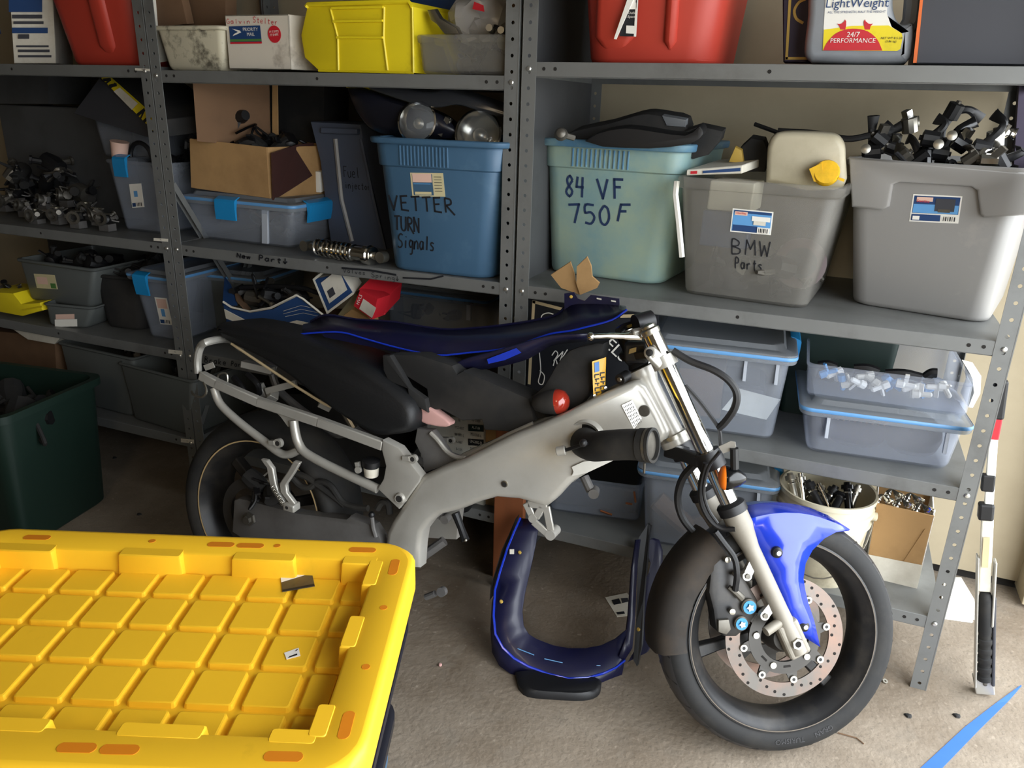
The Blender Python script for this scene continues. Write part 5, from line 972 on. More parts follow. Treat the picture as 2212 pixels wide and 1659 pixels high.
for s in (1, -1):
    d = .055*s
    mb = MB('disc'); mb.loft([[wh(2*math.pi*k/72, r, dd) for k in range(72)] for r, dd in ((.107, d+.002), (.141, d+.002), (.141, d-.002), (.107, d-.002))], close=True); dk = part(mb, 'brake_disc', smooth=40)
    mb = MB('disc_carrier'); mb.loft([[wh(2*math.pi*k/48, r, dd) for k in range(48)] for r, dd in ((.058, d+.004), (.086, d+.003), (.086, d-.003), (.058, d-.004))], close=True)
    part(mb, 'disc_carrier', dk, smooth=40)
    for i in range(8):
        a = R(45*i+12); mb = MB('disc_carrier'); mb.loft([[wh(a-w, r, d-.0025), wh(a+w, r, d-.0025), wh(a+w, r, d+.0025), wh(a-w, r, d+.0025)] for r, w in ((.084, .16), (.098, .1), (.108, .06))]); part(mb, 'carrier_arm', dk)
        if s > 0:
            mb = MB('steelbright'); c = wh(a, .101, d+.002); mb.lathe([(.0035, .005), (.0085, .005), (.0095, .003), (.0095, -.003)], c, FN, 14); part(mb, 'disc_button', dk)
            mb = MB('black'); mb.lathe([(.004, .0052), (.004, .0)], c, FN, 10); part(mb, 'button_socket', dk)
    for i in range(5):
        a = R(72*i+30); mb = MB('steelbright'); mb.lathe([(.003, .008), (.0075, .008), (.008, .003), (.008, -.002)], wh(a, .07, d), FN, 12); part(mb, 'disc_bolt', dk)
    if s > 0:
        mb = MB('dark_gap')
        for i in range(36):
            a = R(10*i); r = (.114, .122, .129, .135)[i % 4]; mb.lathe([(.0037, .0), (.0037, .0006)], wh(a, r, d+.002), FN, 8)
        part(mb, 'drill_holes', dk, smooth=0)['kind'] = 'stuff'
        for i in range(7):
            mb = MB('dark_gap'); a = R(51*i+20); mb.loft([[wh(a+w, r, d+dd) for w, r in ((-.12, .0665), (.12, .0665), (.12, .0715), (-.12, .0715))] for dd in (.0035, .0048)]); part(mb, 'carrier_slot', dk)
# ---- fork
PB = AP(1714, 1384, W+FN*.094, FN); PT = AY(1403, 712, 1.672)
AX = (PT-PB).normalized(); LEN = (PT-PB).length; OFF = -FN*.19
for nm, o in (('near', Vector()), ('far', OFF)):
    b0 = PB+o; P_ = lambda t, b0=b0: b0+AX*t
    mb = MB('chrome'); mb.lathe([(.0205, LEN*.38), (.0205, LEN), ], b0, AX, 32); tb = part(mb, 'fork_tube', smooth=60)
    mb = MB('slider'); mb.lathe([(.014, -.03), (.02, -.028), (.021, .02), (.0195, .08), (.0195, LEN*.3), (.026, LEN*.355), (.029, LEN*.37), (.029, LEN*.42)], b0, AX, 28); sl = part(mb, 'fork_slider', smooth=40)
    mb = MB('black'); mb.lathe([(.022, LEN*.415), (.0325, LEN*.415), (.033, LEN*.44), (.029, LEN*.446), (.0225, LEN*.45)], b0, AX, 28); part(mb, 'dust_seal', sl)
    mb = MB('steelbright'); mb.lathe([(.0207, LEN*.985), (.022, LEN*.988), (.022, LEN*1.0), (.016, LEN*1.005), (.016, LEN*1.012), (.006, LEN*1.018)], b0, AX, 24); part(mb, 'fork_cap', tb)
    if nm == 'near':
        c = PB+FN*.0; mb = MB('slider'); u2 = (AX-FN*AX.dot(FN)).normalized(); v2 = FN.cross(u2)
        mb.box(-.036, .05, -.026, .026, -.02, .014, lambda x, y, z: c+u2*x+v2*y+FN*z); part(mb, 'axle_clamp', sl, smooth=0, bevel=.008, seg=3)
        mb = MB('steelbright'); mb.lathe([(.007, .024), (.013, .024), (.0145, .02), (.0145, .012)], c, FN, 6); mb.use('dark_gap'); mb.lathe([(.0072, .0243), (.0072, .01)], c, FN, 12); part(mb, 'axle_nut', sl, smooth=0)
        mb = MB('slider'); p0 = PB+u2*.055; hv = -v2 if (v2.x > 0) else v2; mb.lathe([(.011, 0), (.011, .055), (.008, .056)], p0, hv+FN*.25, 14); part(mb, 'mounting_stub', sl)
        for lx, ly, t_ in ((1612, 1243, .21), (1650, 1328, .10)):
            p1 = AP(lx, ly, W+FN*.09, FN); p0 = PB+AX*t_; mb = MB('silver'); mb.bar(p0, p1, .02, .012, up=FN); mb.lathe([(.011, -.007), (.011, .007)], p1, FN, 14); part(mb, 'caliper_lug', sl); mb = MB('greymetal'); mb.lathe([(.006, .011), (.0065, .006)], p1, FN, 6); part(mb, 'caliper_bolt', sl)
# triple clamps
up_c = lambda t: (PB+AX*t, PB+OFF+AX*t)
a, b = up_c(LEN*.9); mb = MB('silver'); mb.lathe([(.0208, -.013), (.029, -.013), (.029, .013), (.0208, .013)], a, AX, 28); part(mb, 'clamp_ring')
lg = AP(1405, 762, a-FN*.0+Vector((0, -.03, 0)), Vector((0, 1, 0))); mb = MB('silver'); mb.bar(a+Vector((0, -.022, 0)), lg, .014, .03, up=AX); mb.lathe([(.014, -.008), (.014, .008)], lg, (0, -1, .3), 18); part(mb, 'clamp_lug', bevel=.003)
mb = MB('black'); mb.lathe([(.004, .014), (.008, .013), (.008, .006)], lg, (0, -1, .3), 12); part(mb, 'clamp_screw')
mid = (a+b)/2+Vector((-.035, 0, -.005)); mb = MB('black'); mb.ext([a+Vector((-.03, 0, .0)), a+Vector((.015, .02, 0)), b+Vector((.02, 0, 0)), b+Vector((-.03, .01, 0)), mid+Vector((-.03, .03, 0)), mid+Vector((-.03, -.03, 0))], AX*.022); part(mb, 'upper_triple_clamp', bevel=.004)
mb = MB('silver'); mb.lathe([(.0208, -.013), (.029, -.013), (.029, .013), (.0208, .013)], b, AX, 28); part(mb, 'clamp_ring')
a, b = up_c(LEN*.585); mid = (a+b)/2+Vector((-.045, 0, 0))
mb = MB('black'); mb.loft([[p+q for q in (Vector((-.028, -.012, -.016)), Vector((.02, -.012, -.016)), Vector((.02, -.012, .016)), Vector((-.028, -.012, .016)))] for p in (a+Vector((0, -.01, 0)), a*.6+mid*.4, mid, b*.6+mid*.4, b)]); lc = part(mb, 'lower_triple_clamp', bevel=.004)
for p in (a, b):
    mb = MB('black'); mb.lathe([(.021, -.02), (.031, -.02), (.032, 0), (.031, .02), (.021, .02)], p, AX, 28); part(mb, 'clamp_collar', lc)
# head tube
h0, h1 = BP(1455, 943, .0), BP(1388, 806, .0)
mb = MB('silver'); d = (h1-h0); LH = d.length; d.normalize(); mb.lathe([(.034, -.02), (.036, -.018), (.036, .002), (.028, .008), (.026, .05), (.026, LH-.03), (.032, LH-.012), (.036, LH-.004), (.036, LH+.012), (.03, LH+.014)], h0, d, 28); ht = part(mb, 'head_tube')
mb = MB('black'); mb.lathe([(.02, LH+.012), (.026, LH+.02), (.022, LH+.03), (.026, LH+.04), (.02, LH+.05), (.018, LH+.1)], h0, d, 20); part(mb, 'steering_stem', ht)
mb = MB('steelbright'); mb.lathe([(.038, -.004), (.0385, .0), (.038, .006)], h0, d, 28); part(mb, 'bearing_race', ht)
# ---- frame spars (traced outline on the leaning side plane)
out = [(909, 1030), (954, 1009), (1007, 989), (1056, 963), (1108, 938), (1169, 914), (1220, 892), (1276, 863), (1326, 840), (1362, 826), (1378, 823), (1394, 836), (1406, 858), (1426, 895), (1444, 932), (1440, 950), (1420, 962), (1372, 978), (1328, 994), (1270, 1022), (1235, 1042), (1217, 1060), (1199, 1080), (1179, 1096), (1150, 1090), (1136, 1085), (1118, 1080), (1070, 1076), (1037, 1085), (992, 1103), (949, 1113), (926, 1131), (911, 1151), (906, 1184), (903, 1230), (838, 1225), (830, 1180), (834, 1150), (848, 1122), (880, 1075)]
def sS(x): 
    xs = [(820, -.135), (950, -.135), (1100, -.14), (1230, -.125), (1330, -.085), (1400, -.05), (1460, -.04)]
    for (a, sa), (b, sb) in zip(xs, xs[1:]):
        if x <= b: return sa+(sb-sa)*max(0, (x-a))/(b-a)
    return -.04
spar = [BP(a, b, sS(a)) for a, b in out]
mb = MB('silver'); mb.ext(spar, BN*.045, .016, .014); sp = part(mb, 'frame_spar', smooth=50)
mb = MB('silver'); ms = [mir(p) for p in spar]; mb.ext(ms, -BN*.045, .012, .012); part(mb, 'frame_spar', smooth=50)
def on(px, py, l=.0015): return BP(px, py, sS(px))-BN*l
mb = MB('greymetal'); mb.lathe([(.0, .001), (.0125, .001), (.0135, -.004)], on(1393, 887, .008), -BN, 24); part(mb, 'frame_plug', sp)
mb = MB('dark_gap'); mb.lathe([(.0, .0012), (.0055, .001), (.0055, -.004)], on(1090, 1046, 0), -BN, 16); part(mb, 'frame_hole', sp)
mb = MB('steelbright'); mb.lathe([(.0056, .0014), (.008, .001), (.008, -.004)], on(1090, 1046, 0), -BN, 16, cap0=False); part(mb, 'hole_ring', sp)
q = [on(1343, 875), on(1366, 864), on(1400, 928), on(1378, 942)]; mb = MB('white'); mb.ext(q, -BN*.0006); stk = part(mb, 'frame_sticker', sp, smooth=0)
for i in range(6):
    A = q[0]+(q[1]-q[0])*(.12+.14*i); B = q[3]+(q[2]-q[3])*(.12+.14*i); mb = MB('box_dark')
    for k in range(9):
        s0 = .06+k*.1; mb.ribbon([A+(B-A)*s0-BN*.001, A+(B-A)*(s0+.05+.03*((i*k) % 2))-BN*.001], .0016, BN)
    part(mb, 'sticker_print', stk, smooth=0)['kind'] = 'stuff'
# intake opening, duct and clamp
c = on(1264, 948, 0); mb = MB('silver'); mb.lathe([(.036, .006), (.042, .01), (.046, .004), (.046, -.01)], c, -BN, 36, cap0=False); part(mb, 'intake_ring', sp); mb = MB('black'); mb.lathe([(.0, .002), (.037, .002)], c, -BN, 30); part(mb, 'intake_opening', sp, smooth=0)
path = curve([BP(1262, 955, -.12), BP(1280, 964, -.155), BP(1315, 962, -.18), BP(1360, 960, -.19), BP(1410, 962, -.20)], 6)
mb = MB('rubber'); mb.tube(path, [.035]*4+[.034]*(len(path)-6)+[.0335, .0335], 24, cap=False); dct = part(mb, 'intake_duct', smooth=60)
dd = (path[-1]-path[-3]).normalized(); mb = MB('rubber'); mb.lathe([(.0335, -.03), (.0365, -.028), (.0365, -.006), (.038, -.005), (.038, .002), (.032, .002), (.03, -.03)], path[-1], dd, 32); part(mb, 'duct_lip', dct)
mb = MB('greymetal'); mb.lathe([(.0368, -.012), (.0375, -.012), (.0375, -.006), (.0368, -.006)], path[-1], dd, 32); mb.tube([path[-1]+Vector((-.008, -.03, -.03)), path[-1]+Vector((-.008, -.025, -.055))], .003, 6); part(mb, 'duct_clamp', dct)
mb = MB('black'); mb.bar(BP(1213, 975, -.16), BP(1268, 958, -.2), .01, .008); mb.lathe([(.008, -.004), (.01, 0), (.004, .008)], BP(1260, 957, -.205), (0, -1, .5), 12); part(mb, 'duct_latch', bevel=.002)
mb = MB('silver'); mb.lathe([(.009, 0), (.011, .002), (.011, .02), (.008, .022)], BP(1222, 972, -.165), (-1, -.2, -.3), 12); part(mb, 'latch_pin')
pl_ = [(1236, 1008), (1262, 996), (1330, 992), (1270, 1020), (1236, 1028), (1240, 1018)]; mb = MB('silver'); mb.ext([on(a, b, .004) for a, b in pl_], BN*.004); part(mb, 'lower_bracket', sp, smooth=0)
# front engine mount
for (a, b, r) in ((1150, 1121, .0105), (1188, 1157, .0125)):
    c = BP(a, b, -.12); mb = MB('silver'); mb.lathe([(r*.72, 0), (r, 0), (r, .045), (r*.72, .045), (r*.72, .002)], c, BN, 20); part(mb, 'engine_mount')
for q in ([(1136, 1086), (1150, 1115)], [(1152, 1126), (1184, 1154)], [(1180, 1094), (1190, 1146)], [(1140, 1088), (1182, 1092)], [(1172, 1094), (1158, 1118)]):
    mb = MB('silver'); mb.bar(BP(*q[0], -.115), BP(*q[1], -.115), .018, .008, up=BN); part(mb, 'mount_strut', bevel=.002)
mb = MB('silver_dark'); mb.tube([BP(1262, 1030, -.02), BP(1276, 1060, -.03)], .012, 10); mb.lathe([(.006, -.012), (.013, -.012), (.013, .012), (.006, .012)], BP(1283, 1063, -.03), (.2, -1, 0), 14); part(mb, 'far_engine_mount')
# hanging lugs behind the spar
mb = MB('silver_dark'); mb.lathe([(.006, -.01), (.012, -.01), (.012, .01), (.006, .01)], BP(963, 1120, -.08), (0, -1, 0), 14); mb.bar(BP(948, 1112, -.08), BP(962, 1120, -.08), .016, .014, up=BN); part(mb, 'hanging_lug')
mb = MB('black'); mb.tube([BP(984, 1108, .02), BP(996, 1140, .02), BP(1006, 1168, .01)], [.012, .01, .012], 10); part(mb, 'shift_rod'); mb = MB('steelbright'); mb.ball(BP(1006, 1167, -.0), .005, 5); part(mb, 'rod_pin')
mb = MB('silver_dark'); mb.tube([BP(915, 1200, -.02), BP(960, 1168, .0)], .014, 10); part(mb, 'linkage_rod')
mb = MB('silver_dark'); mb.tube([BP(920, 1290, -.06), BP(940, 1282, -.06)], .009, 10); mb.lathe([(.006, -.008), (.013, -.008), (.013, .008), (.006, .008)], BP(955, 1278, -.06), (0, -1, .3), 14); part(mb, 'foot_lever')
# ---- subframe
def rail(px, s, wd, ht, m='silver', name='subframe_rail'):
    pts = [BP(a, b, s) for a, b in px]
    for p, q in zip(pts, pts[1:]):
        d = (q-p).normalized()*.004; mb = MB(m); mb.bar(p-d, q+d, wd, ht, up=BN.cross(q-p)); part(mb, name, bevel=.003)
    return pts
r1 = rail([(437, 812), (470, 829), (560, 868), (690, 911), (826, 961)], -.13, .022, .026)
mb = MB('silver'); pl = [(826, 950), (861, 968), (884, 998), (909, 1030), (904, 1042), (878, 1078), (861, 1100), (815, 1056), (828, 1035), (833, 1007), (824, 972)]
PP = [BP(a, b, -.142) for a, b in pl]; mb.ext(PP, BN*.03, .004, .004); pp = part(mb, 'subframe_plate', smooth=30)
mb = MB('silver'); mb.lathe([(.009, .004), (.012, .004), (.016, -.004), (.016, -.02)], BP(863, 1077, -.145), -BN, 18); mb.use('dark_gap'); mb.lathe([(.0, .0042), (.009, .0042), (.009, 0)], BP(863, 1077, -.145), -BN, 14); part(mb, 'plate_boss', pp)
for a, b, r in ((893, 991, .011), (602, 957, .013), (975, 951, .010)):
    mb = MB('silver'); c = BP(a, b, -.14 if a < 950 else .05); mb.lathe([(r*.55, .006), (r, .006), (r, -.006), (r*.55, -.006)], c, -BN, 18); mb.bar(c+Vector((-r*.8, 0, 0)), c+Vector((-.028, .0, -.003)), .012, .016, up=BN); part(mb, 'mounting_lug'); mb = MB('dark_gap'); mb.lathe([(.0, .0062), (r*.56, .0062), (r*.56, -.005)], c, -BN, 12); part(mb, 'lug_bushing')
tb1 = curve([BP(a, b, -.13) for a, b in [(634, 908), (638, 934), (645, 958), (660, 978), (704, 1003), (760, 1030), (816, 1056)]], 4); mb = MB('silver'); mb.tube(tb1, .0125, 14); part(mb, 'subframe_tube')
tb2 = curve([BP(a, b, -.125) for a, b in [(462, 838), (470, 862), (484, 882), (522, 916), (572, 954), (602, 977), (622, 982), (646, 972)]], 4); mb = MB('silver'); mb.tube(tb2, .0115, 14); part(mb, 'subframe_tube')
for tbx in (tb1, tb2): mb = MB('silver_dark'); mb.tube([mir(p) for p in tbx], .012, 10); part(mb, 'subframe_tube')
gus = [(588, 884), (606, 900), (622, 922), (636, 920), (634, 896), (628, 886)]; mb = MB('silver'); mb.ext([BP(a, b, -.132) for a, b in gus], BN*.006); part(mb, 'gusset', smooth=0)
tl = curve([BP(a, b, -.12) for a, b in [(428, 806), (427, 775), (434, 748), (450, 738)]]+[BP(494, 733, .0), BP(520, 752, .1)], 4); mb = MB('silver'); mb.tube(tl, .011, 10); part(mb, 'tail_loop')
mb = MB('steelbright'); mb.tube(curve([BP(440, 826, -.14), BP(446, 846, -.15), BP(436, 858, -.15), BP(418, 852, -.15), BP(414, 846, -.14)], 4), .0035, 6); part(mb, 'helmet_hook')
mb = MB('silver'); mb.bar(BP(442, 795, -.14), BP(462, 788, -.14), .002, .016); part(mb, 'tail_tab', smooth=0)
mb = MB('steelbright'); mb.tube(curve([BP(470, 822, -.1), BP(472, 810, -.1), BP(485, 806, -.1), BP(491, 812, -.1), BP(491, 832, -.1)], 4), .003, 6); part(mb, 'wire_guide')
for p, q in zip([mir(p) for p in r1], [mir(p) for p in r1][1:]):
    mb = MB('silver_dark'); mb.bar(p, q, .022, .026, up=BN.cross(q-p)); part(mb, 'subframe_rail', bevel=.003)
for a, b, c, d, w_ in ((525, 785, 590, 800, .03), (575, 845, 640, 828, .014), (588, 862, 590, 845, .03), (690, 868, 715, 880, .03), (560, 830, 575, 860, .02)):
    mb = MB('silver'); mb.bar(BP(a, b, .02), BP(c, d, .04), .02, w_, up=BN); part(mb, 'cross_bracket', bevel=.002)
for a, b, c, d in ((505, 815, 530, 868), (535, 808, 560, 850), (545, 860, 600, 880)):
    mb = MB('black'); mb.tube(curve([BP(a, b, .0), BP((a+c)/2+8, (b+d)/2, -.01), BP(c, d, .01)], 4), .009, 8); part(mb, 'wiring_loom')
mb = MB('steelbright'); mb.tube([BP(745, 890, .02), BP(765, 925, .02)], .012, 10); part(mb, 'far_strut')
# fluid reservoir
c = BP(802, 1012, -.13); mb = MB('paper'); mb.lathe([(.012, -.022), (.018, -.02), (.02, 0), (.02, .006)], c, (0, 0, 1), 18); rs = part(mb, 'fluid_reservoir'); mb = MB('black'); mb.lathe([(.021, .006), (.023, .008), (.023, .024), (.018, .027)], c, (.05, 0, 1), 18); part(mb, 'reservoir_cap', rs); mb = MB('silver'); mb.bar(BP(776, 1020, -.14), BP(772, 998, -.14), .01, .012, up=BN); mb.lathe([(.004, -.004), (.009, -.004), (.009, .004)], BP(774, 1015, -.145), -BN, 12); part(mb, 'reservoir_bracket', rs)
# footpeg hanger and spring
for q in ([(572, 992), (585, 1010), (590, 1040), (597, 1062), (618, 1094)], [(643, 997), (630, 1020), (613, 1045), (615, 1062), (636, 1090)]):
    P = [BP(a, b, -.15) for a, b in q]; mb = MB('silver')
    mb.loft([[p+x for x in (Vector((-.011, -.006, 0)), Vector((.011, -.006, 0)), Vector((.011, .008, 0)), Vector((-.011, .008, 0)))] for p in P]); part(mb, 'footpeg_hanger', bevel=.003)
mb = MB('silver'); c = BP(628, 1094, -.155); mb.box(-.018, .018, -.012, .02, -.012, .01, lambda x, y, z: c+Vector((x, y, z))); part(mb, 'hanger_foot', bevel=.004); mb = MB('dark_gap'); mb.lathe([(.0, .0125), (.005, .0125), (.005, .008)], c+Vector((-.004, 0, 0)), (0, -1, .1), 12); part(mb, 'foot_bolt')
a, b = BP(587, 1050, -.165), BP(612, 1090, -.165); d = (b-a); n = 90; e1 = d.orthogonal().normalized(); e2 = d.normalized().cross(e1); mb = MB('steelbright'); mb.tube([a+d*i/n+.0055*(math.cos(i*14*2*math.pi/n)*e1+math.sin(i*14*2*math.pi/n)*e2) for i in range(n+1)], .0014, 5); part(mb, 'return_spring')
# swingarm and rear wheel
sw = [(504, 1081), (516, 1076), (613, 1101), (643, 1109), (747, 1121), (754, 1116), (805, 1136), (822, 1164), (830, 1215), (700, 1215), (560, 1190), (500, 1150)]
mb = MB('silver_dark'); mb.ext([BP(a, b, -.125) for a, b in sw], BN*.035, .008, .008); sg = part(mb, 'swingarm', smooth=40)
mb = MB('greymetal'); c = BP(539, 1121, -.13); mb.lathe([(.006, .016), (.012, .016), (.012, .006), (.02, .005), (.021, -.002)], c, -BN, 6); part(mb, 'rear_axle_nut', sg, smooth=0)
mb = MB('silver_dark'); mb.tube([BP(803, 1115, -.13), BP(806, 1140, -.13), BP(812, 1160, -.13)], .006, 8); part(mb, 'brake_link'); mb = MB('black'); mb.ball(BP(803, 1112, -.13), .009, 5); part(mb, 'link_joint')
RW = BP(590, 1086, -.015); rn_ = -BN; ru = Vector((1, 0, 0)); rv = rn_.cross(ru); RR = .286
def rw(a, r, d=0): return RW+r*(math.cos(a)*ru+math.sin(a)*rv)+rn_*d
RW = RW-Vector((0, 0, .009))
mb = MB('rubber'); pf = [(.214, .07), (.235, .083), (.25, .085), (.264, .075), (.277, .05), (.2845, .02), (.286, 0), (.2845, -.02), (.277, -.05), (.264, -.075), (.25, -.085), (.235, -.083), (.214, -.07), (.205, -.05), (.205, .05)]
mb.loft([[rw(2*math.pi*k/64, r, d) for k in range(64)] for r, d in pf], close=True); part(mb, 'rear_tire', smooth=50)
mb = MB('rim_black'); pf = [(.216, .068), (.218, .074), (.211, .075), (.2, .06), (.18, .03), (.178, -.03), (.2, -.06), (.211, -.075), (.218, -.074), (.2, 0)]
mb.loft([[rw(2*math.pi*k/64, r, d) for k in range(64)] for r, d in pf], close=True); rr_ = part(mb, 'rear_rim', smooth=50)
mb = MB('rim_line'); mb.loft([[rw(2*math.pi*k/64, r, d) for k in range(64)] for r, d in ((.212, .0755), (.2155, .0758), (.2155, .0745), (.212, .0745))], close=True); part(mb, 'rim_stripe', rr_)
for i in range(3):
    a = R(20+120*i); mb = MB('rim_black'); mb.loft([[rw(a-w, r, -d), rw(a+w, r, -d), rw(a+w, r, d), rw(a-w, r, d)] for r, w, d in ((.03, .5, .02), (.09, .15, .018), (.182, .08, .016))]); part(mb, 'wheel_spoke', rr_, bevel=.004)
mb = MB('rim_black'); mb.lathe([(.01, .08), (.03, .078), (.045, .04), (.045, -.05), (.02, -.06)], RW, rn_, 24); part(mb, 'wheel_hub', rr_)
mb = MB('disc_carrier'); mb.loft([[rw(2*math.pi*k/48, r, d) for k in range(48)] for r, d in ((.08, .088), (.11, .088), (.11, .084), (.08, .084))], close=True); part(mb, 'rear_disc')
g = gadget(700, BP(552, 1040, -.11), .11, ['fabric_black', 'greymetal', 'black'], n=8); part(g, 'rear_caliper'); g = gadget(702, BP(585, 1068, -.11), .09, ['fabric_black', 'greymetal', 'rim_black'], n=7); part(g, 'caliper_bracket')
for i, q in enumerate(([(630, 1030), (650, 1050), (670, 1052), (690, 1040), (715, 1050), (740, 1085), (770, 1096), (795, 1098)], [(640, 1022), (665, 1032), (690, 1050), (720, 1072), (745, 1092)], [(815, 1100), (825, 1085), (838, 1088), (842, 1110)])):
    mb = MB('rubber'); mb.tube(curve([BP(a, b, -.1) for a, b in q], 4), .009, 8); part(mb, 'brake_hose')
# inner tank tray edge between the spars
mb = MB('silver'); mb.tube(curve([BP(930, 935, -.09), BP(945, 950, -.09), BP(965, 975, -.09), BP(985, 987, -.1), BP(1005, 990, -.11)], 4), .006, 8); part(mb, 'frame_lip')
q = [(900, 925), (935, 930), (950, 950), (970, 980), (1000, 992), (960, 1005), (915, 1022), (912, 990), (895, 955)]; mb = MB('silver_dark'); mb.ext([BP(a, b, -.085) for a, b in q], BN*.02, .005, .005); part(mb, 'rear_upright', smooth=40)
mb = MB('silver'); mb.tube([BP(1010, 986, -.09), BP(1100, 938, -.09), BP(1152, 915, -.08)], .006, 8); part(mb, 'frame_lip')
# ---- front fender
def fp(px, py, d): return AP(px, py, W+FN*d, FN)
ridge = [(1620, 1150), (1640, 1142), (1666, 1133), (1695, 1125), (1724, 1120), (1746, 1121), (1767, 1125), (1800, 1134), (1835, 1145)]
crown = [(1612, 1112), (1630, 1098), (1653, 1091), (1680, 1090), (1704, 1092), (1726, 1096), (1748, 1102), (1785, 1119), (1834, 1144)]
low_ = [(1805, 1150), (1780, 1163), (1754, 1188), (1739, 1216), (1734, 1249), (1738, 1275), (1744, 1300), (1757, 1340), (1771, 1397), (1745, 1380), (1716, 1365), (1702, 1340), (1688, 1311), (1666, 1250), (1640, 1200), (1625, 1165)]
def dl(y): return .066+.008*min(1, max(0, (y-1150)/200))
mb = MB('blue_body'); rg = [fp(a, b, .052) for a, b in ridge]; cw = [fp(a, b, -.01) for a, b in crown]; fa = [p-FN*.065-WV*.02 for p in cw]
def push(p, rm):      # keep the fender clear of the tyre
    v = p-W; ax_ = FN*v.dot(FN); rd = v-ax_; return W+ax_+rd*max(1, rm/rd.length)
cw = [push(p, .297) for p in cw]; fa = [push(p, .29) for p in fa]; rg = [push(p, .286) for p in rg]
for L1, L2 in ((rg, cw), (cw, fa)):
    for i in range(len(ridge)-1): mb.add([L1[i], L1[i+1], L2[i+1], L2[i]], [(0, 1, 2, 3)])
lw = [fp(a, b, dl(b)) for a, b in low_]; fcr = [fp(1680, 1160, .066), fp(1710, 1200, .07)]
crs = [fp(a, b, d) for a, b, d in ((1724, 1165, .078), (1712, 1215, .084), (1711, 1260, .086), (1722, 1310, .086), (1744, 1355, .084))]
# left field: ridge 0..5, crease, tip, left edge; right field: ridge 5..8, right edge, crease
mb.add(rg[:6]+crs+lw[8:], [list(range(6+len(crs)+len(lw)-8))])
rt_ = lw[:9]; mb.add(rg[5:]+rt_+crs[::-1], [list(range(4+9+len(crs)))])
fd = part(mb, 'front_fender', smooth=40)
md = fd.modifiers.new('tri', 'TRIANGULATE'); md = fd.modifiers.new('solid', 'SOLIDIFY'); md.thickness = .004; md.offset = 0
for a, b in ((1678, 1193), (1736, 1352)):
    c = fp(a, b, .078); mb = MB('black'); mb.lathe([(.0, .009), (.007, .009), (.012, .005), (.0135, -.002)], c, FN, 18); g_ = part(mb, 'fender_grommet', fd); mb = MB('steelbright'); mb.lathe([(.0025, .0125), (.0055, .012), (.006, .008)], c, FN, 12); part(mb, 'fender_screw', fd)
# ---- front caliper
cq = [(1536, 1218), (1556, 1200), (1588, 1210), (1600, 1235), (1618, 1262), (1640, 1300), (1636, 1330), (1612, 1362), (1592, 1378), (1566, 1378), (1545, 1360), (1540, 1320), (1530, 1280)]
mb = MB('rim_black'); mb.ext([fp(a, b, .07) for a, b in cq], -FN*.035, .012, .012); cl = part(mb, 'front_caliper', smooth=40)
mb = MB('greymetal'); mb.ext([fp(a, b, .078) for a, b in [(1552, 1340), (1575, 1338), (1580, 1360), (1570, 1372), (1552, 1366)]], -FN*.012, .003, .003); part(mb, 'caliper_pad_cover', cl)
for i, (a, b, r) in enumerate(((1617, 1310, .0165), (1600, 1346, .0150))):
    c = fp(a, b, .074); mb = MB('greymetal'); mb.lathe([(r*.95, .006), (r*1.12, .004), (r*1.12, -.01)], c, FN, 28); pc = part(mb, 'piston_cap', cl); mb = MB('clip_blue'); mb.lathe([(r*.5, .0075), (r*.92, .0075), (r*.92, .004)], c, FN, 28); part(mb, 'blue_cap_ring', cl)
    mb = MB('steelbright'); mb.loft([[c+FN*h+k*r*.55*(math.cos(t)*WU+math.sin(t)*WV) for t, k in [(2*math.pi*j/10, 1 if j % 2 else .6) for j in range(10)]] for h in (.007, .012)]); part(mb, 'star_bolt', cl, smooth=0)
for a, b in ((1570, 1208), (1580, 1320), (1588, 1238)):
    mb = MB('steelbright'); mb.lathe([(.003, .008), (.007, .007), (.008, 0)], fp(a, b, .078), FN, 12); part(mb, 'caliper_screw', cl)
mb = MB('greymetal'); mb.tube([fp(1574, 1268, .08), fp(1590, 1280, .085), fp(1602, 1292, .08)], [.006, .008, .009], 8); part(mb, 'banjo_fitting', cl)
mb = MB('black'); mb.tube(curve([fp(1588, 1275, .09), fp(1592, 1240, .1), fp(1586, 1205, .1), fp(1565, 1175, .1), fp(1545, 1148, .1)], 4), .007, 8); part(mb, 'front_brake_hose', cl)
# inner mudguard flap behind the wheel (dark plastic)
mb = MB('dusty'); rj = random.Random(8)
mb.loft([[wh(R(ang), r+(rj.uniform(-.006, .004) if k == 0 else 0), d) for k, (r, d) in enumerate(((.238, .0655), (.262, .066), (.286, .06), (.299, .04), (.302, 0), (.299, -.04), (.28, -.062), (.295, -.06), (.303, -.042), (.306, 0), (.303, .042), (.289, .063), (.262, .069), (.238, .0685)))] for ang in [126+5*i for i in range(13)]]); part(mb, 'inner_mudguard', smooth=60)
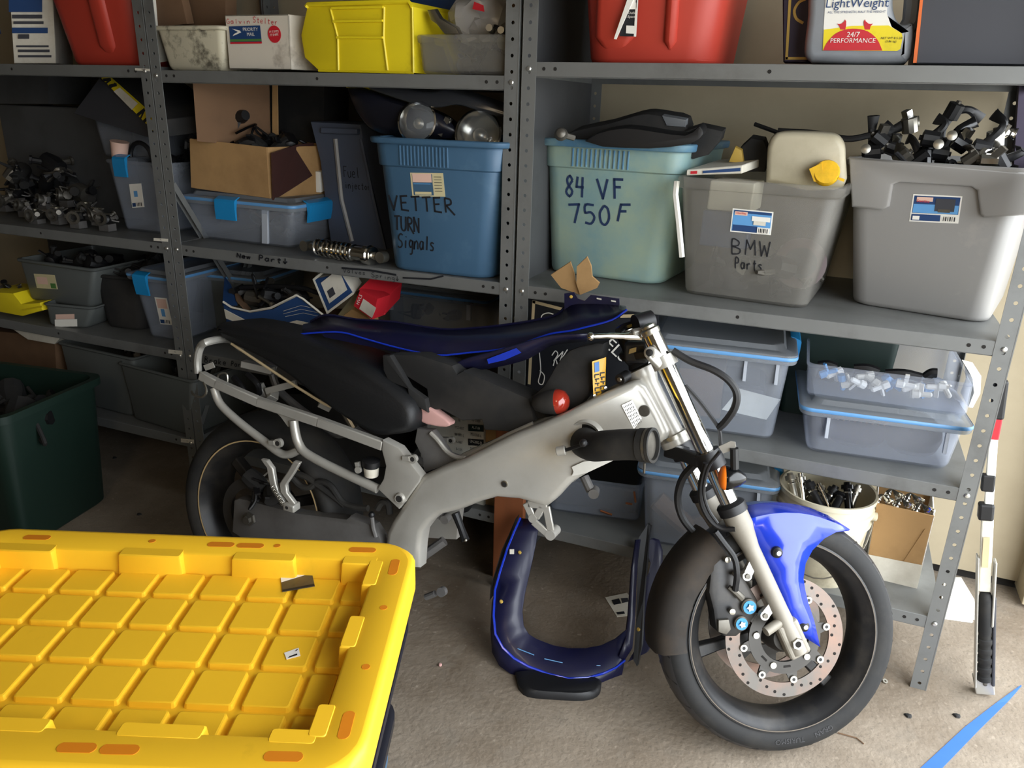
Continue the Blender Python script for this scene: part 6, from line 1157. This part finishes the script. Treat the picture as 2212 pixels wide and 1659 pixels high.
# ---- cables, lever, controls
for q, r, Yc in (([(1453, 757), (1491, 780), (1542, 800), (1575, 823), (1591, 850), (1587, 881), (1567, 911), (1552, 925)], .0085, 1.66), ([(1481, 833), (1516, 873), (1547, 916), (1554, 931), (1557, 962)], .0045, 1.66), ([(1505, 998), (1476, 1031), (1464, 1072), (1471, 1112), (1494, 1145), (1530, 1180)], .009, 1.66), ([(1524, 1000), (1513, 1050), (1516, 1090), (1535, 1125), (1560, 1142), (1588, 1143)], .006, 1.6), ([(1555, 975), (1530, 1010), (1520, 1060), (1530, 1100), (1550, 1130)], .004, 1.58)):
    mb = MB('black'); mb.tube(curve([AY(a, b, Yc) for a, b in q], 5), r, 8); part(mb, 'control_cable')
mb = MB('chrome'); a = AY(1276, 727, 1.62); b = AY(1385, 728, 1.68); mb.tube(curve([a, a*.6+b*.4+Vector((0, 0, .002)), b], 5), [.006]*5+[.007]*3+[.009]*3, 10); mb.ball(a, .0095, 7); part(mb, 'clutch_lever')
mb = MB('silver'); mb.bar(AY(1365, 722, 1.67), AY(1392, 716, 1.69), .02, .02); part(mb, 'lever_perch', bevel=.004)
mb = MB('black'); mb.tube([AY(1372, 700, 1.7), AY(1408, 690, 1.73)], .022, 14); part(mb, 'handlebar_switch'); mb = MB('blackgloss'); mb.tube(curve([AY(1335, 716, 1.7), AY(1350, 706, 1.72), AY(1375, 698, 1.72)], 4), .009, 8); part(mb, 'switch_lead')
mb = MB('black'); mb.box(0, 1, 0, 1, 0, 1, lambda x, y, z: AY(1346+52*x, 786-46*z, 1.69)+Vector((0, .05*y, 0))); part(mb, 'ignition_housing', bevel=.008); mb = MB('steelbright'); mb.ext([AY(1358, 765, 1.685), AY(1374, 760, 1.685), AY(1375, 750, 1.685), AY(1360, 754, 1.685)], (0, .003, 0)); part(mb, 'ignition_plate', smooth=0)
mb = MB('black'); mb.lathe([(.013, 0), (.013, .03)], AY(1339, 820, 1.66), (.3, 1, .1), 14); part(mb, 'bar_end_weight'); mb = MB('steelbright'); mb.lathe([(.0, -.003), (.005, -.002), (.006, 0)], AY(1338, 820, 1.66), (.3, 1, .1), 12); part(mb, 'bar_end_screw')
# front turn signal on its bracket
br_ = [AY(1552, 965, 1.57), AY(1578, 953, 1.57), AY(1588, 955, 1.57), AY(1590, 966, 1.57), AY(1575, 975, 1.57), AY(1562, 980, 1.57)]; mb = MB('silver'); mb.ext(br_, (0, .003, 0)); part(mb, 'signal_bracket', smooth=0)
mb = MB('black'); mb.tube([AY(1586, 968, 1.57), AY(1587, 1012, 1.57)], .009, 10); ts = part(mb, 'signal_stalk')
c0 = AY(1566, 1032, 1.57); c1 = AY(1613, 1033, 1.58); d = (c1-c0).normalized(); Ls = (c1-c0).length; mb = MB('blackgloss'); mb.lathe([(.0, -.001), (.0255, 0), (.0265, .004), (.0245, Ls*.35), (.017, Ls*.7), (.008, Ls*.95), (.002, Ls)], c0, d, 24); part(mb, 'signal_body', ts, smooth=60)
mb = MB('amber'); mb.lathe([(.0262, .001), (.0262, -.003), (.022, -.009), (.012, -.013), (.001, -.0145)], c0, d, 24); part(mb, 'amber_lens', ts, smooth=60)

# ================================================================ loose bodywork resting on the motorcycle
q = curve2([(476, 706), (482, 697), (500, 696), (560, 707), (620, 722), (680, 742), (740, 765), (800, 788), (860, 830), (900, 868), (908, 905), (895, 930), (855, 938), (822, 938), (790, 924), (740, 892), (690, 855), (640, 815), (580, 776), (520, 748), (487, 728)], 3)
e = thing('saddle', BP(700, 860, -.02), 'long black vinyl motorcycle seat lying across the bare subframe', 'seat')
cen = Vector(); S0 = [BP(a, b, -.09+.05*(1-(a-476)/430)) for a, b in q]; cx_ = sum(S0, Vector())/len(S0)
mb = MB('seat'); rings = []
for s_, k in ((-.035, .55), (-.028, .8), (-.012, .95), (.01, 1.0), (.10, 1.0), (.15, .97), (.165, .9)):
    rg_ = []
    for p in S0:
        rr2 = inset(S0, .05*(1-k), BN)
        rg_ = [x+BN*s_ for x in rr2]; break
    rings.append(rg_)
mb.loft(rings); build(mb, 'cushion', e, smooth=60)
mb = MB('tan'); mb.tube([BP(a, b, -.05) for a, b in [(500, 742), (560, 782), (640, 835), (700, 872), (714, 878)]], .004, 6); build(mb, 'seat_pan_edge', e)
mb = MB('pink'); q = [BP(a, b, -.08) for a, b in curve2([(898, 872), (925, 880), (945, 893), (972, 914), (962, 923), (935, 920), (911, 913), (903, 895)], 2)]; mb.ext(q, BN*.03, .005, .005); one(mb, 'pink_cloth', 'pink cloth tucked under the front end of the black seat', 'cloth', smooth=50)
# blue tail fairing
up_ = [(655, 700), (671, 696), (704, 681), (770, 691), (850, 696), (952, 712), (1033, 709), (1104, 701), (1164, 691), (1205, 679), (1232, 655), (1276, 652), (1310, 655), (1352, 661)]
mid_ = [(650, 712), (675, 708), (720, 702), (780, 712), (855, 720), (952, 728), (1033, 728), (1104, 724), (1164, 712), (1205, 702), (1240, 690), (1280, 685), (1320, 678), (1353, 666)]
dn_ = [(646, 722), (690, 718), (740, 718), (790, 732), (863, 752), (942, 767), (1010, 762), (1078, 755), (1129, 742), (1185, 722), (1230, 715), (1268, 706), (1322, 691), (1354, 669)]
e = thing('tail_fairing', BP(1000, 740, .1), 'scratched dark blue tail fairing lying upside down over the seat and frame', 'fairing')
L0 = [BP(a, b, .11) for a, b in up_]; L1 = [BP(a, b, .035) for a, b in mid_]; L2 = [BP(a, b, -.01) for a, b in dn_]; mb = MB('blue_dark')
L0 = curve(L0, 3); L1 = curve(L1, 3); L2 = curve(L2, 3)
for A, B in ((L0, L1), (L1, L2)):
    for i in range(len(A)-1): mb.add([A[i], A[i+1], B[i+1], B[i]], [(0, 1, 2, 3)])
o = build(mb, 'upper_panel', e, smooth=60); md = o.modifiers.new('solid', 'SOLIDIFY'); md.thickness = .004
mb = MB('blue_body'); mb.tube(L2, .0025, 6); build(mb, 'edge_highlight', e)  # brighter blue tube drawn as a highlight along the lower edge
mb = MB('blue_dark'); mb.tube([p+Vector((0, 0, .001)) for p in L0[3:-10]], .004, 6); build(mb, 'rolled_edge', e)
tab = [(1219, 672), (1219, 634), (1240, 631), (1248, 645), (1263, 650), (1276, 637), (1337, 645), (1338, 658), (1300, 690), (1250, 690)]
mb = MB('blue_dark'); mb.ext([BP(a, b, .1) for a, b in tab], BN*.004); tb_ = build(mb, 'mounting_tab', e, smooth=0)
mb = MB('dark_gap'); mb.ext([BP(a, b, .098) for a, b in [(1255, 657), (1275, 657), (1274, 670), (1252, 668)]], BN*.001); build(mb, 'tab_slot', tb_, smooth=0)
for a, b in ((1294, 645), (1325, 650)): mb = MB('paper'); mb.ext([BP(a-5, b-2, .098), BP(a+5, b, .098), BP(a+5, b+3, .098), BP(a-5, b+1, .098)], BN*.001); build(mb, 'tab_slot', tb_, smooth=0)
mb = MB('gold'); mb.lathe([(.0, .003), (.004, .002), (.004, 0)], BP(1234, 641, .098), -BN, 10); build(mb, 'tab_rivet', tb_)
lo1 = [(968, 795), (1010, 775), (1060, 762), (1129, 742), (1190, 727), (1268, 723)]; lo2 = [(985, 802), (1053, 797), (1129, 780), (1165, 762), (1195, 746), (1268, 738)]
mb = MB('blue_dark'); A = curve([BP(a, b, -.03) for a, b in lo1], 3); B = curve([BP(a, b, .0) for a, b in lo2], 3)
for i in range(len(A)-1): mb.add([A[i], A[i+1], B[i+1], B[i]], [(0, 1, 2, 3)])
o = build(mb, 'lower_panel', e, smooth=60); md = o.modifiers.new('solid', 'SOLIDIFY'); md.thickness = .004
mb = MB('blue_body'); mb.ext([BP(a, b, -.032) for a, b in [(1052, 776), (1115, 752), (1126, 762), (1090, 778), (1055, 786)]], BN*.001); build(mb, 'bright_patch', e, smooth=0)  # small brighter blue patch on the lower panel
mb = MB('blue_dark'); mb.ext([BP(a, b, .0) for a, b in [(690, 712), (760, 722), (862, 752), (863, 762), (780, 745), (700, 728)]], BN*.003); build(mb, 'side_strip', e, smooth=0)
# black undertail, number plate, rear signal
e = thing('undertail_tray', BP(1020, 860, -.03), 'dusty black plastic undertail tray resting on the frame', 'undertail')
q = [(841, 766), (906, 767), (977, 790), (987, 808), (1000, 801), (1046, 820), (1142, 861), (1154, 909), (1111, 934), (1046, 929), (1040, 907), (997, 909), (952, 884), (927, 888), (921, 841), (880, 815), (850, 795)]
mb = MB('fabric_black'); mb.ext([BP(a, b, -.07) for a, b in q], BN*.09, .006, .006); build(mb, 'tray', e, smooth=30)
mb = MB('fabric_black'); mb.ext([BP(a, b, -.09) for a, b in [(826, 768), (842, 768), (862, 800), (884, 838), (918, 862), (924, 892), (884, 868), (880, 840), (838, 822), (828, 800)]], BN*.02, .003, .003); build(mb, 'side_flap', e, smooth=30)
mb = MB('fabric_black'); mb.ext([BP(a, b, -.05) for a, b in curve2([(1140, 862), (1175, 833), (1200, 790), (1230, 757), (1270, 745), (1304, 742), (1298, 775), (1272, 850), (1230, 890), (1160, 905)], 2)], BN*.05, .006, .006); build(mb, 'plate_hanger', e, smooth=40)
mb = MB('fabric_black'); c0 = BP(1150, 872, -.09); c1 = BP(1204, 868, -.09); d = (c1-c0).normalized(); Ls = (c1-c0).length; mb.lathe([(.006, 0), (.018, .008), (.026, Ls*.45), (.031, Ls*.9), (.031, Ls)], c0, d, 22); sg_ = build(mb, 'signal_body', e, smooth=60)
mb = MB('redlens'); mb.lathe([(.0305, Ls), (.03, Ls+.008), (.024, Ls+.02), (.013, Ls+.027), (.001, Ls+.03)], c0, d, 22); build(mb, 'red_lens', sg_, smooth=60)
q = [BP(1279, 781, -.075), BP(1308, 772, -.055), BP(1306, 842, -.055), BP(1282, 864, -.075)]; mb = MB('plate_yellow'); mb.ext(q, (.001, .002, 0)); pt_ = one(mb, 'license_plate', 'small yellow number plate with a blue sticker above the frame spar', 'license plate', smooth=0)
u_ = (q[3]-q[0]).normalized(); pn = (q[1]-q[0]).cross(q[3]-q[0]).normalized(); pn = pn if pn.dot(CAM-q[0]) > 0 else -pn
quadp(pt_, 'plate_sticker', [q[0]+(q[1]-q[0])*.15+(q[3]-q[0])*.05, q[0]+(q[1]-q[0])*.5+(q[3]-q[0])*.05, q[0]+(q[1]-q[0])*.5+(q[3]-q[0])*.3, q[0]+(q[1]-q[0])*.15+(q[3]-q[0])*.3], 'plate_blue', pn*.001)
mb = MB('ink')
for i in range(5):
    for k in range(2):
        A = q[0]+(q[1]-q[0])*(.15+.42*k)+(q[3]-q[0])*(.36+.115*i); mb.ribbon([A+pn*.0015, A+(q[1]-q[0])*.32+(q[3]-q[0])*.02+pn*.0015], .003, pn); mb.ribbon([A+(q[1]-q[0])*.1*(i % 3)+pn*.0015, A+(q[1]-q[0])*.1*(i % 3)+(q[3]-q[0])*.08+pn*.0015], .0025, pn)
build(mb, 'plate_characters', pt_, smooth=0)['kind'] = 'stuff'
for a, b in ((1284, 855), (1308, 838)): mb = MB('zinc'); mb.lathe([(.0, .003), (.004, .002), (.004, 0)], AP(a, b, q[0], pn), pn, 10); build(mb, 'plate_bolt', pt_)

# ================================================================ on the floor
# blue lower fairing standing as an open U under the frame
def zf(py, top=.30): return max(.02, min(top, .05+(1410-py)/(1410-1120)*(top-.05)))
def LF(px, py, dz=0): z = zf(py)+dz; return AZ(px, py, z)
e = thing('belly_fairing', AZ(1240, 1450, 0), 'dark blue belly fairing standing as an open U on the floor under the frame', 'fairing')
outL = [(1124, 1119), (1110, 1150), (1096, 1184), (1080, 1235), (1069, 1275), (1066, 1330), (1070, 1370), (1086, 1399), (1110, 1422), (1142, 1440), (1185, 1456), (1228, 1466), (1270, 1464), (1304, 1454), (1330, 1442), (1350, 1426)]
innL = [(1164, 1123), (1161, 1150), (1157, 1176), (1150, 1210), (1142, 1245), (1133, 1285), (1128, 1320), (1131, 1352), (1142, 1370), (1160, 1381), (1195, 1394), (1228, 1400), (1265, 1400), (1299, 1394), (1330, 1380), (1354, 1360)]
A = [LF(a, b) for a, b in outL]; B = [LF(a, b, .012) for a, b in innL]; S = [Vector((p.x, p.y-.02, max(.004, p.z-(.03 if i < 6 else .045)))) for i, p in enumerate(A)]
mb = MB('blue_dark')
for P, Q in ((S, A), (A, B)):
    for i in range(len(P)-1): mb.add([P[i], P[i+1], Q[i+1], Q[i]], [(0, 1, 2, 3)])
o = build(mb, 'pan', e, smooth=60); md = o.modifiers.new('solid', 'SOLIDIFY'); md.thickness = .005
mb = MB('blue_body'); mb.tube(A, .0035, 6); build(mb, 'edge_highlight', e)  # highlight on the pan edge, put in as a brighter blue tube
mb = MB('black'); mb.ext([LF(a, b, -.01)+Vector((-.012, .0, 0)) for a, b in [(1122, 1122), (1108, 1155), (1092, 1190), (1068, 1270), (1066, 1300), (1080, 1245), (1110, 1165)]], (0, .03, 0)); build(mb, 'foam_backing', e, smooth=0)
outR = [(1350, 1426), (1366, 1400), (1372, 1340), (1374, 1277), (1378, 1215), (1384, 1165)]; innR = [(1338, 1418), (1352, 1380), (1358, 1330), (1362, 1277), (1366, 1226), (1375, 1166)]
A2 = [LF(a, b) for a, b in outR]; B2 = [LF(a, b, .01) for a, b in innR]; C2 = [LF(a+40-6*i*0, b+4, -.02) for i, (a, b) in enumerate(outR)]
mb = MB('blue_dark')
for i in range(len(A2)-1): mb.add([B2[i], B2[i+1], A2[i+1], A2[i]], [(0, 1, 2, 3)])
o = build(mb, 'right_arm', e, smooth=60); md = o.modifiers.new('solid', 'SOLIDIFY'); md.thickness = .005
mb = MB('blue_dark'); q = [(1390, 1176), (1404, 1172), (1416, 1176), (1424, 1200), (1422, 1250), (1420, 1300), (1412, 1380), (1392, 1420), (1352, 1440), (1375, 1400), (1382, 1330), (1384, 1270), (1398, 1245), (1402, 1225), (1396, 1205)]
mb.ext([LF(a, b)+Vector((.0, .02, 0)) for a, b in q], (.004, .01, 0)); build(mb, 'outer_skin', e, smooth=30)
mb = MB('black'); mb.ext([LF(a, b)+Vector((0, .01, .0)) for a, b in [(1378, 1165), (1398, 1135), (1404, 1140), (1400, 1160), (1396, 1210), (1388, 1300), (1384, 1400), (1374, 1445), (1366, 1430), (1372, 1350)]], (.002, .012, 0)); build(mb, 'inner_liner', e, smooth=0)
for ln in ([(1118, 1401), (1154, 1415)], [(1176, 1423), (1226, 1434)], [(1258, 1436), (1297, 1438)]): mb = MB('trim_blue'); mb.tube([LF(a, b, .012) for a, b in ln], .0012, 5); build(mb, 'scored_line', e)
for a, b in ((1123, 1194), (1379, 1360), (1083, 1300)): mb = MB('gold'); mb.lathe([(.0, .006), (.004, .005), (.005, 0)], LF(a, b, .008), (0, -.6, 1), 10); build(mb, 'fastener', e)
mb = MB('paper'); mb.ext([LF(1101, 1187, .006), LF(1110, 1187, .006), LF(1110, 1197, .006), LF(1101, 1197, .006)], (0, .002, 0)); build(mb, 'paper_tag', e, smooth=0)
q = curve2([(1113, 1462), (1160, 1458), (1220, 1468), (1290, 1476), (1298, 1488), (1290, 1505), (1260, 1514), (1200, 1512), (1140, 1506), (1120, 1490)], 3)
mb = MB('black'); P = [AZ(a, b, 0) for a, b in q]; mb.loft([P, [p+Vector((0, 0, .014)) for p in P], [p*.9+sum(P, Vector())/len(P)*.1+Vector((0, 0, .022)) for p in P]]); one(mb, 'foam_pad', 'black foam pad on the floor in front of the belly fairing', 'pad', smooth=50)
# printed slip on the floor
mb = MB('paper'); q = [AZ(1307, 1291, .0), AZ(1354, 1281, .0), AZ(1362, 1290, .0), AZ(1360, 1330, .0), AZ(1333, 1333, .0)]; mb.ext(q, (0, 0, .001)); sl = one(mb, 'printed_slip', 'white printed slip lying on the floor inside the belly fairing', 'paper', smooth=0)
quadp(sl, 'black_print', [AZ(1321, 1297, .001), AZ(1337, 1293, .001), AZ(1342, 1304, .001), AZ(1326, 1307, .001)], 'ink', (0, 0, .0008), .0003); quadp(sl, 'grey_print', [AZ(1341, 1293, .001), AZ(1356, 1292, .001), AZ(1358, 1300, .001), AZ(1344, 1303, .001)], 'box_dark', (0, 0, .0008), .0003); quadp(sl, 'black_print', [AZ(1331, 1323, .001), AZ(1348, 1321, .001), AZ(1350, 1326, .001), AZ(1334, 1328, .001)], 'ink', (0, 0, .0008), .0003)

# ---------------------------------------------------------------- yellow-lidded tote in the foreground
ZL = .645; bR = AZ(905, 1172, ZL); bL_ = AZ(-38, 1136, ZL); 
uu = (bR-bL_); WL = uu.length; uu.normalize(); vv = Vector((-uu.y, uu.x, 0)); fR = AZ(822, 1690, ZL); DL = -(fR-bR).dot(vv)
LO = bR-vv*DL-uu*WL
def lf(x, y, z): return LO+uu*x+vv*y+Vector((0, 0, z))
SK = ((fR-bR).dot(uu))/DL      # keep the lid rectangular
e = thing('lidded_tote', lf(WL/2, DL/2, .0-0)*1.0-Vector((0, 0, ZL)), 'black storage tote with a ribbed yellow lid in the left foreground', 'tote')
e.location.z = .325
def rl(i, z, r=.07, n=6): return rring(i, WL-i, i, DL-i, r, z, lf, n)
rp = .044     # recess depth below the rim
mb = MB('yellow'); mb.loft([rl(.0, -.06), rl(-.002, -.056), rl(-.002, -.008), rl(.004, -.001), rl(.010, 0)], False, False); sk_ = build(mb, 'lid_skirt', e, smooth=50)
# rim: flat frame between the outer edge and the recess, slots painted on top
IN = .062
def rimring(i, z, r): return rring(i, WL-i, i, DL-i, r, z, lf, 6)
mb = MB('yellow'); mb.loft([rimring(.010, 0, .065), rimring(IN, 0, .035), rimring(IN+.004, -.003, .033), rimring(IN+.012, -rp, .03)], False, False); rim_o = build(mb, 'lid_rim', e, smooth=40)
mb = MB('yellow'); mb.loft([rimring(IN+.011, -rp, .03), rimring(IN+.011, -rp-.003, .03)], True, True); fl_ = build(mb, 'lid_floor', e, smooth=0)
# raised pads on the lid floor
nx, ny = 9, 5; ix0, ix1, iy0, iy1 = IN+.0, WL-IN-.0, IN+.0, DL-IN-.0
px_, py_ = (ix1-ix0-.05)/8.0, (iy1-iy0)/ny
pad = None
for i in range(nx):
    for j in range(ny):
        x0 = ix0+.012+i*px_*1.0-.02; x1 = x0+px_-.010; y0 = iy0+j*py_+.005; y1 = y0+py_-.010
        x0 = max(x0, ix0+.014); x1 = min(x1, ix1-.014); y0 = max(y0, iy0+.014); y1 = min(y1, iy1-.014)
        if x1-x0 < .015: continue
        mb = MB('yellow'); mb.loft([rring(x0, x1, y0, y1, .006, -rp-.001, lf, 2), rring(x0+.002, x1-.002, y0+.002, y1-.002, .004, -rp+.008, lf, 2), rring(x0+.004, x1-.004, y0+.004, y1-.004, .004, -rp+.009, lf, 2)]); build(mb, 'lid_pad', e, smooth=20)
# wall steps (bosses) along the inner edge of the rim
def step(xa, xb, ya, yb, dz=0): 
    mb = MB('yellow'); mb.loft([rring(xa, xb, ya, yb, .006, -rp-.002, lf, 2), rring(xa+.004, xb-.004, ya+.004, yb-.004, .004, -.0015, lf, 2), rring(xa+.006, xb-.006, ya+.006, yb-.006, .004, .0006+dz, lf, 2)]); build(mb, 'rim_step', e, smooth=25)
for fa, fb in ((.0, .17), (.33, .5), (.62, .79), (.9, 1.0)):
    xa = ix0+(ix1-ix0)*fa; xb = ix0+(ix1-ix0)*fb; step(xa, xb, iy1-.022, iy1+.012); step(xa, xb, iy0-.012, iy0+.022)
for fa, fb in ((.0, .16), (.42, .62), (.8, 1.0)):
    ya = iy0+(iy1-iy0)*fa; yb = iy0+(iy1-iy0)*fb; step(ix1-.022, ix1+.012, ya, yb, .0006); step(ix0-.012, ix0+.022, ya, yb, .0006)
# flat discs on the rim, their orange paints the shade inside slots
mat('slot_shade', '#D07A0C', .6, var=.1)
def slot_shade(x, y, ang, L=.05, w_=.017):
    c = lf(x, y, .0006); a = uu*math.cos(ang)+vv*math.sin(ang); b = -uu*math.sin(ang)+vv*math.cos(ang); mb = MB('slot_shade'); P = []
    for k in range(12): t = 2*math.pi*k/12; P.append(c+a*((L/2-w_/2)*(1 if math.cos(t) > 0 else -1)+w_/2*math.cos(t))+b*w_/2*math.sin(t))
    mb.loft([P, [p-Vector((0, 0, .0006)) for p in P]]); build(mb, 'lid_slot_shade', e, smooth=0)
for x in (.125, .47, .525, WL-.10): slot_shade(x, DL-.033, 0); slot_shade(x, .033, 0)
for y in (.09, DL-.085): slot_shade(WL-.033, y, R(90)); slot_shade(.033, y, R(90))
for x, y in ((.34, DL-.03), (WL-.26, DL-.03), (WL-.03, DL*.37), (WL-.03, DL*.63), (.03, DL*.37)): slot_shade(x, y, 0, .0125, .012)
# body of the tote and the one below
def body(z0, z1, i0, i1, m): 
    mb = MB(m); mb.loft([rring(i, WL-i, i, DL-i, .06, z-ZL, lf, 6) for i, z in ((i0+.012, z0), (i0, z0+.012), (i1+.01, z1-.1), (i1-.004, z1-.09), (i1-.004, z1-.075), (i1+.008, z1-.07), (i1+.004, z1-.02), (i1-.004, z1-.015), (i1-.004, z1))]); return mb
build(body(.325, ZL-.055, .05, .016, 'navy_black'), 'body', e, smooth=40)
e2 = thing('lower_tote', lf(WL/2, DL/2, -ZL), 'dark blue tote on the floor under the yellow-lidded tote', 'tote')
build(body(0, .31, .085, .055, 'blue_tote'), 'body', e2, smooth=40); mb = MB('navy_black'); mb.loft([rring(i, WL-i, i, DL-i, .06, z-ZL, lf, 6) for i, z in ((.042, .295), (.038, .3), (.038, .318), (.046, .324))]); build(mb, 'lid', e2, smooth=40)
# card scraps on the lid
zc = ZL-rp+.0096
a = [AZ(x, y, zc) for x, y in ((610, 1279), (680, 1267), (671, 1224), (606, 1245))]; mb = MB('greymetal'); mb.ext(a, (0, 0, .0012)); c_ = one(mb, 'card_scrap', 'grey and white card scrap lying on the yellow lid', 'card', smooth=0)
quadp(c_, 'light_band', [a[3], a[2]+(a[1]-a[2])*.35, a[2], a[3]], 'paper', (0, 0, .0014), .0003) if False else quadp(c_, 'light_band', [a[3]+(a[0]-a[3])*.42, a[2]+(a[1]-a[2])*.36, a[2], a[3]], 'white', (0, 0, .0013), .0003)
quadp(c_, 'dark_edge', [a[0], a[1], a[1]+(a[2]-a[1])*.1, a[0]+(a[3]-a[0])*.1], 'ink', (0, 0, .0013), .0003)
b_ = [AZ(x, y, zc+.002) for x, y in ((607, 1247), (622, 1236), (618, 1214), (599, 1215))]; mb = MB('white'); mb.ext(b_, (0, 0, .001)); one(mb, 'card_strip', 'narrow white card strip beside the grey card on the yellow lid', 'card', smooth=0)
a = [AZ(x, y, zc) for x, y in ((619, 1425), (649, 1417), (645, 1400), (614, 1411))]; mb = MB('white'); mb.ext(a, (0, 0, .0008)); c_ = one(mb, 'paper_label', 'tiny white printed label stuck on a pad of the yellow lid', 'label', smooth=0)
quadp(c_, 'print', [a[0]+(a[2]-a[0])*.1, a[1]*.8+a[0]*.2+(a[2]-a[1])*.15, a[1]*.8+a[0]*.2+(a[2]-a[1])*.35, a[0]+(a[2]-a[0])*.25], 'ink', (0, 0, .0009), .0002); quadp(c_, 'mark', [a[0]+(a[2]-a[0])*.68, a[0]+(a[2]-a[0])*.68+(a[1]-a[0])*.15, a[0]+(a[2]-a[0])*.85+(a[1]-a[0])*.1, a[0]+(a[2]-a[0])*.85], 'box_purple', (0, 0, .0009), .0002)
# ---------------------------------------------------------------- right side: folded stand, paper stack, tape, small litter
Ys = 2.12
def SX(px, py, dy=0): return AY(px, py, Ys+dy)
zb = AZ(2128, 1502, 0); Ys = zb.y-.008
e = thing('folding_stand', (zb.x, zb.y, 0), 'slim folded metal stand with white and red pole and black grips at the shelf end', 'stand')
def seg(nm, a, b, w_, d_, m, bev=.003):
    p, q = SX(*a), SX(*b); mb = MB(m); mb.bar(p, q, w_, d_, up=Vector((0, 1, 0))); return build(mb, nm, e, smooth=0, bevel=bev)
seg('bar', (2126, 1276), (2133, 1120), .026, .014, 'paper'); seg('pole', (2135, 1100), (2146, 940), .019, .014, 'white'); seg('red_sleeve', (2145, 948), (2154, 900), .022, .016, 'lred'); seg('top_cap', (2152, 905), (2163, 820), .03, .022, 'black', .006); seg('clamp', (2128, 1122), (2131, 1086), .034, .026, 'black', .006); seg('clip', (2132, 1060), (2136, 1024), .028, .02, 'black', .004)
seg('side_plate', (2106, 1480), (2112, 1200), .005, .03, 'silver'); seg('side_plate', (2142, 1350), (2150, 1210), .006, .028, 'silver'); seg('handle_bar', (2145, 1480), (2148, 1290), .008, .016, 'box_dark')
p, q = SX(2126, 1470), SX(2129, 1278); d = (q-p); Lg = d.length; d.normalize(); prof = [(.012, 0)]
for k in range(5): prof += [(.0175, .004+k*.028), (.0175, .016+k*.028), (.0145, .018+k*.028), (.0145, .028+k*.028)]
prof += [(.016, .15), (.016, Lg-.02), (.012, Lg-.004), (.004, Lg)]; mb = MB('rubber'); mb.lathe(prof, p, d, 18); build(mb, 'foam_grip', e, smooth=50)
mb = MB('silver'); mb.ext([SX(a, b) for a, b in [(2102, 1468), (2147, 1470), (2150, 1503), (2108, 1500)]], (0, .03, 0)); ft_ = build(mb, 'foot_bracket', e, smooth=0, bevel=.003); mb = MB('greymetal'); mb.lathe([(.002, .003), (.005, .002), (.005, 0)], SX(2128, 1478), (0, -1, 0), 12); build(mb, 'foot_bolt', ft_)
quadp(e, 'printed_label', [SX(2120, 1225, -.008), SX(2134, 1225, -.008), SX(2138, 1160, -.008), SX(2124, 1160, -.008)], 'tan', (0, -.002, 0)); 
# paper stack under the bottom shelf
q = [AZ(2030, 1335, 0), AZ(2102, 1345, 0), AZ(2098, 1310, 0), AZ(2070, 1262, 0), AZ(2040, 1262, 0)]
e = thing('paper_stack', q[0], 'stack of loose white papers on the floor behind the shelf leg', 'paper stack')
rn = random.Random(4)
for i in range(9):
    mb = MB('white'); o_ = Vector((rn.uniform(-.006, .006), rn.uniform(-.006, .006), .001+.0028*i)); mb.ext([p+o_ for p in q], (0, 0, .002)); build(mb, 'sheet', e, smooth=0)
# blue tape
mb = MB('tape_blue'); Lp = [AZ(1982, 1665, .001), AZ(2085, 1570, .001), AZ(2150, 1520, .001), AZ(2205, 1480, .004)]; Rp = [AZ(2030, 1665, .001), AZ(2112, 1580, .001), AZ(2178, 1515, .001), AZ(2207, 1482, .004)]
for i in range(3): mb.add([Lp[i], Rp[i], Rp[i+1], Lp[i+1]], [(0, 1, 2, 3)])
tp = one(mb, 'blue_tape', 'strip of blue tape stuck to the concrete floor at lower right', 'tape', smooth=0); md = tp.modifiers.new('solid', 'SOLIDIFY'); md.thickness = .0008
mb = MB('steelbright'); mb.lathe([(.003, 0), (.0075, 0), (.0075, .005), (.003, .005), (.003, .0005)], AZ(1911, 1473, .0005), (.2, -.3, 1), 6); one(mb, 'steel_nut', 'small steel nut lying on the floor by the front tire', 'nut', smooth=0)
mb = MB('cardboard_d'); mb.tube([AZ(1810, 1583, .002), AZ(1850, 1594, .002), AZ(1866, 1607, .002)], .0015, 5); one(mb, 'twig', 'thin brown twig on the floor right of the front tire', 'twig')
mb = MB('pink'); mb.ball(AZ(951, 1436, .004), .005, 5); one(mb, 'pebble', 'tiny pale pebble on the floor beside the yellow-lidded tote', 'pebble')
for i, (a, b) in enumerate(((300, 1110), (247, 988), (2068, 1545), (1963, 1545))):
    mb = MB('fabric_black'); c = AZ(a, b, .004); mb.loft([[c+Vector((r*math.cos(t)*(1.6 if k % 2 else 1), r*math.sin(t), z)) for k, t in enumerate([2*math.pi*j/7 for j in range(7)])] for r, z in ((.008, -.003), (.006, .001), (.002, .003))]); one(mb, 'dirt_clod', ['dark clod on the floor just behind the yellow lid', 'dark clod on the floor before the left unit', 'dark clod on the floor near the shelf foot', 'dark clod on the bright floor left of the stand'][i], 'dirt')
# purple folder at the right end of the second shelf
mb = MB('box_purple'); mb.ext([AY(2186, 420, 2.5), AY(2260, 420, 2.5), AY(2260, 180, 2.5), AY(2202, 180, 2.5)], (0, .03, 0)); one(mb, 'purple_folder', 'dark purple panel leaning at the right edge behind the grey tote', 'panel', smooth=0)
